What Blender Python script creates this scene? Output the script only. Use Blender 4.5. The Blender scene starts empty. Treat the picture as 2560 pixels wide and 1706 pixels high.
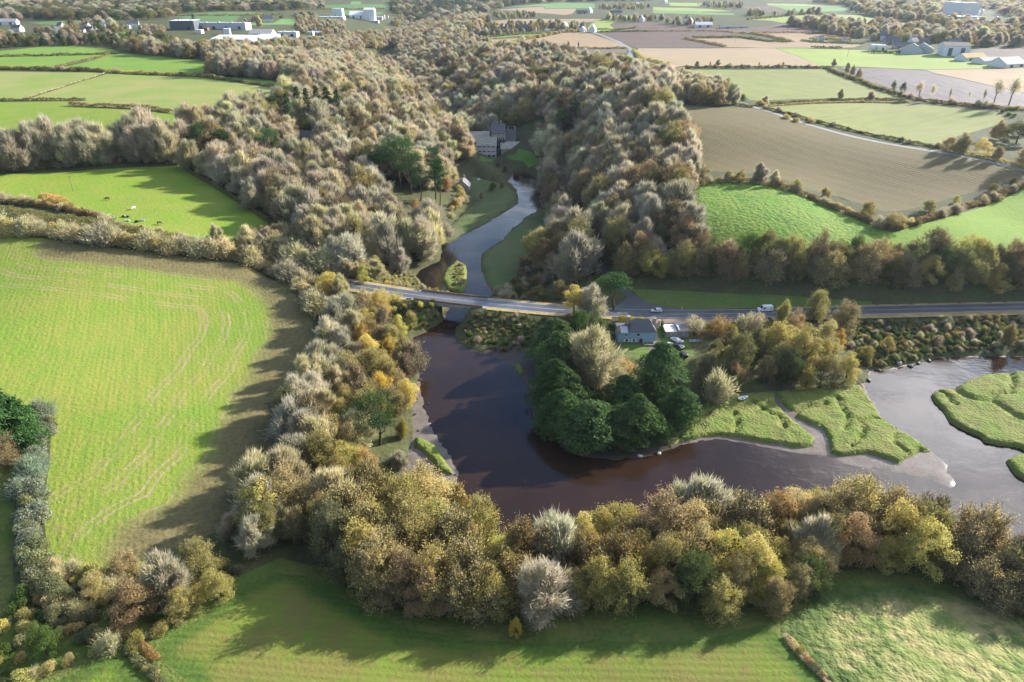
import bpy, math, random
import numpy as np
from mathutils import Vector, Matrix
from mathutils.geometry import delaunay_2d_cdt

scene = bpy.context.scene
COL = scene.collection
R_ = math.radians

# ------------------------------------------------------------------ camera
F, PITCH, CAMZ = 1707.0, R_(28.0), 120.0
cam_d = bpy.data.cameras.new("camera")
cam_d.sensor_width = 36.0
cam_d.lens = 36.0 * F / 2560.0
cam_d.clip_start, cam_d.clip_end = 1.0, 30000.0
cam = bpy.data.objects.new("camera", cam_d)
cam.location = (0, 0, CAMZ)
cam.rotation_euler = (math.pi / 2 - PITCH, 0, 0)
COL.objects.link(cam)
scene.camera = cam

# ------------------------------------------------------------------ light
SUN_AZ, SUN_EL = R_(58.0), R_(22.5)      # azimuth clockwise from the view direction (+Y)
sun_d = bpy.data.lights.new("sun", 'SUN')
sun_d.energy, sun_d.angle, sun_d.color = 5.0, R_(0.5), (1.0, 0.94, 0.85)
sun = bpy.data.objects.new("sun", sun_d)
sv = Vector((math.sin(SUN_AZ) * math.cos(SUN_EL), math.cos(SUN_AZ) * math.cos(SUN_EL), math.sin(SUN_EL)))
sun.rotation_euler = sv.to_track_quat('Z', 'Y').to_euler()
sun.location = sv * 500
COL.objects.link(sun)

world = bpy.data.worlds.new("World")
scene.world = world
world.use_nodes = True
wn, wl = world.node_tree.nodes, world.node_tree.links
wn.clear()
wo = wn.new("ShaderNodeOutputWorld")
bg = wn.new("ShaderNodeBackground")
bg.inputs["Strength"].default_value = 0.095
sky = wn.new("ShaderNodeTexSky")
sky.sky_type = 'NISHITA'
sky.sun_disc = False
sky.sun_elevation = SUN_EL
sky.sun_rotation = SUN_AZ
sky.altitude, sky.air_density, sky.dust_density, sky.ozone_density = 60, 1.0, 0.1, 5.0
# broken cloud cover spread evenly over the whole sky
tc = wn.new("ShaderNodeTexCoord")
sep = wn.new("ShaderNodeSeparateXYZ")
wl.new(tc.outputs["Generated"], sep.inputs[0])
zm = wn.new("ShaderNodeMath"); zm.operation = 'MAXIMUM'; zm.inputs[1].default_value = 0.06
wl.new(sep.outputs[2], zm.inputs[0])
dv = wn.new("ShaderNodeVectorMath"); dv.operation = 'SCALE'
iv = wn.new("ShaderNodeMath"); iv.operation = 'DIVIDE'; iv.inputs[0].default_value = 1.0
wl.new(zm.outputs[0], iv.inputs[1])
wl.new(tc.outputs["Generated"], dv.inputs[0]); wl.new(iv.outputs[0], dv.inputs["Scale"])
cn = wn.new("ShaderNodeTexNoise"); cn.inputs["Scale"].default_value = 0.9; cn.inputs["Detail"].default_value = 7
cn.inputs["Roughness"].default_value = 0.55
cm = wn.new("ShaderNodeMapping"); cm.inputs["Location"].default_value = (11.9, 0.0, 0.0)
wl.new(dv.outputs[0], cm.inputs[0]); wl.new(cm.outputs[0], cn.inputs["Vector"])
cr = wn.new("ShaderNodeMapRange"); cr.interpolation_type = 'SMOOTHSTEP'
cr.inputs["From Min"].default_value = 0.455; cr.inputs["From Max"].default_value = 0.68
cr.inputs["To Max"].default_value = 0.85
wl.new(cn.outputs[0], cr.inputs["Value"])
mx = wn.new("ShaderNodeMix"); mx.data_type = 'RGBA'
wl.new(cr.outputs[0], mx.inputs["Factor"])
wl.new(sky.outputs[0], mx.inputs["A"])
# clouds scatter sunlight forward: brighter towards the sun
dt = wn.new("ShaderNodeVectorMath"); dt.operation = 'DOT_PRODUCT'; dt.inputs[1].default_value = sv
wl.new(tc.outputs["Generated"], dt.inputs[0])
d0 = wn.new("ShaderNodeMath"); d0.operation = 'MAXIMUM'; d0.inputs[1].default_value = 0.0; wl.new(dt.outputs["Value"], d0.inputs[0])
d1 = wn.new("ShaderNodeMath"); d1.operation = 'POWER'; d1.inputs[1].default_value = 6.0; wl.new(d0.outputs[0], d1.inputs[0])
d2 = wn.new("ShaderNodeMath"); d2.operation = 'MULTIPLY_ADD'; d2.inputs[1].default_value = 40.0; d2.inputs[2].default_value = 6.0; wl.new(d1.outputs[0], d2.inputs[0])
cs = wn.new("ShaderNodeVectorMath"); cs.operation = 'SCALE'; cs.inputs[0].default_value = (1.0, 1.0, 1.03); wl.new(d2.outputs[0], cs.inputs["Scale"])
wl.new(cs.outputs[0], mx.inputs["B"])
wl.new(mx.outputs["Result"], bg.inputs["Color"])
wl.new(bg.outputs[0], wo.inputs["Surface"])

scene.view_settings.view_transform = 'Standard'
scene.view_settings.look = 'None'
scene.view_settings.gamma = 1.0
scene.view_settings.use_curve_mapping = False
scene.view_settings.exposure = 1.5
scene.render.engine = 'CYCLES'
cy = scene.cycles
cy.max_bounces, cy.diffuse_bounces, cy.glossy_bounces = 6, 3, 3
cy.transmission_bounces, cy.transparent_max_bounces, cy.volume_bounces = 3, 8, 0
cy.caustics_reflective = cy.caustics_refractive = False
cy.use_denoising = True

# ------------------------------------------------------------------ projection helpers
SP, CP = math.sin(PITCH), math.cos(PITCH)

def rays(px):
    px = np.asarray(px, float)
    u, v = (px[:, 0] - 1280) / F, (px[:, 1] - 853) / F
    return np.stack([u, CP - v * SP, -SP - v * CP], 1)

def at(px, z=0.0):
    """world points of pixels on the level z (z may be an array)"""
    d = rays(px)
    t = (np.asarray(z, float) - CAMZ) / d[:, 2]
    return d[:, :2] * t[:, None]

def project(x, y, z):
    x, y, z = np.asarray(x, float), np.asarray(y, float), np.asarray(z, float) - CAMZ
    dep = y * CP - z * SP
    up = y * SP + z * CP
    return 1280 + F * x / dep, 853 - F * up / dep, dep

def seg_dist(x, y, poly, closed=True):
    P = np.asarray(poly, float)
    A, B = (P, np.roll(P, -1, 0)) if closed else (P[:-1], P[1:])
    best = np.full(x.shape, 1e18)
    tb = np.zeros(x.shape); ib = np.zeros(x.shape, int)
    for k in range(len(A)):
        ax, ay = A[k]; dx, dy = B[k] - A[k]
        L = dx * dx + dy * dy + 1e-12
        t = np.clip(((x - ax) * dx + (y - ay) * dy) / L, 0, 1)
        d = (x - ax - t * dx) ** 2 + (y - ay - t * dy) ** 2
        m = d < best
        best = np.where(m, d, best); tb = np.where(m, t, tb); ib = np.where(m, k, ib)
    return np.sqrt(best), ib, tb

def inside(x, y, poly):
    P = np.asarray(poly, float)
    c = np.zeros(x.shape, bool)
    bx = (x >= P[:, 0].min()) & (x <= P[:, 0].max()) & (y >= P[:, 1].min()) & (y <= P[:, 1].max())
    if not bx.any():
        return c
    xs, ys = x[bx], y[bx]
    r = np.zeros(xs.shape, bool)
    j = len(P) - 1
    for i in range(len(P)):
        xi, yi = P[i]; xj, yj = P[j]
        m = ((yi > ys) != (yj > ys)) & (xs < (xj - xi) * (ys - yi) / (yj - yi + 1e-15) + xi)
        r ^= m
        j = i
    c[bx] = r
    return c

def sst(a, b, v):
    t = np.clip((v - a) / (b - a), 0, 1)
    return t * t * (3 - 2 * t)

def vnoise(x, y, s=1.0, seed=0):
    x = np.asarray(x, float) / s + seed * 17.3; y = np.asarray(y, float) / s - seed * 9.1
    xi, yi = np.floor(x), np.floor(y)
    fx, fy = x - xi, y - yi
    fx, fy = fx * fx * (3 - 2 * fx), fy * fy * (3 - 2 * fy)
    def h(a, b):
        q = np.sin(a * 127.1 + b * 311.7 + seed * 74.7) * 43758.5453
        return q - np.floor(q)
    return (h(xi, yi) * (1 - fx) + h(xi + 1, yi) * fx) * (1 - fy) + (h(xi, yi + 1) * (1 - fx) + h(xi + 1, yi + 1) * fx) * fy

# ------------------------------------------------------------------ water, marsh and mud outlines (photo pixels on water level)
RIVER = [(1289,440),(1267,453),(1285,468),(1298,490),(1296,508),(1270,526),(1234,548),(1197,570),(1161,588),(1139,601),(1104,612),(1102,639),(1099,654),(1069,665),(1047,676),(1040,691),(1062,716),(1084,728),(1100,748),(1122,769),(1106,804),(1062,831),(1031,844),(1022,873),(1028,899),(1047,921),(1049,950),(1056,985),(1062,1020),(1085,1075),(1125,1135),(1147,1180),(1146,1262),(1180,1340),(1240,1392),(1340,1395),(1480,1362),(1620,1345),(1690,1292),(1765,1290),(1850,1300),(2000,1300),(2150,1320),(2300,1350),(2440,1395),(2560,1455),(2800,1560),(2900,1500),(2900,880),(2560,892),(2467,892),(2394,893),(2343,895),(2321,903),(2285,910),(2259,915),(2219,926),(2179,925),(2171,935),(2175,954),(2153,961),(2171,983),(2190,1012),(2204,1041),(2230,1060),(2285,1093),(2343,1140),(2372,1165),(2372,1180),(2393,1216),(2376,1227),(2321,1200),(2241,1182),(2168,1171),(2117,1162),(2080,1149),(2050,1138),(2022,1137),(1978,1131),(1919,1120),(1864,1109),(1791,1100),(1700,1113),(1636,1138),(1566,1150),(1480,1150),(1410,1130),(1372,1092),(1342,1062),(1332,1030),(1329,1001),(1325,968),(1307,946),(1292,939),(1287,921),(1270,905),(1256,894),(1215,886),(1168,872),(1142,857),(1137,837),(1142,818),(1164,793),(1175,778),(1200,758),(1234,735),(1215,709),(1203,676),(1203,636),(1226,617),(1259,599),(1281,570),(1292,567),(1310,545),(1340,530),(1356,517),(1351,501),(1354,475),(1351,457),(1332,438),(1312,432)]
MARSH = [
 [(1655,1128),(1700,1096),(1735,1040),(1770,1003),(1850,990),(1936,985),(1936,1006),(1952,1026),(1966,1043),(1992,1063),(2015,1082),(2036,1099),(2032,1118),(2000,1122),(1940,1113),(1870,1101),(1800,1091),(1760,1095),(1735,1100),(1700,1106)],
 [(1937,985),(2000,978),(2100,968),(2150,968),(2168,990),(2187,1018),(2201,1046),(2227,1066),(2282,1099),(2330,1133),(2300,1130),(2265,1150),(2248,1163),(2212,1150),(2168,1137),(2102,1143),(2075,1135),(2070,1100),(2055,1076),(2018,1061),(1986,1044),(1996,1034),(1975,1030),(1958,1016),(1948,1000)],
 [(2326,992),(2340,979),(2380,976),(2416,956),(2460,941),(2504,937),(2530,934),(2560,932),(2800,920),(2800,1230),(2560,1127),(2541,1120),(2504,1116),(2460,1109),(2449,1094),(2413,1080),(2372,1056),(2358,1030),(2331,1003)],
 [(2513,1154),(2537,1142),(2560,1136),(2750,1120),(2750,1290),(2560,1203),(2537,1189),(2521,1168)],
 [(1104,705),(1113,680),(1142,654),(1168,669),(1166,716),(1157,734),(1120,727)],
 [(1037,1095),(1060,1102),(1090,1118),(1106,1143),(1137,1190),(1125,1190),(1095,1182),(1080,1155),(1050,1130),(1035,1120)],
 [(979,1204),(1030,1192),(1060,1189),(1055,1197),(1045,1209),(1030,1222),(1004,1230)],
 [(1285,915),(1300,914),(1314,930),(1300,937)],
]
RIVERMEADOW = [
 [(1150,472),(1186,443),(1234,458),(1263,466),(1283,479),(1294,494),(1291,508),(1266,524),(1232,545),(1195,567),(1159,585),(1137,597),(1108,606),(1095,590),(1130,560),(1165,530),(1195,500),(1165,485)],
 [(1360,523),(1342,533),(1312,548),(1294,570),(1283,574),(1261,602),(1228,620),(1206,638),(1206,676),(1218,708),(1236,732),(1290,745),(1312,690),(1337,640),(1377,600),(1377,550)],
]
MUD = [
 [(1047,921),(1049,950),(1056,985),(1062,1020),(1085,1075),(1125,1135),(1147,1180),(1146,1262),(1140,1272),(1060,1270),(1005,1255),(1000,1225),(985,1200),(1020,1150),(1030,1090),(1033,1010),(1040,970)],
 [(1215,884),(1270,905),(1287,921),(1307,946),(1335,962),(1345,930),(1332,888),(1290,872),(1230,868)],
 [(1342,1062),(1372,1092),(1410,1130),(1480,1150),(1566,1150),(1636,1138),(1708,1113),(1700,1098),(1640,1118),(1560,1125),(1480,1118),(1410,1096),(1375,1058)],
 [(1655,1132),(1700,1094),(1735,1036),(1770,998),(1850,985),(2150,962),(2171,983),(2190,1012),(2204,1041),(2230,1060),(2285,1093),(2343,1140),(2372,1165),(2372,1180),(2393,1216),(2376,1227),(2321,1200),(2241,1182),(2168,1171),(2117,1162),(2080,1149),(2050,1138),(2022,1137),(1978,1131),(1919,1120),(1864,1109),(1791,1100),(1700,1113)],
 [(1690,1290),(1765,1288),(1775,1350),(1700,1360)],
]
CREEKS = [([(1992,1032),(2022,1023),(2047,1021),(2065,1014)],1.2),([(1836,1040),(1842,1060),(1838,1085)],0.8),([(1700,1080),(1745,1060),(1770,1040)],0.8),
 ([(2382,972),(2394,987),(2418,998),(2445,1006),(2474,1008),(2482,1011),(2503,1023),(2541,1048),(2560,1055),(2700,1110)],2.0),
 ([(2350,985),(2369,996),(2374,1010),(2388,1017)],1.1),([(2476,1004),(2483,990),(2522,988),(2524,983),(2531,956),(2526,940)],1.1),
 ([(2250,1080),(2230,1110),(2262,1135)],0.8),([(2090,1000),(2120,1050),(2110,1080)],0.7),([(1960,1075),(1950,1050),(1910,1035),(1880,1010)],0.7),([(2130,1120),(2160,1090),(2150,1060),(2190,1050)],0.7)]
river = at(RIVER)
marsh = [at(p) for p in MARSH]
rmead = [at(p) for p in RIVERMEADOW]
mud = [at(p) for p in MUD]
creeks = [(at(p), w) for p, w in CREEKS]
VALLEY = np.array([(4, 452), (-10, 500), (-28, 575), (-60, 660), (-140, 900), (-215, 1245), (-260, 1700), (-200, 2400)], float)
low_polys = [river] + marsh + rmead + mud

# plateau height P and slope width W at points of the land: x, y, P, W
CP_ = np.array([(-230,215,24,240),(-90,215,16,200),(-60,130,11,80),(-180,320,27,190),(-330,330,33,190),(-250,560,38,140),(-500,520,40,150),(-420,900,44,200),
 (170,310,22,95),(120,330,28,68),(260,300,21,120),(270,400,33,150),(120,480,42,90),(180,560,41,110),(420,620,42,150),(420,860,44,200),(110,1000,42,200),
 (0,95,9,60),(100,110,9.5,55),(-90,100,11,70),(200,130,9,60),(45,222,3.2,30),(70,215,3.0,40),(120,205,3.0,40),(60,190,2.0,40),(300,230,8,60),
 (700,700,44,200),(-900,900,46,200),(0,1800,48,250),(900,1500,52,250),(-700,1800,50,250),(0,4000,56,300),(2500,3500,62,300),(-2500,3500,58,300)], float)

def H0(x, y):
    x = np.asarray(x, float); y = np.asarray(y, float)
    wsum = np.zeros(x.shape); P = np.zeros(x.shape); W = np.zeros(x.shape)
    for cx, cy_, p, w in CP_:
        s = 30 + 0.12 * math.hypot(cx, cy_)
        k = 1.0 / ((((x - cx) ** 2 + (y - cy_) ** 2) / (s * s)) ** 1.6 + 0.02)
        wsum += k; P += k * p; W += k * w
    P /= wsum; W /= wsum
    far = sst(500, 1100, np.hypot(x, y))
    P = P + far * 7 * (vnoise(x, y, 700, 3) - 0.5) * 2 + 3.0 * far * (vnoise(x, y, 240, 5) - 0.5)
    dr, _, _ = seg_dist(x, y, river); inr = inside(x, y, river)
    d = np.where(inr, 0, dr)
    inlow = inr.copy()
    dm = np.zeros(x.shape)
    for i, q in enumerate(marsh + rmead + mud):
        dq, _, _ = seg_dist(x, y, q); iq = inside(x, y, q)
        d = np.where(iq, 0, np.minimum(d, dq)); inlow |= iq
        if i < len(marsh) + len(rmead):
            dm = np.where(iq, np.maximum(dm, dq), dm)
    dv_, iv_, tv_ = seg_dist(x, y, VALLEY, False)
    d = np.minimum(d, np.maximum(dv_ - 4, 0))
    # the valley floor climbs upstream
    fl = np.clip((y - 480) * 0.011, 0, 16)
    t = np.clip(d / W, 0, 1)
    h = 0.05 + fl + 0.45 * (1 - np.exp(-d / 1.2)) + (P - fl) * (1.75 * t - 0.75 * t * t) * np.where(t < 1, 1, 1)
    h = h + np.clip(d / 30, 0, 1) * 0.5 * (vnoise(x, y, 26, 1) - 0.5)
    # mud and marsh levels
    low = 0.03 + np.minimum(dr * 0.035, 0.28)
    cf = np.ones(x.shape)
    for q, w in creeks:
        dc, _, _ = seg_dist(x, y, q, False)
        cf = np.minimum(cf, sst(w * 0.35, w * 0.9 + 0.25, dc))
    low = low + 1.05 * sst(0, 0.8, dm) * cf + np.where(dm > 0, 0.45 * (vnoise(x, y, 2.2, 8) - 0.45) * sst(0.4, 2, dm) * cf, 0)
    h = np.where(inlow & ~inr, low, h)
    for q in marsh:                       # islands inside the river outline
        iq = inside(x, y, q); h = np.where(iq, low, h)
    rb = -0.10 - np.minimum(dr * 0.12, 1.5)
    isl = np.zeros(x.shape, bool)
    for q in marsh + rmead + mud:
        isl |= inside(x, y, q)
    h = np.where(inr & ~isl, rb, h)
    return h

def hit(px, Hf=None):
    """pixels -> points on the land (first crossing of the view ray)"""
    Hf = Hf or H
    d = rays(px)
    hd = np.hypot(d[:, 0], d[:, 1])
    lo = np.full(len(d), 40.0); found = np.zeros(len(d), bool)
    s = np.geomspace(50, 7000, 190)
    prev = np.full(len(d), 50.0); res = np.full(len(d), 7000.0)
    X = d[:, 0:1] / hd[:, None] * s; Y = d[:, 1:2] / hd[:, None] * s
    Z = CAMZ + d[:, 2:3] / hd[:, None] * s
    hh = Hf(X.ravel(), Y.ravel()).reshape(X.shape)
    below = Z < hh
    k = np.where(below.any(1), below.argmax(1), len(s) - 1)
    a = s[np.maximum(k - 1, 0)]; b = s[k]
    for _ in range(14):
        m = (a + b) / 2
        z = CAMZ + d[:, 2] / hd * m
        q = z < Hf(d[:, 0] / hd * m, d[:, 1] / hd * m)
        b = np.where(q, m, b); a = np.where(q, a, m)
    m = (a + b) / 2
    return np.stack([d[:, 0] / hd * m, d[:, 1] / hd * m], 1)

# ------------------------------------------------------------------ main road (centre line: pixel + level)
west_px = [(712,672),(725,675)]
wxy = hit(west_px, H0)
west = [(p[0], p[1], float(z) - 3.0) for p, z in zip(wxy, H0(wxy[:, 0], wxy[:, 1]))]
def lv(l):
    q = at([(a, b) for a, b, c in l], np.array([c for a, b, c in l]))
    return [(p[0], p[1], c) for p, (a, b, c) in zip(q, l)]
west[-1] = (west[-1][0], west[-1][1], 9.2)
west += lv([(795,693,8.6),(867,712,8.1),(950,724,7.5),(1010,734,7.1),(1062,741,6.8)])
east = lv([(1203,757,6.4),(1303,766,6.1),(1398,775,5.9),(1500,781,5.8),(1617,785,5.8),(1709,786,5.8),(1900,783,6.0),(2113,777,6.3),(2330,772,6.7),(2560,767,7.1),(2760,762,7.4),(3000,757,7.8)])
west, east = np.array(west), np.array(east)

def H(x, y):
    h = H0(x, y)
    x = np.asarray(x, float); y = np.asarray(y, float)
    dr = seg_dist(x, y, river)[0]
    inr = inside(x, y, river)
    g = np.where(inr, 0, sst(0.3, 3.5, dr))
    for rd in (west, east):
        near = (x > rd[:, 0].min() - 40) & (x < rd[:, 0].max() + 40) & (y > rd[:, 1].min() - 40) & (y < rd[:, 1].max() + 40)
        if not near.any():
            continue
        d, i, t = seg_dist(x[near], y[near], rd[:, :2], False)
        rz = rd[i, 2] * (1 - t) + rd[i + 1, 2] * t
        dz = np.abs(rz - h[near])
        w = (1 - sst(5.6, 7.6 + 1.7 * dz, d)) * g[near]
        h[near] = h[near] * (1 - w) + (rz - 0.12) * w
    return h

def Hs(x, y):
    return float(H(np.array([x], float), np.array([y], float))[0])

def hit1(px, py):
    q = hit([(px, py)])[0]
    return float(q[0]), float(q[1]), Hs(q[0], q[1])
# ------------------------------------------------------------------ cached relief (polar raster round the camera)
NT, NR = 300, 470
TH = np.linspace(R_(-66), R_(66), NT)
RR = np.geomspace(28, 9500, NR)
GX = (RR[:, None] * np.sin(TH)[None]).ravel()
GY = (RR[:, None] * np.cos(TH)[None]).ravel()
GH = H(GX, GY)
GH2 = GH.reshape(NR, NT)
LR0, LRS = math.log(RR[0]), (NR - 1) / math.log(RR[-1] / RR[0])

def Hc(x, y):
    x = np.asarray(x, float); y = np.asarray(y, float)
    a = np.clip((np.arctan2(x, y) - TH[0]) / (TH[1] - TH[0]), 0, NT - 1.001)
    b = np.clip((np.log(np.maximum(np.hypot(x, y), 1)) - LR0) * LRS, 0, NR - 1.001)
    i, j = b.astype(int), a.astype(int); fi, fj = b - i, a - j
    return (GH2[i, j] * (1 - fj) + GH2[i, j + 1] * fj) * (1 - fi) + (GH2[i + 1, j] * (1 - fj) + GH2[i + 1, j + 1] * fj) * fi

def ground(px):
    return hit(px, Hc)

# ------------------------------------------------------------------ object helpers
def tag(o, label=None, cat=None, group=None, kind=None):
    for k, v in (("label", label), ("category", cat), ("group", group), ("kind", kind)):
        if v:
            o[k] = v
    return o

def link(name, data, parent=None, loc=None, rotz=None):
    o = bpy.data.objects.new(name, data)
    COL.objects.link(o)
    if parent is not None:
        o.parent = parent
    if loc is not None:
        o.location = loc
    if rotz is not None:
        o.rotation_euler[2] = rotz
    return o

def mesh_np(name, V, Fs, mat=None, smooth=False, attrs=None, midx=None):
    """V (N,3); Fs (M,k)"""
    V = np.ascontiguousarray(V, np.float32); Fs = np.ascontiguousarray(Fs, np.int32)
    me = bpy.data.meshes.new(name)
    k = Fs.shape[1]
    me.vertices.add(len(V)); me.vertices.foreach_set("co", V.ravel())
    me.loops.add(Fs.size); me.loops.foreach_set("vertex_index", Fs.ravel())
    me.polygons.add(len(Fs)); me.polygons.foreach_set("loop_start", np.arange(0, Fs.size, k, dtype=np.int32))
    for an, av in (attrs or {}).items():
        at_ = me.attributes.new(an, 'FLOAT', 'POINT')
        at_.data.foreach_set("value", np.ascontiguousarray(av, np.float32))
    me.update(calc_edges=True); me.validate()
    if smooth:
        me.polygons.foreach_set("use_smooth", np.ones(len(Fs), bool))
    if mat:
        for m in (mat if isinstance(mat, (list, tuple)) else [mat]):
            me.materials.append(m)
    if midx is not None:
        me.polygons.foreach_set("material_index", np.ascontiguousarray(midx, np.int32))
    return me

# ------------------------------------------------------------------ material helpers
class NT_:
    def __init__(self, name):
        self.m = bpy.data.materials.new(name); self.m.use_nodes = True
        self.t = self.m.node_tree; self.n = self.t.nodes; self.l = self.t.links
        self.n.clear()
        self.out = self.n.new("ShaderNodeOutputMaterial")
    def add(self, typ, **kw):
        nd = self.n.new(typ)
        for k, v in kw.items():
            setattr(nd, k, v)
        return nd
    def set(self, nd, **kw):
        for k, v in kw.items():
            s = nd.inputs[k.replace("_", " ")]
            if hasattr(v, "links") or isinstance(v, bpy.types.NodeSocket):
                self.l.new(v, s)
            else:
                s.default_value = v
        return nd
    def math(self, op, a, b=None, c=None):
        nd = self.add("ShaderNodeMath", operation=op)
        for i, v in enumerate((a, b, c)):
            if v is None: continue
            if isinstance(v, bpy.types.NodeSocket): self.l.new(v, nd.inputs[i])
            else: nd.inputs[i].default_value = v
        return nd.outputs[0]
    def mix(self, f, a, b, blend='MIX'):
        nd = self.add("ShaderNodeMix", data_type='RGBA', blend_type=blend)
        for k, v in (("Factor", f), ("A", a), ("B", b)):
            if isinstance(v, bpy.types.NodeSocket): self.l.new(v, nd.inputs[k])
            else: nd.inputs[k].default_value = (v if k == "Factor" else (*v[:3], 1))
        return nd.outputs["Result"]
    def rng(self, v, a, b, lo=0.0, hi=1.0, smooth=True):
        nd = self.add("ShaderNodeMapRange", interpolation_type='SMOOTHSTEP' if smooth else 'LINEAR')
        nd.inputs["From Min"].default_value, nd.inputs["From Max"].default_value = a, b
        nd.inputs["To Min"].default_value, nd.inputs["To Max"].default_value = lo, hi
        self.l.new(v, nd.inputs["Value"])
        return nd.outputs[0]
    def noise(self, vec, scale, detail=3, rough=0.55):
        nd = self.add("ShaderNodeTexNoise")
        self.l.new(vec, nd.inputs["Vector"])
        nd.inputs["Scale"].default_value, nd.inputs["Detail"].default_value, nd.inputs["Roughness"].default_value = scale, detail, rough
        return nd.outputs[0]
    def bsdf(self, color, rough=0.8, spec=0.2, normal=None, metal=0.0):
        nd = self.add("ShaderNodeBsdfPrincipled")
        for k, v in (("Base Color", color), ("Roughness", rough), ("Specular IOR Level", spec), ("Metallic", metal)):
            if isinstance(v, bpy.types.NodeSocket): self.l.new(v, nd.inputs[k])
            else: nd.inputs[k].default_value = ((*v[:3], 1) if k == "Base Color" else v)
        if normal is not None:
            self.l.new(normal, nd.inputs["Normal"])
        self.l.new(nd.outputs[0], self.out.inputs["Surface"])
        return nd

def land_mat(name, c1, c2, c3=None, patch=25.0, tuft=1.3, stripe=None, edge=None, bump=0.25, c3amt=0.5, lines=None, rough=0.9, sine=0.4):
    """c1/c2 mottled by patches, c3 tufts; stripe=(angle, spacing m, colour, strength); edge=(colour, from m, to m, strength);
    lines=(colour, spacing m, width m, until m): wheel tracks that follow the field edge"""
    M = NT_(name)
    P = M.add("ShaderNodeTexCoord").outputs["Object"]
    n1 = M.noise(P, 1 / patch, 4, 0.6)
    n2 = M.noise(P, 1 / tuft, 3, 0.6)
    n3 = M.noise(P, 1 / (tuft * 5), 3, 0.6)
    col = M.mix(M.rng(n1, 0.36, 0.64), c1, c2)
    col = M.mix(M.math('MULTIPLY', M.rng(n2, 0.42, 0.62), M.rng(n3, 0.35, 0.65, 0.35, 1.0)), col, M.mix(1.0, col, c3 or tuple(k * 0.6 for k in c1)) if not c3 else c3) if c3amt >= 1 else \
        M.mix(M.math('MULTIPLY', M.math('MULTIPLY', M.rng(n2, 0.42, 0.62), M.rng(n3, 0.35, 0.65, 0.3, 1.0)), c3amt), col, c3 or tuple(k * 0.5 for k in c1))
    hgt = n2
    if stripe:
        ang, sp, sc, ss = stripe
        mp = M.add("ShaderNodeMapping"); M.l.new(P, mp.inputs[0]); mp.inputs["Rotation"].default_value = (0, 0, -ang)
        sx = M.add("ShaderNodeSeparateXYZ"); M.l.new(mp.outputs[0], sx.inputs[0])
        wob = M.math('MULTIPLY_ADD', M.noise(P, 1 / 40.0, 1), sp * 0.7, sx.outputs[1])
        w = M.math('SINE', M.math('MULTIPLY', wob, 2 * math.pi / sp))
        w2 = M.math('SINE', M.math('MULTIPLY', wob, 2 * math.pi / (sp * 3.7)))
        w = M.math('ADD', M.math('MULTIPLY', w, 0.6), M.math('MULTIPLY', w2, 0.4))
        mp2 = M.add("ShaderNodeMapping"); M.l.new(mp.outputs[0], mp2.inputs[0]); mp2.inputs["Scale"].default_value = (0.05, 1 / (sp * 0.8), 0)
        ns = M.noise(mp2.outputs[0], 1.0, 4, 0.6)
        f = M.math('MULTIPLY', M.math('ADD', M.math('MULTIPLY', M.rng(w, 0.1, 0.9), sine), M.rng(ns, 0.4, 0.65, 0, 0.8)), ss)
        col = M.mix(f, col, sc)
        hgt = M.math('MULTIPLY_ADD', w, 0.62 * sine, hgt)
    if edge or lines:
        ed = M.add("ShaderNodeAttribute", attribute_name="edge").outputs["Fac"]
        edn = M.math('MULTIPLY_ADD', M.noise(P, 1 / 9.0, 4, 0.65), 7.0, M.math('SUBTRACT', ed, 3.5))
    if lines:
        lc, sp, wd, until = lines
        ph = M.math('FLOORED_MODULO', M.math('ADD', ed, sp * 0.5), sp)
        dist = M.math('ABSOLUTE', M.math('SUBTRACT', ph, sp * 0.5))
        two = M.math('ABSOLUTE', M.math('SUBTRACT', dist, 1.0))
        f = M.math('MULTIPLY', M.rng(two, wd * 0.5, wd, 1, 0), M.rng(edn, until * 0.8, until, 1, 0))
        f = M.math('MULTIPLY', f, M.rng(M.noise(P, 1 / 12.0, 3), 0.36, 0.6, 0.05, 0.8))
        col = M.mix(f, col, lc)
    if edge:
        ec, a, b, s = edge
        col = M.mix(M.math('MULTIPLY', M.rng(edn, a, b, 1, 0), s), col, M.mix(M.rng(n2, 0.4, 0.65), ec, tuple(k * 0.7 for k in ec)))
    bp = M.add("ShaderNodeBump"); bp.inputs["Strength"].default_value = 1.0; bp.inputs["Distance"].default_value = bump
    M.l.new(hgt, bp.inputs["Height"])
    M.bsdf(col, rough, 0.15, bp.outputs[0])
    return M.m

def flat(name, col, rough=0.7, spec=0.3, metal=0.0, var=0.25, scale=1.5, col2=None, bump=0.0):
    M = NT_(name)
    P = M.add("ShaderNodeTexCoord").outputs["Object"]
    n = M.noise(P, scale, 4, 0.6)
    c = M.mix(M.rng(n, 0.35, 0.65), col, col2 or tuple(k * (1 - var) for k in col))
    nm = None
    if bump:
        bp = M.add("ShaderNodeBump"); bp.inputs["Distance"].default_value = bump
        M.l.new(n, bp.inputs["Height"]); nm = bp.outputs[0]
    M.bsdf(c, rough, spec, nm, metal)
    return M.m

def along(a, b):
    q = ground([a, b]); return math.atan2(q[1][1] - q[0][1], q[1][0] - q[0][0])

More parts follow.
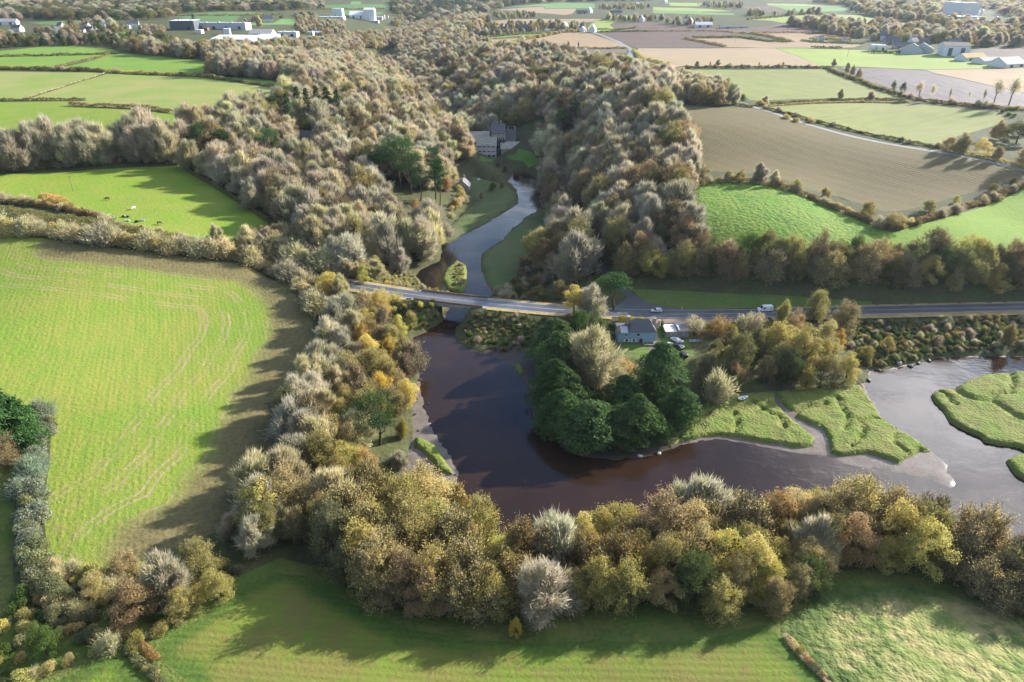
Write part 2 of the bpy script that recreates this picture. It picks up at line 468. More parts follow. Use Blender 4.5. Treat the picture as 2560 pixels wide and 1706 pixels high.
GREEN = (0.105, 0.165, 0.030); LIME = (0.185, 0.225, 0.048); YEL = (0.26, 0.235, 0.085); DKG = (0.045, 0.085, 0.018)
SOIL = (0.115, 0.082, 0.056); PSOIL = (0.125, 0.095, 0.088); TAN = (0.36, 0.285, 0.20); OLIVE = (0.165, 0.145, 0.075)
m_base = land_mat("undergrowth", (0.062, 0.062, 0.028), (0.075, 0.085, 0.030), (0.035, 0.040, 0.016), 14, 1.6, bump=0.5)
m_verge = land_mat("verge_grass", (0.075, 0.115, 0.022), (0.12, 0.13, 0.035), (0.035, 0.06, 0.014), 9, 1.1, bump=0.5)
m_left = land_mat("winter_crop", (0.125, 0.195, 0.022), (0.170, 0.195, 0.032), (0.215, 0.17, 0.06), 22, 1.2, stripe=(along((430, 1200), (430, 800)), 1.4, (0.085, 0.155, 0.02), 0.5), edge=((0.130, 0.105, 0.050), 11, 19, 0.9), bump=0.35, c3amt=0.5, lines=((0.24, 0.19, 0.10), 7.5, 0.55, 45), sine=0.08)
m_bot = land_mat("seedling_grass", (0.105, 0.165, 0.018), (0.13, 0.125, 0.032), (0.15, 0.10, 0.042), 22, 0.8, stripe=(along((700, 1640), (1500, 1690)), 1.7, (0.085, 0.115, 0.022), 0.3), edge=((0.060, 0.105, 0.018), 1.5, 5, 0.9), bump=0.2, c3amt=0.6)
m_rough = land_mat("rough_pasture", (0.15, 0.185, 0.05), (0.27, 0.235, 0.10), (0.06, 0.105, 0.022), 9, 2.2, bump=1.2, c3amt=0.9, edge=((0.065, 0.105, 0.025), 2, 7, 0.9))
m_lime = land_mat("bright_meadow", (0.155, 0.235, 0.026), (0.125, 0.21, 0.022), (0.10, 0.16, 0.03), 30, 1.5, bump=0.3, c3amt=0.4)
m_cow = land_mat("cow_pasture", (0.14, 0.215, 0.022), (0.18, 0.215, 0.034), (0.10, 0.165, 0.03), 14, 1.4, bump=0.3, c3amt=0.5)
m_lfar = land_mat("grass_ley", (0.115, 0.21, 0.03), (0.15, 0.225, 0.034), (0.10, 0.18, 0.04), 45, 3, bump=0.1, c3amt=0.3)
m_lfar2 = land_mat("pale_ley", (0.17, 0.22, 0.05), (0.23, 0.23, 0.075), (0.12, 0.18, 0.04), 30, 3, bump=0.1, c3amt=0.3)
m_right = land_mat("lumpy_meadow", (0.11, 0.205, 0.022), (0.15, 0.215, 0.032), (0.05, 0.115, 0.02), 14, 1.7, bump=1.0, c3amt=0.85)
m_brown = land_mat("stubble", (0.122, 0.098, 0.042), (0.108, 0.092, 0.038), (0.165, 0.132, 0.066), 30, 0.9, stripe=(along((1773, 329), (2212, 475)), 2.6, (0.115, 0.095, 0.05), 0.5), bump=0.25, c3amt=0.5)
m_sprout = land_mat("young_cereal", (0.19, 0.205, 0.062), (0.175, 0.20, 0.058), (0.14, 0.155, 0.05), 40, 1.0, stripe=(along((1800, 182), (2080, 238)), 9.0, (0.125, 0.125, 0.045), 0.45), bump=0.15, c3amt=0.3)
m_sprout2 = land_mat("young_cereal_tramlines", (0.20, 0.21, 0.066), (0.18, 0.205, 0.06), (0.14, 0.155, 0.05), 40, 1.0, stripe=(along((2080, 302), (2330, 262)), 8.0, (0.13, 0.13, 0.045), 0.4), bump=0.15, c3amt=0.3)
m_wet = land_mat("wet_plough", (0.118, 0.078, 0.055), (0.095, 0.064, 0.046), (0.17, 0.14, 0.125), 25, 1.5, stripe=(along((2140, 182), (2330, 245)), 3.0, (0.21, 0.185, 0.17), 0.4), bump=0.3, c3amt=0.3, rough=0.55)
m_plough = land_mat("plough", (0.10, 0.066, 0.052), (0.115, 0.078, 0.060), (0.08, 0.06, 0.05), 60, 2, stripe=(R_(-25), 4.0, (0.13, 0.10, 0.085), 0.3), bump=0.2)
m_plough2 = land_mat("brown_plough", (0.12, 0.09, 0.07), (0.14, 0.108, 0.085), (0.10, 0.075, 0.06), 60, 2, stripe=(R_(10), 4.0, (0.17, 0.14, 0.12), 0.3), bump=0.2)
m_tan = land_mat("pale_stubble", (0.30, 0.225, 0.135), (0.275, 0.205, 0.12), (0.24, 0.17, 0.10), 40, 2, stripe=(R_(-35), 5.0, (0.22, 0.17, 0.11), 0.4), bump=0.15, c3amt=0.3)
m_tan2 = land_mat("straw_stubble", (0.29, 0.21, 0.12), (0.265, 0.19, 0.11), (0.22, 0.155, 0.085), 30, 2, stripe=(R_(-38), 4.5, (0.19, 0.135, 0.085), 0.5), bump=0.15, c3amt=0.3)
m_flime = land_mat("far_meadow", (0.22, 0.27, 0.06), (0.185, 0.245, 0.055), (0.15, 0.20, 0.05), 70, 6, bump=0.1, c3amt=0.3)
m_fgreen = land_mat("far_grass", (0.10, 0.19, 0.06), (0.12, 0.21, 0.06), (0.085, 0.15, 0.05), 70, 6, bump=0.1, c3amt=0.3)
m_fdark = land_mat("far_dark_grass", (0.07, 0.14, 0.04), (0.085, 0.15, 0.045), (0.06, 0.11, 0.035), 70, 6, bump=0.1, c3amt=0.3)
m_lawn = land_mat("lawn_grass", (0.07, 0.16, 0.022), (0.09, 0.17, 0.028), (0.055, 0.12, 0.02), 8, 0.8, bump=0.1, c3amt=0.3)
m_marsh = land_mat("marsh_grass", (0.125, 0.185, 0.026), (0.165, 0.18, 0.042), (0.115, 0.10, 0.045), 7, 0.8, bump=0.7, c3amt=0.75)
m_reed = land_mat("reed_meadow", (0.095, 0.115, 0.045), (0.07, 0.11, 0.03), (0.115, 0.10, 0.055), 9, 1.2, bump=0.7, c3amt=0.6)
m_mud = land_mat("mud", (0.165, 0.14, 0.118), (0.13, 0.105, 0.085), (0.08, 0.065, 0.05), 5, 0.8, bump=0.05, c3amt=0.5, rough=0.24)
m_shademud = land_mat("dark_mud", (0.065, 0.052, 0.042), (0.05, 0.04, 0.033), (0.04, 0.035, 0.025), 5, 0.8, bump=0.08, c3amt=0.5, rough=0.5)  # mud with the conifers' shade put into its colour
m_bed = land_mat("river_mud", (0.12, 0.08, 0.05), (0.10, 0.07, 0.045), (0.08, 0.055, 0.035), 8, 1, bump=0.05, rough=0.5)
m_gravel = land_mat("gravel", (0.20, 0.165, 0.125), (0.16, 0.135, 0.105), (0.10, 0.10, 0.05), 4, 0.7, bump=0.05, c3amt=0.5)
m_apron = land_mat("red_gravel", (0.26, 0.185, 0.135), (0.22, 0.165, 0.125), (0.17, 0.13, 0.10), 5, 0.7, bump=0.03, c3amt=0.4)
m_lane = land_mat("pale_tarmac", (0.23, 0.225, 0.21), (0.19, 0.185, 0.175), (0.13, 0.13, 0.10), 6, 1, bump=0.02, c3amt=0.3, rough=0.6)
m_lane2 = land_mat("dark_tarmac", (0.075, 0.075, 0.075), (0.06, 0.06, 0.06), (0.05, 0.05, 0.04), 6, 1, bump=0.02, c3amt=0.3, rough=0.6)
m_slope = land_mat("striped_grass", (0.085, 0.155, 0.026), (0.10, 0.145, 0.035), (0.085, 0.075, 0.03), 8, 1.4, stripe=(R_(-6), 3.2, (0.105, 0.085, 0.04), 0.4), bump=0.3, c3amt=0.5)  # green grass with brownish stripes and tufts

# ------------------------------------------------------------------ field outlines (photo pixels on the land)
FIELDS = [
 ("field", m_left, [(-300,585),(0,586),(128,598),(197,611),(329,627),(439,641),(548,655),(640,674),(713,701),(760,745),(782,790),(782,855),(762,890),(750,945),(714,996),(711,1029),(686,1084),(681,1120),(673,1168),(618,1220),(588,1294),(538,1330),(450,1368),(358,1395),(256,1418),(121,1404),(112,1319),(114,1227),(122,1173),(129,1063),(132,1023),(110,1010),(60,1020),(0,1030),(-300,1040)]),
 ("field", m_verge, [(-300,1110),(40,1130),(36,1250),(32,1440),(60,1540),(-300,1580)]),
 ("field", m_bot, [(694,1432),(640,1452),(599,1472),(556,1513),(490,1553),(439,1586),(388,1626),(424,1666),(474,1706),(570,1900),(2200,1900),(2062,1706),(2005,1655),(1970,1620),(1940,1585),(1925,1562),(1883,1566),(1800,1590),(1700,1604),(1617,1607),(1471,1603),(1325,1606),(1179,1600),(1033,1574),(945,1547),(850,1492),(760,1440)]),
 ("field", m_bot, [(100,1720),(183,1684),(256,1648),(311,1632),(347,1666),(395,1706),(440,1790),(60,1800)]),
 ("pasture", m_rough, [(1952,1575),(1978,1531),(2029,1520),(2029,1472),(2139,1467),(2248,1463),(2394,1471),(2486,1492),(2560,1525),(2850,1620),(2850,1900),(2230,1900),(2085,1706),(2030,1660),(1985,1612)]),
 ("pasture", m_cow, [(-300,442),(0,437),(183,429),(347,418),(453,414),(475,431),(530,457),(585,493),(658,541),(697,568),(690,594),(603,609),(548,607),(468,596),(365,576),(322,568),(256,549),(219,531),(164,513),(128,502),(66,494),(0,493),(-300,488)]),
 ("field", m_lfar, [(-300,143),(0,128),(91,119),(183,116),(270,121),(300,131),(270,135),(0,141),(-300,155)]),
 ("field", m_lfar, [(-300,159),(0,143),(268,137),(228,150),(140,169),(0,171),(-300,182)]),
 ("field", m_lfar, [(272,137),(303,134),(360,138),(440,146),(545,158),(515,170),(503,187),(470,188),(400,182),(270,178),(150,171),(235,150)]),
 ("field", m_lfar2, [(-300,192),(0,179),(240,182),(263,183),(200,203),(130,225),(58,249),(0,252),(-300,262)]),
 ("field", m_lfar2, [(268,185),(501,193),(560,203),(700,222),(754,229),(690,250),(640,262),(500,300),(376,274),(180,262),(220,250),(60,251),(200,205)]),
 ("field", m_lfar, [(520,192),(640,197),(740,214),(770,226),(750,225),(650,211),(560,199)]),
 ("field", m_cow, [(-300,268),(0,256),(215,253),(178,266),(370,278),(450,290),(440,340),(420,380),(200,405),(0,425),(-300,440)]),
 ("meadow", m_right, [(1716,471),(1784,456),(1883,458),(1956,472),(2065,515),(2168,560),(2225,580),(2225,650),(2100,660),(1900,650),(1740,635),(1715,560)]),
 ("meadow", m_lime, [(2263,574),(2358,547),(2504,499),(2560,472),(2850,390),(2900,700),(2560,680),(2225,652),(2225,582)]),
 ("field", m_brown, [(1655,262),(1700,262),(1760,268),(1883,272),(1956,294),(2029,317),(2102,336),(2193,356),(2285,373),(2376,386),(2467,406),(2560,428),(2800,470),(2750,400),(2560,442),(2486,464),(2394,490),(2321,512),(2266,526),(2212,530),(2157,512),(2102,493),(2029,475),(1956,450),(1883,435),(1773,428),(1737,413),(1737,395),(1715,358),(1685,320)]),
 ("field", m_sprout2, [(1908,269),(1927,265),(2029,260),(2175,258),(2285,260),(2394,271),(2486,278),(2515,293),(2486,314),(2394,340),(2369,362),(2321,358),(2193,338),(2102,320),(2029,301),(1974,287)]),
 ("field", m_sprout, [(1707,175),(2065,174),(2102,190),(2175,216),(2241,238),(2260,245),(2139,246),(1992,248),(1927,251),(1875,251),(1858,238),(1802,210),(1755,207),(1722,190)]),
 ("field", m_wet, [(2102,168),(2157,170),(2314,177),(2340,186),(2431,205),(2560,234),(2750,275),(2750,300),(2560,267),(2431,261),(2321,252),(2270,238),(2175,205)]),
 ("field", m_tan, [(2314,175),(2560,171),(2750,168),(2750,273),(2560,232),(2431,203),(2340,184)]),
 ("meadow", m_flime, [(1941,121),(2029,122),(2175,126),(2358,135),(2416,146),(2504,161),(2560,170),(2314,174),(2102,166),(2051,164),(1992,139)]),
 ("field", m_tan, [(1596,121),(1938,121),(1990,139),(2055,166),(1700,166),(1672,172),(1618,157),(1588,139)]),
 ("field", m_tan2, [(1420,154),(1508,144),(1544,154),(1618,172),(1691,197),(1702,205),(1640,215),(1520,200),(1470,180)]),
 ("field", m_plough2, [(1274,127),(1566,123),(1566,132),(1526,133),(1416,146),(1362,141)]),
 ("field", m_tan2, [(1249,122),(1324,99),(1404,83),(1464,80),(1560,110),(1558,117),(1386,120),(1272,125)]),
 ("field", m_tan2, [(1203,102),(1322,95),(1322,100),(1240,117),(1214,117)]),
 ("meadow", m_flime, [(1183,97),(1258,88),(1382,82),(1368,87),(1258,94)]),
 ("field", m_plough, [(1500,82),(1617,79.5),(1765,78.5),(1801,78.5),(1865,86),(1728,94),(1712,97),(1814,117),(1591,119),(1573,113),(1533,99)]),
 ("field", m_plough, [(1555,77),(1527,63),(1628,54),(1664,60),(1737,68),(1811,72),(1876,71),(1930,64),(1947,60),(2028,71),(2051,82),(1969,82),(1880,83),(1800,77)]),
 ("field", m_tan2, [(1738,97),(1850,96),(1924,106),(1990,106),(1976,98),(1890,86),(1976,83),(2073,86),(2147,97),(2118,104),(2021,103),(2021,107),(2162,111),(2133,119),(1909,120),(1820,118)]),
 ("meadow", m_flime, [(1872,49),(1909,43),(2028,36),(2054,45),(2043,52),(1999,58),(1954,57),(1927,52)]),
 ("meadow", m_flime, [(2066,36),(2147,39),(2192,49),(2189,56),(2103,56),(2058,54)]),
 ("meadow", m_fgreen, [(1927,15.5),(2110,19.5),(2125,28),(2043,30),(1969,27)]),
 ("meadow", m_flime, [(1917,9),(2014,11),(2110,17.5),(2000,16),(1921,14)]),
 ("field", m_plough, [(1850,17),(1921,16),(1947,21),(1966,24.5),(1954,31),(1895,30),(1872,25)]),
 ("meadow", m_fgreen, [(1632,27),(1737,27.5),(1759,31),(1833,34),(1838,38),(1765,37),(1635,33)]),
 ("meadow", m_flime, [(1633,18),(1719,20),(1829,28.5),(1756,29.5),(1632,26)]),
 ("meadow", m_flime, [(1672,7),(1756,8),(1745,16),(1675,14.6)]),
 ("meadow", m_flime, [(1500,53),(1546,50),(1524,63),(1543,75),(1500,79),(1468,73),(1480,58)]),
 ("meadow", m_flime, [(1511,39),(1595,39),(1588,49),(1546,47)]),
 ("field", m_tan2, [(1207,55),(1313,48),(1505,47.5),(1495,55),(1349,57),(1289,64),(1207,68)]),
 ("meadow", m_fgreen, [(1349,58),(1468,56),(1440,64),(1368,66)]),
 ("field", m_tan2, [(1236,26),(1358,17),(1362,23),(1441,22),(1431,35),(1413,38),(1349,33)]),
 ("meadow", m_fgreen, [(1254,21),(1322,13),(1408,7),(1486,9),(1488,20),(1364,21.5),(1360,16)]),
 ("meadow", m_flime, [(2232,52),(2313,64),(2368,70),(2349,79),(2285,73),(2258,66)]),
 ("meadow", m_flime, [(2464,3.6),(2600,0),(2600,8),(2495,7)]),
 ("field", m_plough2, [(2441,120),(2700,124),(2700,168),(2560,152),(2477,144),(2426,132)]),
 ("field", m_fdark, [(73,58),(128,53),(265,51),(234,62),(201,66),(146,64)]),
 ("field", m_fgreen, [(97,82),(183,82),(228,88),(201,91),(146,93)]),
 ("field", m_fgreen, [(274,82),(318,80),(311,90),(285,90)]),
 ("field", m_tan2, [(-100,1),(0,0.5),(183,2),(146,9),(0,15),(-100,18)]),
 ("field", m_flime, [(460,14),(568,14),(502,18)]),
 ("field", m_fdark, [(444,37),(546,30),(711,36),(702,38),(564,39)]),
 ("field", m_fdark, [(437,42),(601,40),(588,55),(500,56)]),
 ("field", m_fgreen, [(616,58),(683,58),(702,48),(738,47),(738,62),(617,64)]),
 ("field", m_fdark, [(777,14),(972,12),(967,21),(886,24),(831,23)]),
 ("field", m_fgreen, [(879,4),(904,4),(901,11),(874,12)]),
 ("field", m_fdark, [(831,25),(904,26),(957,31),(956,36),(857,37)]),
 ("clearing", m_flime, [(926,138),(974,132),(959,144),(923,148)]),
 ("meadow", m_fgreen, [(2060,3),(2120,1),(2125,4),(2070,8)]),
 ("lawn", m_lawn, [(1200,390),(1242,391),(1236,400),(1203,404)]),
 ("lawn", m_lawn, [(1262,392),(1291,385),(1294,372),(1309,375),(1352,405),(1322,420),(1280,400)]),
 ("lawn", m_lawn, [(730,372),(785,360),(790,385),(755,398)]),
 ("verge", m_slope, [(1578,722),(1700,727),(1900,738),(2060,747),(2180,753),(2180,763),(2000,765),(1800,773),(1725,774),(1690,773),(1650,766),(1605,750)]),
 ("forecourt", m_apron, [(1621,795),(1660,795),(1730,797),(1860,797),(1860,806),(1730,812),(1700,815),(1640,815),(1622,814)]),
 ("drive", m_gravel, [(1624,815),(1643,815),(1645,841),(1658,879),(1668,892),(1620,890),(1625,848)]),
 ("verge", m_verge, [(600,1440),(700,1395),(850,1430),(1040,1510),(1325,1540),(1600,1512),(1900,1490),(2000,1432),(2300,1425),(2560,1475),(2900,1550),(2900,1950),(-200,1950),(-200,1600),(0,1560),(300,1540),(480,1510)]),
 ("lawn", m_slope, [(1520,858),(1624,850),(1620,890),(1668,892),(1658,879),(1645,841),(1643,815),(1662,815),(1670,845),(1725,852),(1735,890),(1690,915),(1640,905),(1520,890)]),
]
LANE1 = [(2800,500),(2600,436),(2560,426),(2467,404),(2376,384),(2285,371),(2193,354),(2102,334),(2029,315),(1956,292),(1883,268),(1850,255),(1800,238),(1755,215),(1715,190),(1690,180),(1640,162),(1600,152),(1577,145),(1574,138),(1580,131),(1577,122),(1545,104),(1500,86),(1470,79)]
LANE2 = [(1648,777),(1622,768),(1598,756),(1575,738),(1545,716),(1513,690),(1488,660),(1470,625),(1440,565),(1415,500),(1400,440)]

def strip(pts, w):
    p = np.asarray(pts, float)
    q = [p[0]]
    for a, b in zip(p[:-1], p[1:]):
        n = max(1, int(np.hypot(*(b - a)) / 6))
        for k in range(1, n + 1):
            q.append(a + (b - a) * k / n)
    q = np.array(q)
    for _ in range(4):
        q[1:-1] = (q[:-2] + 2 * q[1:-1] + q[2:]) / 4
    t = np.gradient(q, axis=0); t /= np.linalg.norm(t, axis=1)[:, None] + 1e-9
    nrm = np.stack([-t[:, 1], t[:, 0]], 1)
    return q, nrm

ALLPX = [p for _, _, f in FIELDS for p in f] + LANE1 + LANE2
ALLXY = ground(ALLPX)
regions = []
k0 = 0
for nm, mt, f in FIELDS:
    regions.append([nm, mt, ALLXY[k0:k0 + len(f)]]); k0 += len(f)
lane1_xy = ALLXY[k0:k0 + len(LANE1)]; k0 += len(LANE1)
lane2_xy = ALLXY[k0:k0 + len(LANE2)]
for xy, w in ((lane1_xy, 2.0), (lane2_xy, 1.7)):
    q, n = strip(xy, w)
    far = np.clip(np.hypot(q[:, 0], q[:, 1]) / 500, 1, 1.6)[:, None]
    regions.insert(0, ["lane", m_lane if xy is lane1_xy else m_lane2, np.concatenate([q + n * w * far, (q - n * w * far)[::-1]])])
regions = [["salt_marsh", m_marsh, p] for p in marsh] + [["river_meadow", m_reed, p] for p in rmead] + [["mudflat", m_shademud if i in (1, 2) else m_mud, p] for i, p in enumerate(mud)] + [["river_bed", m_bed, river]] + regions

def densify(p, closed=True):
    out = []
    n = len(p)
    for i in range(n if closed else n - 1):
        a, b = p[i], p[(i + 1) % n]
        r = math.hypot(*(0.5 * (a + b)))
        m = max(1, min(60, int(np.hypot(*(b - a)) / max(1.2, r * 0.012))))
        for k in range(m):
            out.append(a + (b - a) * k / m)
    return np.array(out)

V2, E2 = [], []
pts = np.stack([GX, GY], 1)
V2.append(pts); cnt = len(pts)
rngj = np.random.default_rng(3)
for i, (nm, mt, p) in enumerate(regions):
    q = densify(p)
    # break the straightness of outlines
    r = np.hypot(q[:, 0], q[:, 1])
    if nm in ("salt_marsh", "river_bed", "mudflat", "river_meadow"):
        q = q + (np.stack([vnoise(q[:, 0], q[:, 1], 2.6, 11), vnoise(q[:, 0], q[:, 1], 2.6, 12)], 1) - 0.5) * 0.9
    V2.append(q); n = len(q)
    E2 += [(cnt + a, cnt + (a + 1) % n) for a in range(n)]
    cnt += n
    if nm == "salt_marsh":
        t = np.roll(q, -1, 0) - np.roll(q, 1, 0)
        nn = np.stack([-t[:, 1], t[:, 0]], 1); nn /= np.linalg.norm(nn, axis=1)[:, None] + 1e-9
        for off in (0.45, 0.95, -0.4):
            s1 = q + nn * off
            V2.append(s1); cnt += len(s1)
            s1 = q - nn * off
            V2.append(s1); cnt += len(s1)
        # a fine lattice of tussocks on the marsh
        lo, hi = p.min(0), p.max(0)
        gx, gy = np.meshgrid(np.arange(lo[0], min(hi[0], 260), 1.1), np.arange(lo[1], hi[1], 1.1))
        g = np.stack([gx.ravel(), gy.ravel()], 1) + rngj.uniform(-.4, .4, (gx.size, 2))
        g = g[inside(g[:, 0], g[:, 1], p)]
        V2.append(g); cnt += len(g)
for q, w in creeks:
    c, n = strip(q, w)
    for s in (-w - .3, -w * .5, 0, w * .5, w + .3):
        V2.append(c + n * s); cnt += len(c)
V2 = np.concatenate(V2)
cd = delaunay_2d_cdt([Vector(p) for p in V2.tolist()], E2, [], 0, 1e-4)
TV = np.array([(v.x, v.y) for v in cd[0]])
TF = np.array(cd[2])
TZ = np.empty(len(TV))
same = np.zeros(len(TV), bool)
orig = cd[3]
oi = np.array([o[0] if o else -1 for o in orig])
isg = (oi >= 0) & (oi < len(GX))
TZ[isg] = GH[oi[isg]]
TZ[~isg] = H(TV[~isg, 0], TV[~isg, 1])
cen = TV[TF].mean(1)
lab = np.full(len(TF), -1)
for i in range(len(regions) - 1, -1, -1):
    lab[inside(cen[:, 0], cen[:, 1], regions[i][2])] = i
# marsh islands and mud inside the river outline keep their own look; everything else in it is bed
for i in list(range(-1, len(regions))):
    tri = TF[lab == i]
    if not len(tri):
        continue
    u, inv = np.unique(tri, return_inverse=True)
    V = np.stack([TV[u, 0], TV[u, 1], TZ[u]], 1)
    nm, mt = ("ground", m_base) if i < 0 else regions[i][:2]
    at_ = None
    if i >= 0:
        rp_ = regions[i][2]
        at_ = {"edge": seg_dist(V[:, 0], V[:, 1], rp_[3:23], False)[0] if mt is m_left else seg_dist(V[:, 0], V[:, 1], rp_)[0]}
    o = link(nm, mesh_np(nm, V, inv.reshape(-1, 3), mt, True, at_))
    tag(o, kind="structure")

# ------------------------------------------------------------------ water sheet
M = NT_("river_water")
P = M.add("ShaderNodeTexCoord").outputs["Object"]
mp = M.add("ShaderNodeMapping"); M.l.new(P, mp.inputs[0]); mp.inputs["Scale"].default_value = (1, 1.6, 1)
nz = M.noise(mp.outputs[0], 1.1, 3, 0.5)
nb = M.noise(P, 0.06, 3, 0.5)
nw = M.noise(mp.outputs[0], 0.33, 4, 0.6)
hh = M.math('MULTIPLY', M.math('MULTIPLY_ADD', nw, 2.0, nz), M.rng(nb, 0.38, 0.66, 0.12, 1.0))
bp = M.add("ShaderNodeBump"); bp.inputs["Distance"].default_value = 0.035; M.l.new(hh, bp.inputs["Height"])
wc = M.mix(M.rng(M.noise(P, 0.035, 4, 0.6), 0.35, 0.65), (0.030, 0.016, 0.0095), (0.020, 0.012, 0.008))
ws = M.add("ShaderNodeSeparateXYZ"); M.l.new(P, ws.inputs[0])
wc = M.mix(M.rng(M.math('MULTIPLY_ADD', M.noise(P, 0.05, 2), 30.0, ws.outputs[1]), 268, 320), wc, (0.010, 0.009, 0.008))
wr = M.rng(M.noise(P, 0.022, 4, 0.65), 0.45, 0.68, 0.03, 0.13)
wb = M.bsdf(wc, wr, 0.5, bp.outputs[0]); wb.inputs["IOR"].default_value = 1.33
rr_ = densify(river)
lo, hi = river.min(0) - 3, river.max(0) + 3
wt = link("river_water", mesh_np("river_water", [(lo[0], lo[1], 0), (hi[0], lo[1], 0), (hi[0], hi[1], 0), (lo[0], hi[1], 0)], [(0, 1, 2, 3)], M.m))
tag(wt, kind="structure")
# ================================================================== vegetation
rng = np.random.default_rng(11)

def unit(v):
    return v / (np.linalg.norm(v, axis=-1, keepdims=True) + 1e-9)

def leaf_mat(name, trans=0.48, clump=0.9, dark=0.55, tint=(1.15, 1.0, 0.75), rough=0.75):
    M = NT_(name)
    oi = M.add("ShaderNodeObjectInfo")
    P = M.add("ShaderNodeTexCoord").outputs["Object"]
    v = M.add("ShaderNodeAttribute", attribute_name="v").outputs["Fac"]
    off = M.add("ShaderNodeVectorMath", operation='ADD')
    M.l.new(P, off.inputs[0]); 
    cmb = M.add("ShaderNodeCombineXYZ"); M.l.new(M.math('MULTIPLY', oi.outputs["Random"], 80.0), cmb.inputs[0]); M.l.new(cmb.outputs[0], off.inputs[1])
    n = M.noise(off.outputs[0], clump, 3, 0.6)
    ia = M.add("ShaderNodeAttribute", attribute_name="tint", attribute_type='INSTANCER')
    sp = M.add("ShaderNodeSeparateColor"); M.l.new(ia.outputs["Color"], sp.inputs[0])
    c0 = M.mix(M.math('GREATER_THAN', sp.outputs[0], 0.001), oi.outputs["Color"], ia.outputs["Color"])
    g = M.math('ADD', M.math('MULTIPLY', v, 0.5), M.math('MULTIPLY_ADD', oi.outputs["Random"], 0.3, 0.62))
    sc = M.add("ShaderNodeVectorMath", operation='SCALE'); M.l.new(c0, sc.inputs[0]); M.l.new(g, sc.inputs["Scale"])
    tn = M.mix(1.0, sc.outputs[0], tint, 'MULTIPLY')
    col = M.mix(M.rng(n, 0.4, 0.66), sc.outputs[0], tn)
    df = M.add("ShaderNodeBsdfDiffuse"); M.l.new(col, df.inputs["Color"])
    tr = M.add("ShaderNodeBsdfTranslucent"); M.l.new(col, tr.inputs["Color"])
    mx_ = M.add("ShaderNodeMixShader"); mx_.inputs[0].default_value = trans
    M.l.new(df.outputs[0], mx_.inputs[1]); M.l.new(tr.outputs[0], mx_.inputs[2])
    M.l.new(mx_.outputs[0], M.out.inputs["Surface"])
    return M.m

m_leaf = leaf_mat("autumn_leaves")
m_needle = leaf_mat("evergreen_needles", 0.2, 0.8, 0.5, (1.35, 1.2, 0.8))
m_twig = leaf_mat("bare_twigs", 0.45, 0.6, 0.7, (1.0, 1.05, 0.85))
m_bark = flat("bark", (0.105, 0.085, 0.062), 0.9, 0.1, var=0.4, scale=3)
m_bark2 = flat("pine_bark", (0.085, 0.058, 0.042), 0.9, 0.1, var=0.4, scale=3)
m_barkp = flat("pale_bark", (0.20, 0.175, 0.14), 0.9, 0.1, var=0.4, scale=3)

def leaf_quads(c, nrm, size, asp=0.7, jit=None):
    """c (n,3) centres, nrm (n,3), size (n,) -> V (4n,3), F (n,4)"""
    n = len(c)
    r = rng.normal(size=(n, 3))
    u = unit(np.cross(nrm, r)); w = np.cross(unit(nrm), u)
    u = u * size[:, None] * 0.5; w = w * size[:, None] * 0.5 * asp
    V = np.stack([c - u, c + w, c + u, c - w], 1).reshape(-1, 3)   # a kite, softer than a square
    Fs = np.arange(4 * n).reshape(n, 4)
    return V, Fs

def tube(p0, p1, r0, r1, k=5, bend=0.0):
    p0, p1 = np.asarray(p0, float), np.asarray(p1, float)
    d = unit(p1 - p0)
    a = unit(np.cross(d, [0.3, 0.9, 0.2])); b = np.cross(d, a)
    n = 3
    V, Fs = [], []
    off = rng.normal(size=3) * bend * np.linalg.norm(p1 - p0)
    for i in range(n):
        t = i / (n - 1)
        c = p0 + (p1 - p0) * t + off * (t * (1 - t) * 4) * 0.25
        r = r0 + (r1 - r0) * t
        for j in range(k):
            an = 2 * math.pi * j / k
            V.append(c + (a * math.cos(an) + b * math.sin(an)) * r)
    for i in range(n - 1):
        for j in range(k):
            Fs.append((i * k + j, i * k + (j + 1) % k, (i + 1) * k + (j + 1) % k, (i + 1) * k + j))
    return np.array(V), np.array(Fs)

def join(parts):
    V, Fs, o = [], [], 0
    for v, f in parts:
        V.append(v); Fs.append(f + o); o += len(v)
    return np.concatenate(V), np.concatenate(Fs)

def dome(n, R, z0, zt, rmin=0.55, low=0.15, pw=0.6):
    """lobe centres in a crown of radius R between z0 and zt"""
    th = rng.uniform(0, 2 * math.pi, n)
    t = rng.uniform(low, 1, n)
    rad = R * np.sqrt(np.clip(1 - ((t - 0.38) / 0.62) ** 2 * (t > 0.38) - ((0.38 - t) / 0.6) ** 2 * (t <= 0.38), 0.0, 1)) * rng.uniform(rmin, 0.95, n)
    sd = rng.uniform(0, 50)
    rad = rad * (0.68 + 0.62 * vnoise(np.cos(th) * 1.6 + sd, np.sin(th) * 1.6 + t * 1.3, 1.0, 3))
    zz = z0 + (zt - z0) * t * (0.80 + 0.30 * vnoise(np.cos(th) * 1.4 - sd, np.sin(th) * 1.4, 1.0, 7))
    return np.stack([rad * np.cos(th), rad * np.sin(th), zz], 1)

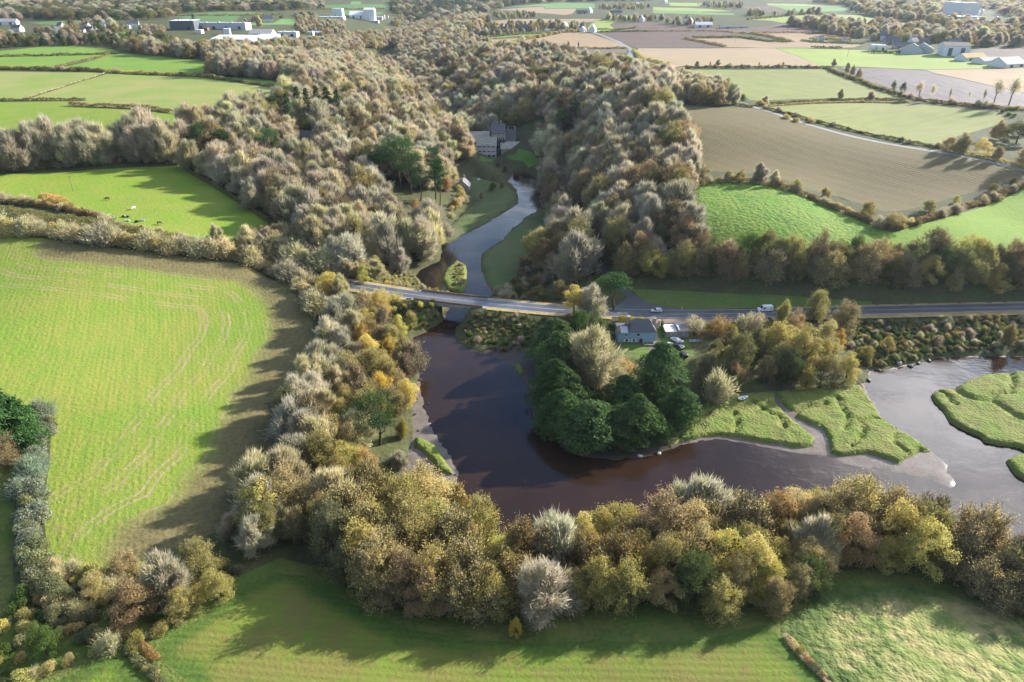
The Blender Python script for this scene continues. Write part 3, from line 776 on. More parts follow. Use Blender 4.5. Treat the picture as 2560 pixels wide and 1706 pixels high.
def make_leafy(h=11.0, R=5.0, nl=20, n=5200, size=0.42, z0=0.16, lobe=0.34, clear=0.0, thin=1.0):
    zb, zt = h * z0, h * 0.97
    L = dome(nl, R * 0.78, zb, zt - R * 0.12, 0.5, 0.08)
    L = np.concatenate([L, [[0, 0, zb + (zt - zb) * 0.62]]])
    lr = R * lobe * rng.uniform(0.75, 1.25, len(L)); lr[-1] *= 1.5
    p = lr ** 2 / (lr ** 2).sum()
    k = rng.choice(len(L), n, p=p)
    d = unit(rng.normal(size=(n, 3)) + [0, 0, 0.25])
    rr = rng.uniform(0.35, 1, n) ** 0.4
    # small sprays inside each lobe make its surface lumpy
    rr *= 0.82 + 0.3 * vnoise(d[:, 0] * 3 + k * 3.1, d[:, 1] * 3 + d[:, 2] * 2, 0.55, 4)
    c = L[k] + d * (lr[k] * rr)[:, None] * [1, 1, 0.85]
    st = rng.random(n) < 0.16
    c[st] += (d * (lr[k] * rng.uniform(0.1, 0.55, n))[:, None] + rng.normal(size=(n, 3)) * 0.2)[st]
    c[:, 2] = np.maximum(c[:, 2], 0.25)
    V, Fs = leaf_quads(c, d * 0.8 + rng.normal(size=(n, 3)) * 0.7, size * rng.uniform(0.6, 1.35, n), 0.75)
    lv_ = np.clip(0.5 * vnoise(k * 7.7, k * 3.3, 1.0, 5) + 0.5 * rng.random(n), 0, 1)
    crown = (V, Fs, np.repeat(lv_, 4))
    parts = [tube((0, 0, -0.6), (0, 0, zb + (zt - zb) * 0.35), h * 0.026, h * 0.017, 6, 0.1)]
    top = np.array([0, 0, zb + (zt - zb) * 0.3])
    for i in range(min(9, len(L))):
        parts.append(tube(top * rng.uniform(0.6, 1.0), L[i], h * 0.011, h * 0.003, 4, 0.25))
    for _ in range(150):
        i = rng.integers(0, len(L)); e = unit(rng.normal(size=3) + [0, 0, 0.4]) * lr[i] * rng.uniform(0.7, 1.25)
        parts.append(tube(L[i] - [0, 0, lr[i] * 0.3], L[i] + e, 0.035, 0.010, 3, 0.25))
    return crown, join(parts)

def make_bare(h=11.0, R=5.0, nb=34, n=5600, tw=1.7, w=0.062, z0=0.12, up=0.55, ivy=0):
    """leafless crown: limbs, boughs and a haze of upswept twigs"""
    zb, zt = h * z0, h
    L = dome(nb, R * 0.82, zb, zt - tw * 0.6, 0.45, 0.05)
    fork = np.array([0, 0, zb + (zt - zb) * 0.16])
    parts = [tube((0, 0, -0.6), fork, h * 0.028, h * 0.02, 6, 0.1)]
    base, dirs = [], []
    for i, c in enumerate(L):
        mid = fork + (c - fork) * rng.uniform(0.35, 0.6) + rng.normal(size=3) * 0.35
        if i % 2 == 0:
            parts.append(tube(fork * [1, 1, rng.uniform(0.7, 1.05)], mid, h * 0.011, h * 0.006, 4, 0.2))
            parts.append(tube(mid, c, h * 0.006, h * 0.002, 3, 0.2))
        for _ in range(5):
            e = c + unit((c - fork) * [1, 1, 0.8] + rng.normal(size=3) * 2.2 + [0, 0, up * 3]) * rng.uniform(0.8, 2.0)
            if i % 2 == 0 and rng.random() < 0.6:
                parts.append(tube(mid if rng.random() < 0.3 else c, e, h * 0.0035, h * 0.0012, 3, 0.2))
            base.append((c + mid) / 2 + rng.normal(size=3) * 0.5); dirs.append(e - c)
            base.append((c + e) / 2); dirs.append(e - c)
            base.append(c); dirs.append(e - c)
    base, dirs = np.array(base), unit(np.array(dirs))
    k = rng.integers(0, len(base), n)
    d = unit(dirs[k] * 0.9 + rng.normal(size=(n, 3)) * 0.42 + unit(base[k] - fork) * 0.35 + [0, 0, up * 0.5])
    a = base[k] + rng.normal(size=(n, 3)) * 0.45
    ln = tw * rng.uniform(0.5, 1.3, n)
    s = unit(np.cross(d, rng.normal(size=(n, 3)))) * (w * rng.uniform(0.6, 1.4, n))[:, None]
    mid = a + d * (ln * 0.45)[:, None]
    tip = a + d * ln[:, None] + rng.normal(size=(n, 3)) * 0.12
    V = np.stack([a - s, a + s, mid + s * 0.8, tip], 1).reshape(-1, 3)
    V[:, 2] = np.maximum(V[:, 2], 0.1)
    Fs = np.arange(4 * n).reshape(n, 4)
    lv_ = 0.25 + 0.75 * rng.random(n)
    crown = (V, Fs, np.repeat(lv_, 4))
    ivyp = None
    if ivy:
        m = ivy
        t = rng.uniform(0, 1, m) ** 1.3
        i = rng.integers(0, max(3, len(L) // 3), m)
        c = fork * 0.2 + (L[i] - fork * 0.2) * (t * 0.75)[:, None] + rng.normal(size=(m, 3)) * (0.3 + 0.5 * t[:, None])
        Vi, Fi = leaf_quads(c, rng.normal(size=(m, 3)) + [0, 0, 0.3], 0.26 * rng.uniform(0.6, 1.3, m))
        ivyp = (Vi, Fi, np.repeat(rng.random(m), 4))
    return crown, join(parts), ivyp

def make_branchy(h=12.0, R=5.0, nb=46, nleaf=8000, ntwig=2600, size=0.27, z0=0.05, up=0.8, tw=1.3):
    """leafy crown carried by its branches: leaves gather along fine twigs, so edges stay ragged"""
    (Vt, Ft, lt), trunk, _ = make_bare(h, R, nb, ntwig, tw, 0.036, z0, up, 0)
    k = rng.integers(0, ntwig, nleaf)
    q = Vt.reshape(-1, 4, 3)
    s = rng.uniform(0.1, 1.15, nleaf)[:, None]
    a, b = (q[:, 0] + q[:, 1]) / 2, q[:, 3]
    c = a[k] + (b[k] - a[k]) * s + rng.normal(size=(nleaf, 3)) * 0.20
    c[:, 2] = np.maximum(c[:, 2], 0.2)
    d = unit(c - [0, 0, h * 0.4])
    Vl, Fl = leaf_quads(c, d * 0.6 + rng.normal(size=(nleaf, 3)) * 0.8, size * rng.uniform(0.6, 1.4, nleaf), 0.75)
    lv_ = np.clip(0.45 * np.repeat(vnoise(c[:, 0], c[:, 1] + c[:, 2], 1.3, 2)[:, None], 4, 1).ravel() + 0.55 * np.repeat(rng.random(nleaf), 4), 0, 1)
    V = np.concatenate([Vl, Vt]); Fs = np.concatenate([Fl, Ft + len(Vl)])
    mi = np.concatenate([np.zeros(len(Fl), int), np.ones(len(Ft), int)])
    return (V, Fs, np.concatenate([lv_, lt]), mi), trunk

def make_pine(h=15.0, R=5.0, nl=12, n=4200, z0=0.62, flatz=0.4, size=0.40, multi=1):
    """open pine: a clean forked trunk under flat clumps of needles"""
    zb = h * z0
    L = dome(nl, R * 0.75, zb, h * 0.95, 0.35, 0.05)
    lr = R * 0.36 * rng.uniform(0.75, 1.3, nl)
    k = rng.choice(nl, n, p=lr ** 2 / (lr ** 2).sum())
    d = unit(rng.normal(size=(n, 3)) + [0, 0, 0.5])
    c = L[k] + d * (lr[k] * rng.uniform(0.4, 1, n) ** 0.5)[:, None] * [1, 1, flatz]
    # tufts
    c += (np.stack([vnoise(c[:, 0], c[:, 2], 0.7, i) for i in (1, 2, 3)], 1) - 0.5) * 0.9
    V, Fs = leaf_quads(c, d * 0.5 + rng.normal(size=(n, 3)) * 0.8, size * rng.uniform(0.6, 1.3, n), 0.55)
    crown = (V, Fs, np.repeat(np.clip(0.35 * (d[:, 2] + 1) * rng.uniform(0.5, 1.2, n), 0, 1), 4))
    parts = []
    f = np.array([rng.normal() * 0.5, rng.normal() * 0.5, h * z0 * 0.6])
    parts.append(tube((0, 0, -0.8), f, h * 0.024, h * 0.017, 6, 0.12))
    for i in range(nl):
        if i < 2 + multi * 2:
            parts.append(tube(f * rng.uniform(0.7, 1.1), L[i] * [1, 1, 0.98], h * 0.012, h * 0.004, 4, 0.25))
        else:
            j = rng.integers(0, 2 + multi * 2)
            parts.append(tube(f + (L[j] - f) * rng.uniform(0.4, 0.8), L[i], h * 0.006, h * 0.002, 4, 0.25))
    return crown, join(parts)

def make_tall_pine(h=22.0, R=4.5, n=4200, z0=0.42):
    """tall pine with tiers of upcurved boughs along a straight mast"""
    tiers = 9
    Vc, lvl, parts = [], [], [tube((0, 0, -1), (rng.normal() * 0.5, rng.normal() * 0.5, h * 0.97), h * 0.016, h * 0.003, 6, 0.05)]
    per = n // (tiers * 5)
    for t in range(tiers):
        z = h * (z0 + (1 - z0) * (t + 0.5) / tiers)
        rr = R * (1.0 - 0.55 * abs((t + 1) / tiers - 0.35) / 0.65)
        for b in range(5):
            an = rng.uniform(0, 2 * math.pi); L = rr * rng.uniform(0.5, 1.05)
            e = np.array([math.cos(an) * L, math.sin(an) * L, z + L * 0.18])
            parts.append(tube((0, 0, z - 0.5), e, 0.09, 0.03, 3, 0.2))
            m = per
            s = rng.uniform(0.35, 1.1, m)
            c = np.array([0, 0, z]) + (e - [0, 0, z]) * s[:, None] + rng.normal(size=(m, 3)) * [0.75, 0.75, 0.28] * (0.6 + 0.5 * s[:, None])
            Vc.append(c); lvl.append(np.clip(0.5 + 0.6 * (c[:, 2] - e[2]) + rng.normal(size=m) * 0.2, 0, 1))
    c = np.concatenate(Vc); m = len(c)
    V, Fs = leaf_quads(c, rng.normal(size=(m, 3)) + [0, 0, 0.7], 0.42 * rng.uniform(0.6, 1.3, m), 0.6)
    return (V, Fs, np.repeat(np.concatenate(lvl), 4)), join(parts)

def make_cypress(h=15.0, R=6.5, n=9000, boughs=70, droop=0.18, size=0.46, shape=2.6):
    """big spreading conifer: feathery boughs in layers from the ground up"""
    Vc, N, lvl, parts = [], [], [], [tube((0, 0, -1), (0, 0, h * 0.93), h * 0.03, h * 0.004, 6, 0.05)]
    per = n // boughs
    for b in range(boughs):
        t = (b + rng.random()) / boughs
        z = h * (0.03 + 0.9 * t)
        rr = R * (1 - t ** shape) ** 0.62 * rng.uniform(0.5, 1.2) * (0.72 + 0.5 * float(vnoise(np.array([math.cos(b * 2.399) * 1.5 + R]), np.array([math.sin(b * 2.399) * 1.5 + t * 2.5]), 1.0, 5)[0])) + 0.4
        an = b * 2.399 + rng.normal() * 0.3
        dr = np.array([math.cos(an), math.sin(an), 0.0])
        sd = np.array([-dr[1], dr[0], 0.0])
        s = rng.uniform(0.12, 1.0, per) ** 0.75
        rise = 0.28 * (1 - t * 0.4)
        zc = z + rr * (rise * s - droop * 2.2 * s ** 2.2) + rng.normal(size=per) * 0.13
        wd = rr * 0.34 * (1 - 0.72 * s) * rng.normal(size=per) * 0.9
        # finger-like sprays
        wd = np.sign(wd) * (np.abs(wd) + 0.25 * np.abs(np.sin(s * 19 + b)))
        c = dr * (rr * s)[:, None] + sd * wd[:, None]; c[:, 2] = np.maximum(zc, 0.2)
        Vc.append(c); N.append(np.tile(dr * 0.35 + [0, 0, 0.8], (per, 1)))
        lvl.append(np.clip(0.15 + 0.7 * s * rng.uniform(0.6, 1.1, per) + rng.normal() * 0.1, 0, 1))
        if b % 5 == 0:
            parts.append(tube((0, 0, z - 0.4), dr * rr * 0.6 + [0, 0, z + 0.3], 0.10, 0.03, 3, 0.2))
    c = np.concatenate(Vc); m = len(c)
    out = unit(np.concatenate(N) * [1, 1, 0] + rng.normal(size=(m, 3)) * [0.32, 0.32, 0.16] - [0, 0, droop])
    up_ = np.concatenate(N) + rng.normal(size=(m, 3)) * 0.5
    sdv = unit(np.cross(out, up_))
    L2 = (size * rng.uniform(0.8, 1.7, m))[:, None]; W2 = (size * rng.uniform(0.16, 0.34, m))[:, None]
    V = np.stack([c - out * L2 * 0.5, c + sdv * W2, c + out * L2 * 0.6, c - sdv * W2], 1).reshape(-1, 3)
    Fs = np.arange(4 * m).reshape(m, 4)
    return (V, Fs, np.repeat(np.concatenate(lvl), 4)), join(parts)

def make_bush(h=2.6, R=1.9, n=2300, size=0.19, nl=9):
    L = dome(nl, R * 0.7, 0.1, h * 0.8, 0.3, 0.0)
    lr = R * 0.45 * rng.uniform(0.7, 1.2, nl)
    k = rng.integers(0, nl, n)
    d = unit(rng.normal(size=(n, 3)) + [0, 0, 0.2])
    c = L[k] + d * (lr[k] * rng.uniform(0.3, 1, n) ** 0.4)[:, None]
    c[:, 2] = np.maximum(c[:, 2], 0.05)
    V, Fs = leaf_quads(c, d * 0.5 + rng.normal(size=(n, 3)), size * rng.uniform(0.6, 1.4, n))
    st = join([tube((0, 0, -0.3), L[i] * [0.7, 0.7, 0.8], 0.06, 0.02, 3, 0.3) for i in range(5)])
    return (V, Fs, np.repeat(rng.random(n), 4)), st

PROTO = {}    # kind -> list of (crown mesh, trunk mesh, ivy mesh or None, nominal height, nominal radius)
def add_proto(kind, crown, trunk, h, R, cm, tm, ivy=None):
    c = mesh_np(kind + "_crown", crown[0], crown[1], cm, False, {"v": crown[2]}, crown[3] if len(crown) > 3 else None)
    t = mesh_np(kind + "_trunk", trunk[0], trunk[1], tm, True)
    iv = mesh_np(kind + "_ivy", ivy[0], ivy[1], m_leaf, False, {"v": ivy[2]}) if ivy else None
    PROTO.setdefault(kind, []).append((c, t, iv, h, R))

m_inner = flat("inner_twigs", (0.225, 0.185, 0.115), 0.9, 0.1, var=0.3, scale=0.8)
for h, R, nl, z0, lobe, n in ((11, 5.2, 44, 0.05, 0.22, 9500), (13, 4.4, 40, 0.06, 0.24, 9000), (10, 5.6, 52, 0.04, 0.19, 9500)):
    c, t = make_leafy(h, R, nl, int(n * 1.5), 0.225, z0, lobe)
    add_proto("broadleaf_tree", c, t, h, R, m_leaf, m_bark)
for h, R, nb, nl, nt, up, tw in ((12, 5.0, 52, 15000, 2600, 0.9, 1.3), (11, 5.4, 60, 15000, 2600, 0.6, 1.2), (13, 4.4, 48, 14000, 2600, 1.2, 1.5), (10, 4.8, 54, 13000, 2200, 0.5, 1.1), (12, 4.6, 64, 15000, 2600, 0.8, 1.0)):
    c, t = make_branchy(h, R, nb, nl, nt, 0.21, 0.04, up, tw)
    add_proto("broadleaf_tree", c, t, h, R, [m_leaf, m_inner], m_bark)
for h, R, nb, nl, nt, up, tw in ((12, 5.0, 44, 6000, 4400, 0.9, 1.6), (10, 4.8, 40, 5200, 4000, 0.7, 1.4), (11, 4.2, 40, 5000, 4200, 1.2, 1.7)):
    c, t = make_branchy(h, R, nb, nl, nt, 0.20, 0.10, up, tw)
    add_proto("thin_tree", c, t, h, R, [m_leaf, m_inner], m_bark)
for h, R, nb, n, tw, up in ((11, 5.2, 40, 7400, 1.7, 1.1), (12, 4.6, 40, 7400, 1.9, 1.4), (10, 5.4, 44, 7400, 1.5, 0.9), (13, 4.4, 38, 7000, 2.1, 1.6), (9, 4.6, 36, 6600, 1.4, 1.0)):
    c, t, iv = make_bare(h, R, nb, int(n * 1.75), tw, 0.042, 0.08, up, 0)
    add_proto("bare_tree", c, t, h, R, m_twig, m_bark)
for h, R in ((12, 5.2), (11, 4.8)):
    c, t, iv = make_bare(h, R, 44, 10000, 1.6, 0.040, 0.08, 0.8, 2600)
    add_proto("ivy_bare_tree", c, t, h, R, m_twig, m_barkp, iv)
c, t, iv = make_bare(11, 5.8, 80, 16000, 1.15, 0.026, 0.05, 0.3, 0)
add_proto("pale_bare_tree", c, t, 11, 6.0, m_twig, m_barkp)
c, t, iv = make_bare(8, 3.2, 20, 1300, 1.1, 0.05, 0.25, 0.5, 0)
add_proto("lone_bare_tree", c, t, 8, 3.2, m_twig, m_bark)
c, t, iv = make_bare(9, 2.4, 16, 700, 1.3, 0.05, 0.35, 0.9, 0)
add_proto("lone_bare_tree", c, t, 9, 2.4, m_twig, m_bark)
for h, R, nl, z0, fz in ((14, 5.5, 14, 0.60, 0.42), (13, 6.0, 15, 0.55, 0.5), (16, 5.0, 13, 0.55, 0.55)):
    c, t = make_pine(h, R, nl, 4600, z0, fz)
    add_proto("pine_tree", c, t, h, R, m_needle, m_bark2)
c, t = make_pine(15, 8.0, 22, 6000, 0.52, 0.30, 0.32)
add_proto("pine_tree", c, t, 15, 8.0, m_needle, m_bark2)
for h, R in ((22, 4.6), (20, 5.2)):
    c, t = make_tall_pine(h, R)
    add_proto("tall_pine_tree", c, t, h, R, m_needle, m_bark2)
for h, R, n in ((15, 7.6, 11000), (13, 7.2, 10000), (16, 7.0, 10500)):
    c, t = make_cypress(h, R, n, 84, 0.17, 0.62)
    add_proto("conifer_tree", c, t, h, R, m_needle, m_bark2)
c, t = make_cypress(14, 2.9, 3600, 60, 0.1, 0.40, 1.5)
add_proto("spire_tree", c, t, 14, 2.9, m_needle, m_bark2)
c, t = make_cypress(15, 2.4, 3400, 60, 0.16, 0.40, 1.4)
add_proto("spire_tree", c, t, 15, 2.4, m_needle, m_bark2)
for h, R in ((2.6, 2.0), (2.0, 1.7), (3.2, 2.1)):
    c, t = make_bush(h, R)
    add_proto("bush", c, t, h, R, m_leaf, m_bark)
c, t, iv = make_bare(3.2, 2.0, 18, 2600, 0.8, 0.022, 0.04, 0.6, 0)
add_proto("twiggy_bush", c, t, 3.2, 2.0, m_twig, m_bark)

# ---- colours (surface colour of foliage), each with the words a label uses
COLS = {
 "grey": (0.41, 0.37, 0.28), "taupe": (0.43, 0.37, 0.262), "mauve": (0.385, 0.33, 0.255), "straw": (0.47, 0.41, 0.25),
 "olive": (0.37, 0.345, 0.125), "dolive": (0.185, 0.185, 0.075), "yolive": (0.48, 0.43, 0.145), "yellow": (0.52, 0.38, 0.085), "lemon": (0.45, 0.40, 0.08),
 "orange": (0.48, 0.325, 0.145), "rust": (0.30, 0.195, 0.09), "brown": (0.29, 0.225, 0.125), "khaki": (0.44, 0.375, 0.18),
 "green": (0.095, 0.15, 0.045), "sage": (0.20, 0.22, 0.115), "silver": (0.235, 0.265, 0.195), "dark": (0.045, 0.078, 0.032), "pine": (0.052, 0.105, 0.040), "cyp": (0.060, 0.104, 0.040), "bgreen": (0.065, 0.125, 0.034), "blueg": (0.05, 0.085, 0.05),
}
WORD = {"grey": "grey", "taupe": "grey-brown", "mauve": "purplish-grey", "straw": "straw-coloured", "olive": "olive", "dolive": "dark olive", "yolive": "yellow-olive", "yellow": "golden yellow",
 "lemon": "lemon yellow", "orange": "orange", "rust": "rust-brown", "brown": "brown", "khaki": "khaki", "green": "green", "sage": "sage green", "silver": "silvery green", "dark": "blackish green", "pine": "dark green",
 "cyp": "deep green", "bgreen": "bright green", "blueg": "bluish green"}
NAME = {"broadleaf_tree": "broadleaf_tree", "thin_tree": "broadleaf_tree", "bare_tree": "bare_tree", "ivy_bare_tree": "bare_tree", "pale_bare_tree": "bare_tree", "lone_bare_tree": "bare_tree",
 "pine_tree": "pine_tree", "tall_pine_tree": "pine_tree", "conifer_tree": "conifer_tree", "spire_tree": "conifer_tree", "bush": "bush", "twiggy_bush": "bush"}
DESC = {"broadleaf_tree": "leafy tree", "thin_tree": "half-bare tree", "bare_tree": "bare tree", "ivy_bare_tree": "ivy-clad bare tree", "pale_bare_tree": "bare tree with pale limbs", "lone_bare_tree": "thin bare tree",
 "pine_tree": "flat-topped pine", "tall_pine_tree": "tall pine", "conifer_tree": "spreading conifer", "spire_tree": "pointed conifer", "bush": "bush", "twiggy_bush": "twiggy bush"}

PLANTS = []   # [kind, variant, x, y, h, widen, colour, group, fixed label or None]
def plant(kind, x, y, h, col, group, wide=1.0, label=None, var=None):
    PLANTS.append([kind, int(rng.integers(0, len(PROTO[kind]))) if var is None else var, float(x), float(y), float(h), wide, col, group, label])

def pick(mix):
    w = np.array([m[2] for m in mix], float)
    return mix[rng.choice(len(mix), p=w / w.sum())]

def wood(px, spacing, mix, hr, group, xy=None, road_clear=6.5, water_clear=0.6, widen=(0.9, 1.2), skip=()):
    """fill an outline with trees; mix = [(kind, colour, weight)]"""
    P_ = ground(px) if xy is None else xy
    lo, hi = P_.min(0), P_.max(0)
    nx, ny = int((hi[0] - lo[0]) / spacing) + 2, int((hi[1] - lo[1]) / (spacing * 0.87)) + 2
    gx, gy = np.meshgrid(np.arange(nx), np.arange(ny))
    q = np.stack([lo[0] + (gx + 0.5 * (gy % 2)).ravel() * spacing, lo[1] + gy.ravel() * spacing * 0.87], 1)
    q += rng.uniform(-0.36, 0.36, q.shape) * spacing
    q = q[inside(q[:, 0], q[:, 1], P_)]
    if len(q) and water_clear is not None:
        q = q[~inside(q[:, 0], q[:, 1], river)]
        if len(q): q = q[seg_dist(q[:, 0], q[:, 1], river)[0] > water_clear]
    for rd, c in ((west[:, :2], road_clear), (east[:, :2], road_clear), (lane1_xy, 4.0), (lane2_xy, 4.2)):
        if len(q): q = q[seg_dist(q[:, 0], q[:, 1], rd, False)[0] > c]
    for s in skip:
        if len(q): q = q[~inside(q[:, 0], q[:, 1], s)]
    for x, y in q:
        k, c, _ = pick(mix)
        plant(k, x, y, rng.uniform(*hr), c, group, rng.uniform(*widen))

def row(px, spacing, mix, hr, group, jit=0.8, widen=(0.9, 1.3)):
    q, n = strip(ground(px), 1)
    s = np.concatenate([[0], np.cumsum(np.hypot(*np.diff(q, axis=0).T))])
    for t in np.arange(spacing * 0.5, s[-1], spacing):
        t = t + rng.uniform(-.35, .35) * spacing
        x, y = np.interp(t, s, q[:, 0]) + rng.normal() * jit, np.interp(t, s, q[:, 1]) + rng.normal() * jit
        k, c, _ = pick(mix)
        plant(k, x, y, rng.uniform(*hr), c, group, rng.uniform(*widen))
# ------------------------------------------------------------------ where the trees stand
BARE = [("bare_tree", "grey", 5), ("bare_tree", "taupe", 4), ("bare_tree", "mauve", 2), ("ivy_bare_tree", "grey", 1.5), ("thin_tree", "khaki", 1)]
MIXW = [("bare_tree", "grey", 4), ("bare_tree", "taupe", 6), ("bare_tree", "mauve", 2), ("bare_tree", "straw", 3), ("broadleaf_tree", "olive", .9), ("broadleaf_tree", "brown", .5), ("thin_tree", "khaki", 1.6), ("thin_tree", "rust", 0.4), ("broadleaf_tree", "dolive", 0.7), ("ivy_bare_tree", "taupe", 1)]
RIGHTW = [("bare_tree", "taupe", 4), ("bare_tree", "mauve", 3), ("bare_tree", "grey", 2.5), ("broadleaf_tree", "dolive", 2.2), ("broadleaf_tree", "brown", 2), ("broadleaf_tree", "olive", 1.6), ("thin_tree", "rust", 1.2), ("thin_tree", "khaki", 1.5)]
BANK = [("broadleaf_tree", "yolive", 4), ("broadleaf_tree", "olive", 3), ("broadleaf_tree", "yellow", 0.7), ("thin_tree", "straw", 2), ("bare_tree", "straw", 1.2), ("broadleaf_tree", "khaki", 1.5), ("broadleaf_tree", "orange", 0.25)]
FORE = [("broadleaf_tree", "yolive", 4), ("broadleaf_tree", "olive", 3), ("thin_tree", "yolive", 3), ("broadleaf_tree", "khaki", 2), ("bare_tree", "straw", 0.7), ("thin_tree", "yellow", 1.0), ("broadleaf_tree", "sage", 1.2), ("broadleaf_tree", "brown", 0.3)]
FORE2 = [("broadleaf_tree", "olive", 4), ("broadleaf_tree", "khaki", 4), ("thin_tree", "khaki", 2), ("broadleaf_tree", "yolive", 2), ("broadleaf_tree", "brown", 0.5), ("thin_tree", "orange", 0.3), ("bare_tree", "grey", 0.6), ("broadleaf_tree", "green", 0.6)]
BELT = [("broadleaf_tree", "dolive", 4), ("broadleaf_tree", "brown", 3), ("broadleaf_tree", "olive", 3), ("broadleaf_tree", "khaki", 1.5), ("broadleaf_tree", "green", 1), ("thin_tree", "khaki", 1), ("bare_tree", "taupe", 1)]
FARW = [("bare_tree", "taupe", 4), ("bare_tree", "mauve", 3), ("bare_tree", "grey", 2), ("broadleaf_tree", "olive", 1.6), ("broadleaf_tree", "brown", 1.6), ("broadleaf_tree", "khaki", 2), ("thin_tree", "rust", 0.8), ("broadleaf_tree", "dolive", 0.8)]
FARD = [("bare_tree", "mauve", 3), ("broadleaf_tree", "dolive", 3), ("broadleaf_tree", "green", 2), ("pine_tree", "dark", 1.2), ("broadleaf_tree", "blueg", 2)]
SCRUB = [("bush", "green", 4), ("bush", "dolive", 4), ("bush", "sage", 2), ("twiggy_bush", "taupe", 1.5), ("bush", "olive", 1.5), ("bush", "brown", 1)]

yard = at([(1500,800),(1760,800),(1770,905),(1690,935),(1500,930)], 3.0)
mill_yard = np.array([(-50, 500), (-25, 492), (24, 492), (30, 520), (26, 562), (-50, 562)], float)
cot_yard = at([(1118,520),(1125,470),(1140,425),(1225,428),(1245,470),(1190,520),(1150,570),(1115,560)], 1.0)
clear_ = ground([(905,120),(985,118),(1000,150),(960,165),(905,165)])
shed_yard = ground([(715,345),(805,335),(815,400),(745,418)])

G_L, G_R, G_B, G_F = "trees on the left bank of the pond", "trees of the right valley wood", "trees of the near shore belt", "trees behind the main road"
wood([(640,655),(700,680),(760,720),(800,770),(870,800),(900,870),(870,950),(840,1050),(800,1150),(750,1250),(680,1300),(600,1330),(642,1230),(698,1165),(708,1090),(738,1010),(788,935),(811,860),(809,790),(778,735),(717,690)],
     7.0, [("bare_tree", "grey", 5), ("ivy_bare_tree", "grey", 4), ("bare_tree", "straw", 2), ("thin_tree", "khaki", 1), ("broadleaf_tree", "sage", 0.6)], (9, 13.5), G_L)
wood([(800,735),(900,765),(985,790),(1015,825),(1000,860),(1018,905),(1035,940),(1022,1000),(1010,1080),(985,1160),(940,1230),(860,1260),(790,1240),(820,1150),(850,1050),(885,950),(905,870),(880,800)],
     6.0, BANK, (8, 12.5), G_L, skip=[at([(925,1040),(1010,1040),(1010,1150),(925,1150)], 5.0)])
wood([(700,1300),(800,1250),(950,1262),(1040,1285),(1140,1292),(1180,1352),(1240,1410),(1330,1412),(1340,1550),(1180,1545),(1040,1520),(940,1490),(850,1440),(770,1405),(690,1390),(620,1400),(560,1350),(620,1320)],
     5.8, FORE, (8, 16), G_B)
wood([(1320,1412),(1480,1378),(1620,1360),(1685,1350),(1690,1300),(1780,1300),(1900,1306),(2050,1310),(2200,1345),(2330,1375),(2440,1410),(2520,1458),(2420,1440),(2290,1435),(2160,1430),(2040,1440),(1990,1500),(1900,1518),(1700,1538),(1600,1525),(1470,1530),(1335,1550)],
     5.8, FORE2, (8, 16.5), G_B, skip=[at([(1290,1400),(1420,1400),(1430,1560),(1290,1560)], 8.0)])
wood([(1500,705),(1580,695),(1700,695),(1850,708),(2000,718),(2150,737),(2350,737),(2560,732),(2800,722),(2800,660),(2560,662),(2400,667),(2230,662),(2050,670),(1900,660),(1740,645),(1620,652),(1540,660)],
     6.3, BELT, (9, 15.5), G_F, road_clear=9)
G1P = [(1365,450),(1365,420),(1380,380),(1400,330),(1440,290),(1500,255),(1600,240),(1672,256),(1660,270),(1687,330),(1720,395),(1738,430),(1722,470),(1716,560),(1738,640),(1620,655),(1540,660),(1440,700),(1390,720),(1335,705),(1335,670),(1380,600),(1385,550)]
wood(G1P, 8.2, RIGHTW, (11, 19), G_R, water_clear=2)
wood([(1350,382),(1165,366),(1150,320),(1150,262),(1160,240),(1130,200),(1100,170),(1080,150),(1180,146),(1280,146),(1362,146),(1416,150),(1470,185),(1540,203),(1640,220),(1690,235),(1600,248),(1500,265),(1440,300),(1400,340),(1375,395)],
     9.2, RIGHTW + [("pine_tree", "pine", 1.0)], (12, 20), G_R, skip=[mill_yard])
wood([(1640,226),(1700,216),(1760,231),(1832,262),(1800,267),(1700,261),(1650,257)], 7, [("bare_tree", "taupe", 3), ("broadleaf_tree", "khaki", 2), ("thin_tree", "straw", 1), ("ivy_bare_tree", "taupe", 1)], (11, 15), "trees at the head of the stubble field")
G_V = "trees of the left valley wood"
HP = [(482,428),(540,458),(595,495),(665,543),(708,573),(760,628),(800,662),(870,684),(980,688),(1025,668),(1070,655),(1085,600),(1118,560),(1158,520),(1182,492),(1140,474),(1145,430),(1178,398),(1160,360),(1120,330),(1060,300),(980,285),(900,270),(820,260),(720,266),(620,292),(540,308),(470,335),(445,385),(456,410)]
wood(HP, 8.0, MIXW, (10, 19), G_V, water_clear=2, skip=[cot_yard, shed_yard, ground([(975,475),(1115,475),(1135,530),(1110,590),(1020,590),(975,530)])])
wood([(640,272),(745,242),(780,228),(860,238),(960,252),(1060,272),(1130,312),(1170,312),(1150,262),(1100,218),(1050,182),(990,168),(930,168),(860,165),(780,172),(720,160),(640,160),(560,165),(520,190),(640,195),(740,213),(775,228)], 9.2, MIXW + [("spire_tree", "pine", 0.8)], (11, 19), G_V, skip=[mill_yard])
wood([(-60,445),(100,430),(180,424),(340,413),(452,409),(452,388),(420,375),(300,384),(150,398),(-60,416)], 9.0, [("bare_tree", "grey", 5), ("bare_tree", "taupe", 4), ("bare_tree", "mauve", 1)], (17, 22), "bare trees along the top of the cow pasture")
wood([(-60,436),(160,420),(330,408),(450,404),(448,398),(330,402),(160,412),(-60,428)], 2.6, [("bush", "brown", 2), ("bush", "dolive", 2), ("twiggy_bush", "taupe", 3)], (1.8, 3), "bushes under the bare trees of the cow pasture")
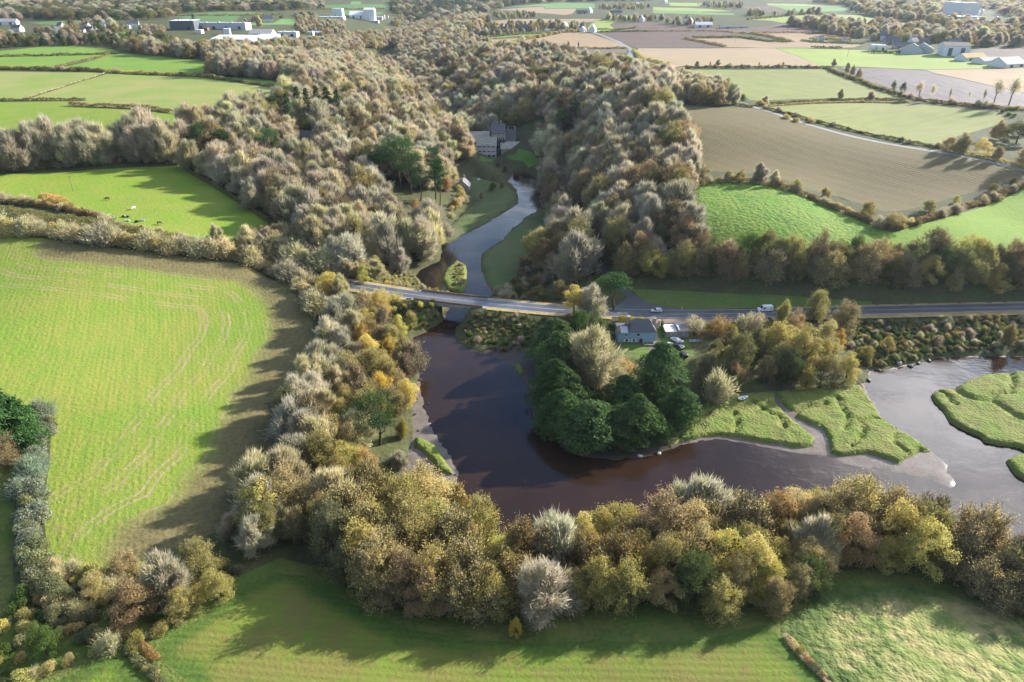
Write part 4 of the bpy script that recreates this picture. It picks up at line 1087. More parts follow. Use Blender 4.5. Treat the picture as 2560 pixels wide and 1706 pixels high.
# woods beyond, thinner with distance
G_X = "trees of the far woods"
wood([(332,126),(440,130),(600,130),(700,126),(800,116),(900,96),(1000,84),(1080,68),(1180,45),(1225,58),(1200,74),(1160,92),(1180,104),(1214,119),(1245,128),(1270,140),(1160,148),(1090,150),(1120,195),(1150,240),(1060,190),(990,162),(930,165),(860,160),(780,165),(700,155),(600,160),(545,156),(440,144),(362,138),(330,128)], 12, FARW, (11, 16), G_X, skip=[clear_])
wood([(-80,127),(90,117),(183,114),(270,119),(330,133),(352,128),(420,121),(440,110),(380,99),(300,101),(150,101),(0,105),(-80,106)], 12, FARD, (8, 12), G_X)
wood([(-80,56),(70,53),(130,51),(270,50),(330,53),(420,47),(440,38),(540,28),(700,29),(830,21),(775,15),(600,13),(300,12),(0,16),(-80,18)], 30, FARD, (12, 18), G_X, widen=(1.4, 2.2))
wood([(975,30),(1010,50),(1100,52),(1180,40),(1236,26),(1260,18),(1400,5),(1500,4.5),(1640,3),(1640,1),(1100,1),(975,4)], 32, FARD, (12, 18), G_X, widen=(1.4, 2.2))
wood([(2128,29),(2192,44),(2240,50),(2310,61),(2378,70),(2352,82),(2285,77),(2230,66),(2195,62),(2190,74),(2120,62),(2060,58),(2000,62),(1960,64),(2030,72),(2052,84),(2080,88),(2148,98),(2200,94),(2280,102),(2380,110),(2440,117),(2560,120),(2750,122),(2750,60),(2520,66),(2400,62),(2350,50),(2250,40)], 20, FARW, (10, 15), G_X, widen=(1.2, 1.7))
wood([(2015,6),(2112,15),(2128,27),(2250,38),(2350,48),(2400,60),(2420,45),(2440,30),(2480,22),(2520,40),(2540,64),(2750,58),(2750,9),(2560,9),(2490,8),(2460,3),(2400,1),(2100,1)], 34, FARW, (12, 18), G_X, widen=(1.5, 2.3))
for px in ([(60,86),(130,90),(240,93),(300,96),(300,92),(240,88),(130,85)], [(-80,96),(0,95),(60,97),(60,101),(-80,101)], [(345,74),(400,72),(420,96),(370,92)], [(160,66),(205,66),(240,64),(200,62)], [(600,57),(640,57),(700,46),(715,50),(700,47)], [(740,38),(790,42),(790,60),(745,60)], [(1000,44),(1080,52),(1090,62),(1000,74),(975,64)], [(740,62),(830,58),(870,62),(860,84),(800,92),(745,84)]):
    wood(px, 15, FARW, (6, 11), G_X, widen=(1.0, 1.5))
# rows of far trees between the fields on the right and round the farms
FR = [("broadleaf_tree", "olive", 2), ("bare_tree", "taupe", 3), ("broadleaf_tree", "dolive", 2), ("bare_tree", "grey", 2), ("thin_tree", "rust", 1)]
for px, sp in (([(1870,43),(2040,33),(2055,36),(1900,46)], 22), ([(1960,60),(2050,66),(2180,62),(2200,72),(2100,80),(2000,74)], 20), ([(1205,70),(1290,68),(1345,62),(1440,66),(1470,72),(1440,76),(1330,77),(1210,78)], 17), ([(1500,44),(1590,50),(1640,46),(1660,52),(1620,55),(1530,55)], 18), ([(1664,60),(1720,52),(1780,54),(1790,62),(1740,66),(1680,66)], 18), ([(1235,40),(1300,38),(1340,42),(1330,48),(1240,50)], 20),
               ([(2150,96),(2240,98),(2330,104),(2420,112),(2420,118),(2330,112),(2250,108),(2160,104)], 17), ([(1740,13),(1860,14),(1850,24),(1760,20)], 26), ([(1870,33),(1905,30),(1910,40),(1870,44)], 22), ([(1500,20),(1600,14),(1632,20),(1600,26),(1500,25)], 28), ([(150,75),(240,78),(320,76),(330,84),(250,80),(160,82)], 18), ([(1190,88),(1300,80),(1370,74),(1300,86),(1200,96)], 14)):
    wood(px, sp, FR, (7, 12), "trees round the far farms")

def trees(kind, lst, group, **kw):
    q = ground([(a[0], a[1]) for a in lst])
    for (px, py, h, col, *rest), (x, y) in zip(lst, q):
        plant(kind, x, y, h, col, group, rest[0] if len(rest) > 0 else 1.0, rest[1] if len(rest) > 1 else None, kw.get("var"))

# -- the pond's left bank: single trees one knows by sight
trees("pine_tree", [(948,1112,17,"pine",1.1,"big open-crowned pine leaning over the pond from its left bank")], G_L, var=3)
trees("broadleaf_tree", [(975,905,9,"yellow",1.0,"golden yellow tree above the dark bend of the pond"),(925,925,7,"yellow",0.9,"smaller golden tree left of the big golden one above the pond"),
    (912,1190,8,"orange",1.05,"pale orange tree just below the open-crowned pine"),(1008,1095,6.5,"lemon",1.0,"lemon yellow tree at the foot of the open-crowned pine"),
    (1000,835,8,"yolive",1.0,"yellow-olive tree where the bridge channel opens into the pond"),(990,760,5,"olive",1.1,"round olive tree at the left end of the bridge"),(1030,818,6.5,"olive",1.05,"olive tree on the bank below the bridge"),
    (905,690,8.5,"orange",1.0,"orange tree beside the road just before the bridge"),(940,680,8,"olive",1.0,"olive tree beside the orange tree near the bridge")], G_L)
# fallen grey branches by the water
trees("pale_bare_tree", [(1000,1160,4.0,"grey",1.6,"low tangle of bare grey branches at the pond's left edge")], G_L)
wood([(600,622),(697,582),(760,630),(860,690),(950,698),(900,712),(790,684),(700,660),(620,640)], 4.6, [("thin_tree", "straw", 3), ("bare_tree", "taupe", 3), ("bare_tree", "straw", 3), ("broadleaf_tree", "olive", 1), ("twiggy_bush", "straw", 2)], (5, 9), G_V, road_clear=5)
# -- near shore
trees("pale_bare_tree", [(1358,1528,13,"grey",1.1,"big round bare tree with pale limbs at the front of the shore belt")], G_B)
trees("thin_tree", [(1462,1450,13,"yellow",1.0,"half-bare yellow tree standing in front of the pond"),(1535,1462,13,"yellow",1.05,"tall half-bare yellow tree beside the dark gap in the shore belt")], G_B)
trees("broadleaf_tree", [(1290,1592,5.5,"yellow",0.8,"small golden tree hanging over the edge of the bottom field"),(1940,1345,13,"orange",1.1,"bright orange tree at the top of the shore belt"),(1250,1430,11,"yolive",0.75,"narrow yellow-olive tree reaching up in front of the pond"),
    (2010,1470,8.5,"green",1.2,"green leafy tree at the edge of the rough pasture"),(1800,1538,9,"olive",1.1,"olive tree at the corner between the bottom field and the rough pasture"),(1930,1528,9,"khaki",1.15,"khaki tree above the low bank between the two near fields"),
    (1700,1350,11,"brown",1.0,"pinkish brown tree beside the strip of near shore mud")], G_B)
trees("thin_tree", [(2470,1500,10,"khaki",1.2,"half-bare khaki tree standing against the water at the pasture's far corner"),(2545,1525,10,"khaki",1.1,"half-bare tree next to the frame edge beside the rough pasture")], G_B)
# -- bottom left corner
G_C = "trees and bushes of the near left corner"
trees("bare_tree", [(425,1490,11,"mauve",1.0,"pinkish bare tree in the near left corner thicket")], G_C)
trees("broadleaf_tree", [(500,1450,10,"olive",1.2,"olive tree at the lower corner of the winter crop"),(545,1500,8.5,"olive",1.3,"olive tree above the grassy edge of the bottom field"),(350,1540,10,"brown",1.25,"broad brown oak-like tree in the near left corner thicket"),
    (250,1500,8,"khaki",1.2,"khaki tree beside the end of the silvery hedge"),(320,1440,6.5,"khaki",1.2,"khaki tree at the bottom edge of the winter crop"),(460,1540,6.5,"yolive",1.1,"yellow-olive tree in the near left corner thicket")], G_C)
trees("ivy_bare_tree", [(640,1375,9,"grey",1.0,"ivy-clad bare tree at the lower tip of the winter crop"),(590,1345,7,"mauve",1.0,"greyish pink bare tree at the lower tip of the winter crop")], G_C)
trees("broadleaf_tree", [(120,1640,9,"green",1.05,"dense dark green shrub-like tree near the lower left frame corner"),(150,1560,5,"sage",1.3,"sage green tree right below the silvery hedge")], G_C)
wood([(40,1430),(110,1410),(260,1425),(330,1440),(430,1410),(560,1400),(610,1420),(560,1490),(480,1530),(420,1590),(330,1620),(240,1640),(160,1680),(60,1720),(-60,1720),(-60,1560),(40,1560)], 3.4, [("bush", "olive", 4), ("bush", "khaki", 3), ("twiggy_bush", "straw", 2), ("bush", "rust", .5), ("bush", "green", 2), ("bush", "sage", 2)], (1.6, 3.4), G_C)
trees("conifer_tree", [(12,1125,22,"pine",0.8,"dark conifer at the left frame edge by the winter crop"),(72,1112,15,"pine",0.7,"smaller dark conifer beside the top of the silvery hedge"),(-60,1150,18,"dark",0.9,None)], G_C)
trees("broadleaf_tree", [(10,1165,9,"brown",1.2,"brown bush-like tree under the conifer at the frame edge"),(-60,1200,7,"brown",1.2,None)], G_C)
# -- house point
G_H = "trees round the blue house"
trees("conifer_tree", [(1392,955,20,"cyp",0.95,"tall dark conifer overhanging the pond left of the blue house"),(1388,1018,18,"cyp",1.0,"dark conifer in the middle of the row overhanging the pond"),(1402,1076,15,"cyp",1.1,"low dark conifer leaning over the water at the point's tip"),(1470,1105,15,"cyp",1.1,"dark conifer on the muddy tip of the point"),
    (1645,985,20,"cyp",1.05,"largest dark conifer in front of the blue house's drive"),(1590,1088,15,"cyp",1.1,"dark conifer at the muddy shore below the blue house"),(1695,1062,14,"cyp",1.1,"dark conifer next to the marsh below the blue house"),
    (1535,1108,12,"dark",1.1,"blackish conifer between the two big ones on the point"),(1385,898,17,"cyp",0.95,"conifer behind the point's overhanging row"),(1560,1010,11,"dark",1.2,"dark conifer between the leafless tree and the largest conifer")], G_H)
trees("broadleaf_tree", [(1487,872,14,"bgreen",0.85,"bright evergreen tree touching the left end of the blue house"),(1507,905,8,"bgreen",0.9,"bright evergreen tree below the left end of the blue house"),(1447,848,12,"bgreen",0.95,"bright evergreen tree behind the leafless one on the point")], G_H)
trees("pale_bare_tree", [(1478,955,19,"straw",1.1,"leafless pale-limbed tree among the dark conifers on the point")], G_H)
trees("twiggy_bush", [(1560,930,4,"orange",1.5,"orange twiggy bush below the blue house"),(1530,955,5,"straw",1.5,"straw-coloured twiggy bush on the point")], G_H)
trees("broadleaf_tree", [(1840,940,15,"dolive",0.9,"dark olive tree beside the garden of the blue house"),(2000,925,18,"olive",1.05,"biggest rounded olive tree between road and marsh"),(1910,958,11,"brown",1.0,"brown tree behind the white boat"),
    (2112,955,12,"olive",1.15,"olive tree at the marsh corner by the river bend"),(2050,965,12,"dolive",1.0,"dark tree standing at the back of the marsh"),(2012,975,8,"lemon",0.7,"small lemon yellow tree at the back of the marsh"),
    (2095,875,9,"yellow",0.8,"golden tree between the road embankment and the marsh"),(1955,812,9.5,"yolive",1.0,"yellow-olive tree hiding the rear of the white van"),(2035,800,12,"olive",1.0,"olive tree on the road's near edge right of the van"),
    (2105,835,12,"khaki",1.05,"khaki tree on the road embankment right of the van"),(1790,890,6,"silver",1.0,"silvery green tree at the corner of the garden"),(1765,965,12,"sage",0.75,"slim sage green tree right of the parked cars"),
    (1850,826,4.5,"green",1.3,"dark rounded evergreen shrub behind the outbuildings"),(1885,905,13,"dolive",1.0,"dark olive tree in the middle of the garden thicket"),(1945,885,13,"olive",0.95,None),(2060,890,14,"khaki",0.95,None),(1980,850,11,"khaki",1.0,None),(2165,900,5,"olive",1.2,None),(1820,880,8,"brown",1.0,None)], G_H)
trees("twiggy_bush", [(1790,1000,9,"straw",0.7,"tall straw-coloured twiggy bush beside the marsh and the conifers")], G_H)
trees("lone_bare_tree", [(1735,838,7.5,"taupe",1.3,"thin bare tree at the roadside just right of the outbuildings"),(1795,838,7.5,"rust",1.3,"thin bare tree with rusty leaves at the roadside"),(1862,836,8.5,"taupe",1.2,"thin bare tree in front of the white van"),(1890,838,9,"taupe",0.9,None)], G_H, var=0)
trees("broadleaf_tree", [(1435,785,13,"yolive",1.15,"yellow-olive tree at the road junction left of the dark pine")], G_F)
trees("pale_bare_tree", [(1478,795,13,"grey",0.9,"bare pale-limbed tree at the road junction in front of the dark pine")], G_F)
trees("pine_tree", [(1535,775,15,"pine",1.3,"dark round pine at the road junction")], G_F, var=1)
trees("broadleaf_tree", [(1378,690,10,"khaki",1.0,"khaki tree standing at the edge of the reed meadow"),(1300,738,5,"dolive",1.4,"low dark tree at the road end of the reed meadow"),(1345,748,6,"dolive",1.4,None),(1400,745,7,"dolive",1.3,None)], G_F)
wood([(1765,905),(1830,875),(1960,885),(2060,895),(2115,930),(2060,968),(1950,978),(1850,985),(1795,1003),(1750,985)], 6.5, [("broadleaf_tree", "dolive", 3), ("broadleaf_tree", "olive", 3), ("broadleaf_tree", "brown", 2), ("broadleaf_tree", "khaki", 2), ("broadleaf_tree", "green", 1)], (7, 12), G_H)
wood([(1380,1050),(1420,1000),(1600,1010),(1690,1030),(1700,1085),(1620,1112),(1500,1118),(1420,1098)], 6.0, [("conifer_tree", "cyp", 3), ("conifer_tree", "dark", 1), ("broadleaf_tree", "dolive", 1)], (6, 10), G_H)
wood([(2440,1408),(2560,1462),(2720,1540),(2720,1585),(2560,1525),(2480,1480)], 6.0, [("thin_tree", "khaki", 3), ("thin_tree", "olive", 2), ("broadleaf_tree", "khaki", 1), ("bush", "brown", 1)], (8, 13), G_B)
# -- embankments and banks
wood([(2130,806),(2330,800),(2560,795),(2760,790),(2760,872),(2560,884),(2400,887),(2300,896),(2220,915),(2160,915),(2110,850)], 2.0, SCRUB, (0.9, 2.2), "bushes on the road embankment", water_clear=1.2, road_clear=8)
trees("broadleaf_tree", [(2215,880,5.5,"yolive",1.0,"pale olive tree halfway down the road embankment"),(2515,862,8,"olive",1.15,"olive tree on the embankment close to the frame edge"),(2455,840,2.8,"bgreen",1.2,"bright green shrub halfway up the road embankment"),(2340,862,3.5,"straw",1.2,"straw-coloured shrub low on the road embankment")], "bushes on the road embankment")
wood([(1205,778),(1300,786),(1372,795),(1392,860),(1335,868),(1262,882),(1182,862),(1158,832),(1165,800)], 2.2, [("bush", "green", 5), ("bush", "brown", 1), ("bush", "dolive", 4), ("bush", "sage", 1.5), ("twiggy_bush", "taupe", 1)], (0.8, 1.8), "brambles on the bank right of the bridge", water_clear=1.0, road_clear=7)
trees("broadleaf_tree", [(1395,845,5.5,"brown",1.3,"brown thicket tree between the bridge bank and the conifers"),(1420,815,5,"brown",1.2,None),(1360,830,3.5,"straw",0.9,"straw-coloured climber-covered stump on the bank right of the bridge")], G_H)
wood([(935,765),(1060,758),(1108,772),(1090,804),(1045,828),(1005,815),(960,785)], 2.4, [("bush", "green", 4), ("bush", "dolive", 3), ("bush", "olive", 2)], (1.2, 2.4), "brambles on the bank left of the bridge", water_clear=0.8, road_clear=7)
wood([(870,692),(950,668),(1035,690),(1060,722),(1000,728),(930,714)], 2.8, [("bush", "straw", 3), ("bush", "olive", 2), ("bush", "yolive", 2), ("twiggy_bush", "taupe", 2)], (0.9, 1.8), "scrub between the road and the upper river", water_clear=0.8, road_clear=7)
wood([(1062,722),(1110,738),(1150,742),(1120,734),(1085,724)], 2.2, [("bush", "yolive", 3), ("bush", "olive", 2)], (1.0, 2.0), "scrub between the road and the upper river", water_clear=None, road_clear=6)
wood(MARSH[4], 1.9, [("bush", "dolive", 3), ("bush", "brown", 2), ("bush", "taupe", 2)], (0.6, 1.3), "low scrub on the river island", water_clear=None, xy=at([(1140,668),(1160,668),(1163,716),(1154,728),(1128,722),(1132,700)]))
wood([(1240,738),(1290,690),(1318,640),(1345,590),(1378,560),(1395,600),(1390,680),(1350,735),(1280,750)], 4.2, [("broadleaf_tree", "dolive", 2), ("bush", "brown", 3), ("twiggy_bush", "taupe", 3), ("bush", "dolive", 2)], (2, 4), "thicket at the edge of the reed meadow")
wood([(1150,475),(1165,500),(1130,540),(1098,590),(1105,606),(1085,610),(1095,560),(1135,520)], 4.0, [("bush", "straw", 3), ("bush", "olive", 2), ("broadleaf_tree", "yolive", 2)], (2.5, 5), G_V)
# -- left valley: pines and known trees
trees("pine_tree", [(1005,476,32,"pine",0.8,"tallest dark pine of the clump above the river meadow"),(1030,486,25,"pine",0.85,"dense round pine in the middle of the clump above the river meadow"),(962,455,21,"pine",0.9,"pine left of the tall pine clump"),(925,442,18,"dark",1.0,None),(1052,502,20,"pine",0.85,"shorter pine of the clump above the river meadow"),(985,462,27,"pine",0.85,"second tallest pine at the back of the clump above the river meadow")], "pines above the river meadow", var=3)
trees("tall_pine_tree", [(1090,508,31,"pine",0.95,"tall pine with a bare lower trunk nearest the river meadow"),(1100,512,26,"pine",0.85,"slimmer pine beside the bare-trunked one nearest the river meadow"),(990,470,27,"pine",1.1,None)], "pines above the river meadow")
trees("broadleaf_tree", [(1040,540,10,"orange",0.75,"bright orange tree under the tall pine clump"),(1118,478,8,"orange",0.8,"orange tree between the pines and the stone cottage"),(1140,520,5,"yolive",1.1,None),(1125,545,6,"yolive",1.1,None),(1160,510,3,"straw",1.2,None),(1105,580,5,"olive",1.1,None),(1000,600,9,"yellow",0.9,"golden tree on the slope below the tall pines"),(960,560,9,"yolive",1.0,None),(1158,402,8,"khaki",1.0,"khaki tree against the left end of the stone mill"),(1140,480,2.8,"green",1.1,"green shrub left of the stone cottage"),(1000,650,8,"yolive",1.0,None),(880,640,9,"olive",1.0,None)], G_V)
trees("pine_tree", [(500,392,19,"pine",1.1,"flat-topped pine with pale forked trunk above the cow pasture"),(560,396,16,"dark",1.2,"broad dark pine above the cow pasture"),(440,400,13,"dark",1.0,None),(672,404,20,"pine",1.0,"round-topped pine between the cow pasture and the shed"),(220,345,7,"dark",0.6,"small dark conifer poking above the bare trees"),(690,300,15,"dark",1.2,"dark pine at the field corner above the wood"),(500,300,6,"dark",1.0,None)], "pines of the left valley wood")
trees("spire_tree", [(728,334,27,"pine",1.0),(752,316,27,"dark",1.0),(775,320,27,"dark",1.0),(800,312,27,"pine",1.0),(825,316,27,"dark",1.0),(850,321,27,"pine",1.0),(700,395,17,"sage",1.0,"pale green pointed conifer left of the white-doored shed"),(716,400,15,"sage",1.0,None),(738,405,14,"sage",0.9,None),(880,395,18,"pine",1.2,"dark pointed conifer left of the tall pine clump"),(895,410,15,"pine",1.2,None),(905,285,17,"pine",1.1),(930,300,17,"dark",1.1),(1040,225,17,"blueg",1.0),(1075,250,18,"blueg",1.0)], "pointed conifers of the left valley wood")
trees("broadleaf_tree", [(735,350,10,"rust",0.9,"rusty orange tree behind the pale conifers by the shed"),(1130,232,9,"bgreen",0.9,"bright green tree deep in the valley"),(822,372,11,"khaki",1.1,"khaki tree right of the white-doored shed")], G_V)
# -- right valley
trees("pine_tree", [(1405,345,21,"pine",1.1,"broad dark pine above the mill lawn"),(1440,322,20,"blueg",1.1,"dark pine on the slope right of the mill"),(1475,268,18,"pine",1.0,None),(1560,252,17,"pine",1.2,"flat dark pine near the stubble field corner"),(1500,212,17,"blueg",1.0,None),(1340,225,12,"blueg",1.0,None),(1370,215,12,"pine",1.0,None)], "pines of the right valley wood")
trees("broadleaf_tree", [(1560,340,9,"rust",1.1,"rust-brown tree high on the right valley slope"),(1505,250,9,"orange",1.0,"orange tree beside the pines on the right slope"),(1690,620,10,"dolive",1.1,None),(1525,600,9,"yellow",0.9,"golden tree low on the right valley slope"),(1580,590,9,"yolive",1.0,None),(1855,253,4.5,"green",1.4,"round dark green bush at the lane corner"),(1600,480,9,"bgreen",0.7,None)], G_R)
trees("broadleaf_tree", [(1232,478,6,"green",1.7,"big round evergreen below the stone mill"),(1290,440,4,"dolive",1.8,"low dark evergreen thicket between mill and river"),(1262,430,4,"dolive",1.7,None),(1320,440,3.5,"dolive",1.6,None),(1245,418,3.5,"dolive",1.5,None),(1255,470,3.2,"brown",1.2,"brown shrub at the head of the river meadow"),(1203,500,4.5,"khaki",0.8,"pale shrub on the lawn below the cottage")], G_V)
trees("bare_tree", [(1160,345,18,"grey",1.2,"broad grey bare tree behind the stone mill"),(545,612,9,"straw",1.0,"small bare tree at the corner of the cow pasture"),(620,618,9,"straw",1.0,"small bare tree in the hedge below the cow pasture")], G_V)
# -- right-hand fields: hedgerow trees
G_T = "hedgerow trees between the right-hand fields"
trees("broadleaf_tree", [(1752,455,9.0,"khaki",1.22),(1820,455,7.2,"khaki",1.22),(1850,458,7.2,"olive",1.22),(1990,480,6.6,"olive",1.35),(2060,500,6.0,"khaki",1.62),(2165,540,6.6,"olive",1.62),(2235,568,6.6,"khaki",1.89,"broad khaki tree at the lower corner of the stubble field"),(2320,530,5.4,"olive",1.49),(2480,485,4.8,"dolive",1.35),(2530,468,4.8,"dolive",1.35),(2390,510,4.2,"olive",1.35),
    (2400,385,10.8,"khaki",1.49,"khaki tree at the lane's right end"),(2450,392,10.8,"khaki",1.62,None),(2370,378,7.2,"khaki",1.35,None),(2540,360,13.2,"dolive",1.62,"dark olive tree against the frame edge beyond the lane"),(2490,350,10.8,"khaki",1.49,None),(2560,415,9.6,"olive",1.62,None),(2490,400,7.2,"khaki",1.49,None)], G_T)
trees("bare_tree", [(1898,458,9.6,"mauve",1.1,"spreading bare tree in the hedge above the lumpy meadow"),(1935,465,7.2,"taupe",0.9),(1912,263,6.0,"taupe",1.1),(2100,250,7.2,"straw",0.8,"small bare tree between the two young cereal fields"),(2175,252,6.0,"taupe",1.0),(1795,165,6.0,"taupe",1.0),(1742,168,5.4,"taupe",1.2),(2085,166,7.2,"taupe",0.9)], G_T)
trees("lone_bare_tree", [(2295,248,12.0,"taupe",1.1,"pale bare tree nearest the corner of the wet ploughland"),(2325,252,10.8,"taupe",0.8,None),(2370,254,8.4,"dolive",0.4,"ivy-covered pole of a tree beside the wet ploughland"),(2418,258,8.4,"taupe",0.4,None),(2455,260,9.6,"dolive",0.4,"second ivy-covered pole of a tree beside the wet ploughland"),(2485,258,15.6,"taupe",0.9,"tall bare tree with thin branches beside the wet ploughland"),(2522,263,18.0,"taupe",1.0,"tallest forked bare tree beside the wet ploughland")], G_T, var=1)
trees("broadleaf_tree", [(2117,182,8.4,"dolive",0.8),(2130,188,7.8,"dolive",0.8),(2145,196,7.8,"dolive",0.8),(2150,198,7.2,"khaki",0.8),(2232,228,8.4,"green",0.9,"dark green tree in the hedge left of the wet ploughland"),(2255,232,7.2,"green",0.8),(1775,166,4.8,"dolive",0.7),(1897,167,4.8,"dolive",0.6),(1957,167,4.8,"dolive",0.6),(1322,122,6.0,"dolive",0.8),(1345,121,6.0,"dolive",0.8),(1420,120,8.4,"dolive",0.7),(1446,119,7.2,"brown",0.6),(1270,124,6.0,"dolive",0.8),(1365,118,7.2,"rust",1.6)], G_T)
trees("bush", [(262,181,3.4,"olive",1.2),(250,178,3.4,"olive",1.2),(195,174,3,"dolive",1.2),(345,184,3,"dolive",1.2),(368,185,3.4,"olive",1.2),(393,186,3.6,"khaki",1.2),(425,187,3,"khaki",1.4),(465,189,3.4,"khaki",1.2),(150,176,3,"dolive",1.2),(510,195,4.5,"khaki",1.2)], "bushes in the far left hedges")
trees("bush", [(2505,283,2.6,"green",1.4),(2520,289,2.6,"green",1.4),(2535,293,2.6,"green",1.2),(1965,296,3,"khaki",1.6),(1990,304,2.6,"khaki",1.2),(2025,306,3.4,"khaki",1.4),(1900,264,4,"khaki",1.4)], "bushes along the pale lane")
# conifers and dark trees round the far left hamlet
trees("broadleaf_tree", [(247,80,13,"green",1.2),(293,52,12,"bgreen",2.2),(325,58,11,"dolive",1.6)], "trees round the far left hamlet")
trees("spire_tree", [(290,97,13,"dark",1.4),(484,52,12,"dark",1.8),(775,50,16,"dark",2.6),(755,48,14,"dark",2.4)], "trees round the far left hamlet")
trees("bare_tree", [(280,76,16,"grey",1.6),(250,66,15,"taupe",1.6),(650,68,16,"straw",0.9)], "trees round the far left hamlet")

GHB = "bushes in the hedges round the winter crop"
HB_ = [("twiggy_bush", "straw", 4), ("twiggy_bush", "taupe", 3), ("thin_tree", "straw", 2), ("bush", "olive", 1.2), ("bush", "khaki", 2)]
row([(-60,570),(0,575),(130,588),(200,600),(330,615),(440,628)], 3.2, HB_, (4.5, 7.5), GHB, 1.3)
row([(440,628),(548,642),(640,658),(705,678),(752,715),(785,760),(803,800)], 3.0, HB_, (3.8, 6.5), GHB, 1.0)
row([(-60,505),(60,506),(110,512),(160,522),(220,538),(262,553)], 3.2, HB_ + [("bush", "brown", 2)], (2.2, 4), GHB, 0.8)
row([(262,556),(320,573),(370,584),(470,602),(545,616),(600,618),(690,604)], 3.4, HB_ + [("bush", "brown", 2)], (1.8, 3.2), GHB, 0.6)
GHR = "bushes in the hedges of the right-hand fields"
RB_ = [("bush", "khaki", 2), ("bush", "olive", 2), ("bush", "brown", 2), ("twiggy_bush", "taupe", 2), ("bush", "dolive", 1)]
row([(1735,465),(1784,454),(1883,455),(1956,469),(2011,492),(2065,513),(2120,532),(2168,557),(2215,577)], 4.2, RB_, (2.2, 4.2), GHR, 0.5)
row([(2215,577),(2266,566),(2358,540),(2431,515),(2504,490),(2560,464)], 4.2, RB_, (2.0, 3.8), GHR, 0.5)
row([(1908,272),(1956,284),(2029,303),(2102,322),(2193,341),(2285,360),(2370,375)], 8, RB_, (1.8, 3.0), GHR, 0.5)
row([(2262,243),(2300,253),(2400,263),(2490,270),(2560,276)], 6, RB_, (2.2, 3.6), GHR, 0.8)
row([(2065,171),(2102,189),(2140,202),(2175,217),(2241,238),(2262,245)], 7, RB_, (2.4, 4.2), GHR, 0.8)
row([(1707,172),(1800,170),(1900,170),(2065,171)], 9, RB_, (2.6, 4.2), GHR, 0.8)
row([(-60,176),(0,174),(100,175),(238,178),(370,187),(501,191),(560,200)], 7, RB_, (2.6, 4.6), "bushes in the far left hedges", 1.0)
row([(1214,117),(1240,117),(1290,106),(1322,98),(1404,82),(1465,77)], 9, RB_, (3.5, 6), GHR, 2.0)
row([(1416,150),(1470,145),(1520,139),(1545,146),(1600,160),(1650,175),(1705,192)], 6, RB_, (3, 5.5), GHR, 1.5)

row([(108,1040),(100,1100),(88,1180),(75,1260),(68,1340),(72,1400),(95,1450)], 1.5, [("bush", "silver", 5), ("bush", "sage", 2), ("twiggy_bush", "silver", 1)], (2.6, 4.4), "bushes of the silvery hedge", 1.0, (0.9, 1.3))
row([(1962,1590),(1985,1625),(2022,1664),(2075,1712),(2140,1770)], 1.3, [("bush", "straw", 3), ("bush", "sage", 3), ("bush", "rust", 1), ("bush", "olive", 2)], (0.7, 1.6), "low bushes on the banks between the near fields", 0.4)
row([(318,1622),(352,1655),(400,1702),(450,1760)], 1.3, [("bush", "straw", 2), ("bush", "sage", 4), ("bush", "rust", 1), ("bush", "olive", 2)], (0.7, 1.6), "low bushes on the banks between the near fields", 0.4)
# ------------------------------------------------------------------ plants become objects
LANDMARKS = [("the road bridge", 1130, 745), ("the blue house", 1590, 820), ("the concrete outbuildings", 1700, 815), ("the white van", 1905, 770), ("the white boat", 1857, 1000), ("the stone mill", 1245, 345),
 ("the stone cottage", 1175, 458), ("the white-doored shed", 760, 345), ("the open-crowned pine", 940, 1000), ("the silvery hedge", 85, 1210), ("the grazing cows", 320, 535), ("the pale mud tongue", 2320, 1170),
 ("the river island", 1138, 702), ("the silver car on the road", 1640, 776), ("the lane bend by the plough", 1577, 140), ("the tall pine clump", 1045, 420), ("the stubble field's lower corner", 2212, 530), ("the creek mouth", 2040, 1138),
 ("the muddy spit", 1110, 1160), ("the low bank between the near fields", 2000, 1640), ("the white factory tower", 885, 40), ("the tall far plant", 2450, 50), ("the white-roofed sheds", 620, 95), ("the small clearing", 945, 140),
 ("the big golden tree by the pond", 975, 870), ("the big round bare tree", 1360, 1450), ("the orange tree on the shore belt", 1940, 1270), ("the winter crop's lower tip", 560, 1340), ("the road junction", 1590, 760), ("the bright hamlet barns", 2350, 130),
 ("the tall forked bare tree", 2522, 230), ("the reed meadow", 1290, 640), ("the river meadow", 1200, 530), ("the cow pasture's right tip", 694, 566), ("the winter crop's rounded end", 775, 790), ("the rough pasture", 2300, 1560), ("the lumpy meadow", 1900, 540), ("the farm beyond the pale stubble", 1320, 72), ("the lime meadow at the frame edge", 2450, 590)]
ORD = ["nearest", "second nearest", "third nearest", "fourth nearest", "fifth nearest", "sixth nearest", "seventh nearest", "eighth nearest", "ninth nearest", "tenth nearest"]
def ordn(i):
    if i < 10: return ORD[i]
    n = i + 1
    suf = "th" if 10 <= n % 100 <= 20 else {1: "st", 2: "nd", 3: "rd"}.get(n % 10, "th")
    return f"{n}{suf} nearest"

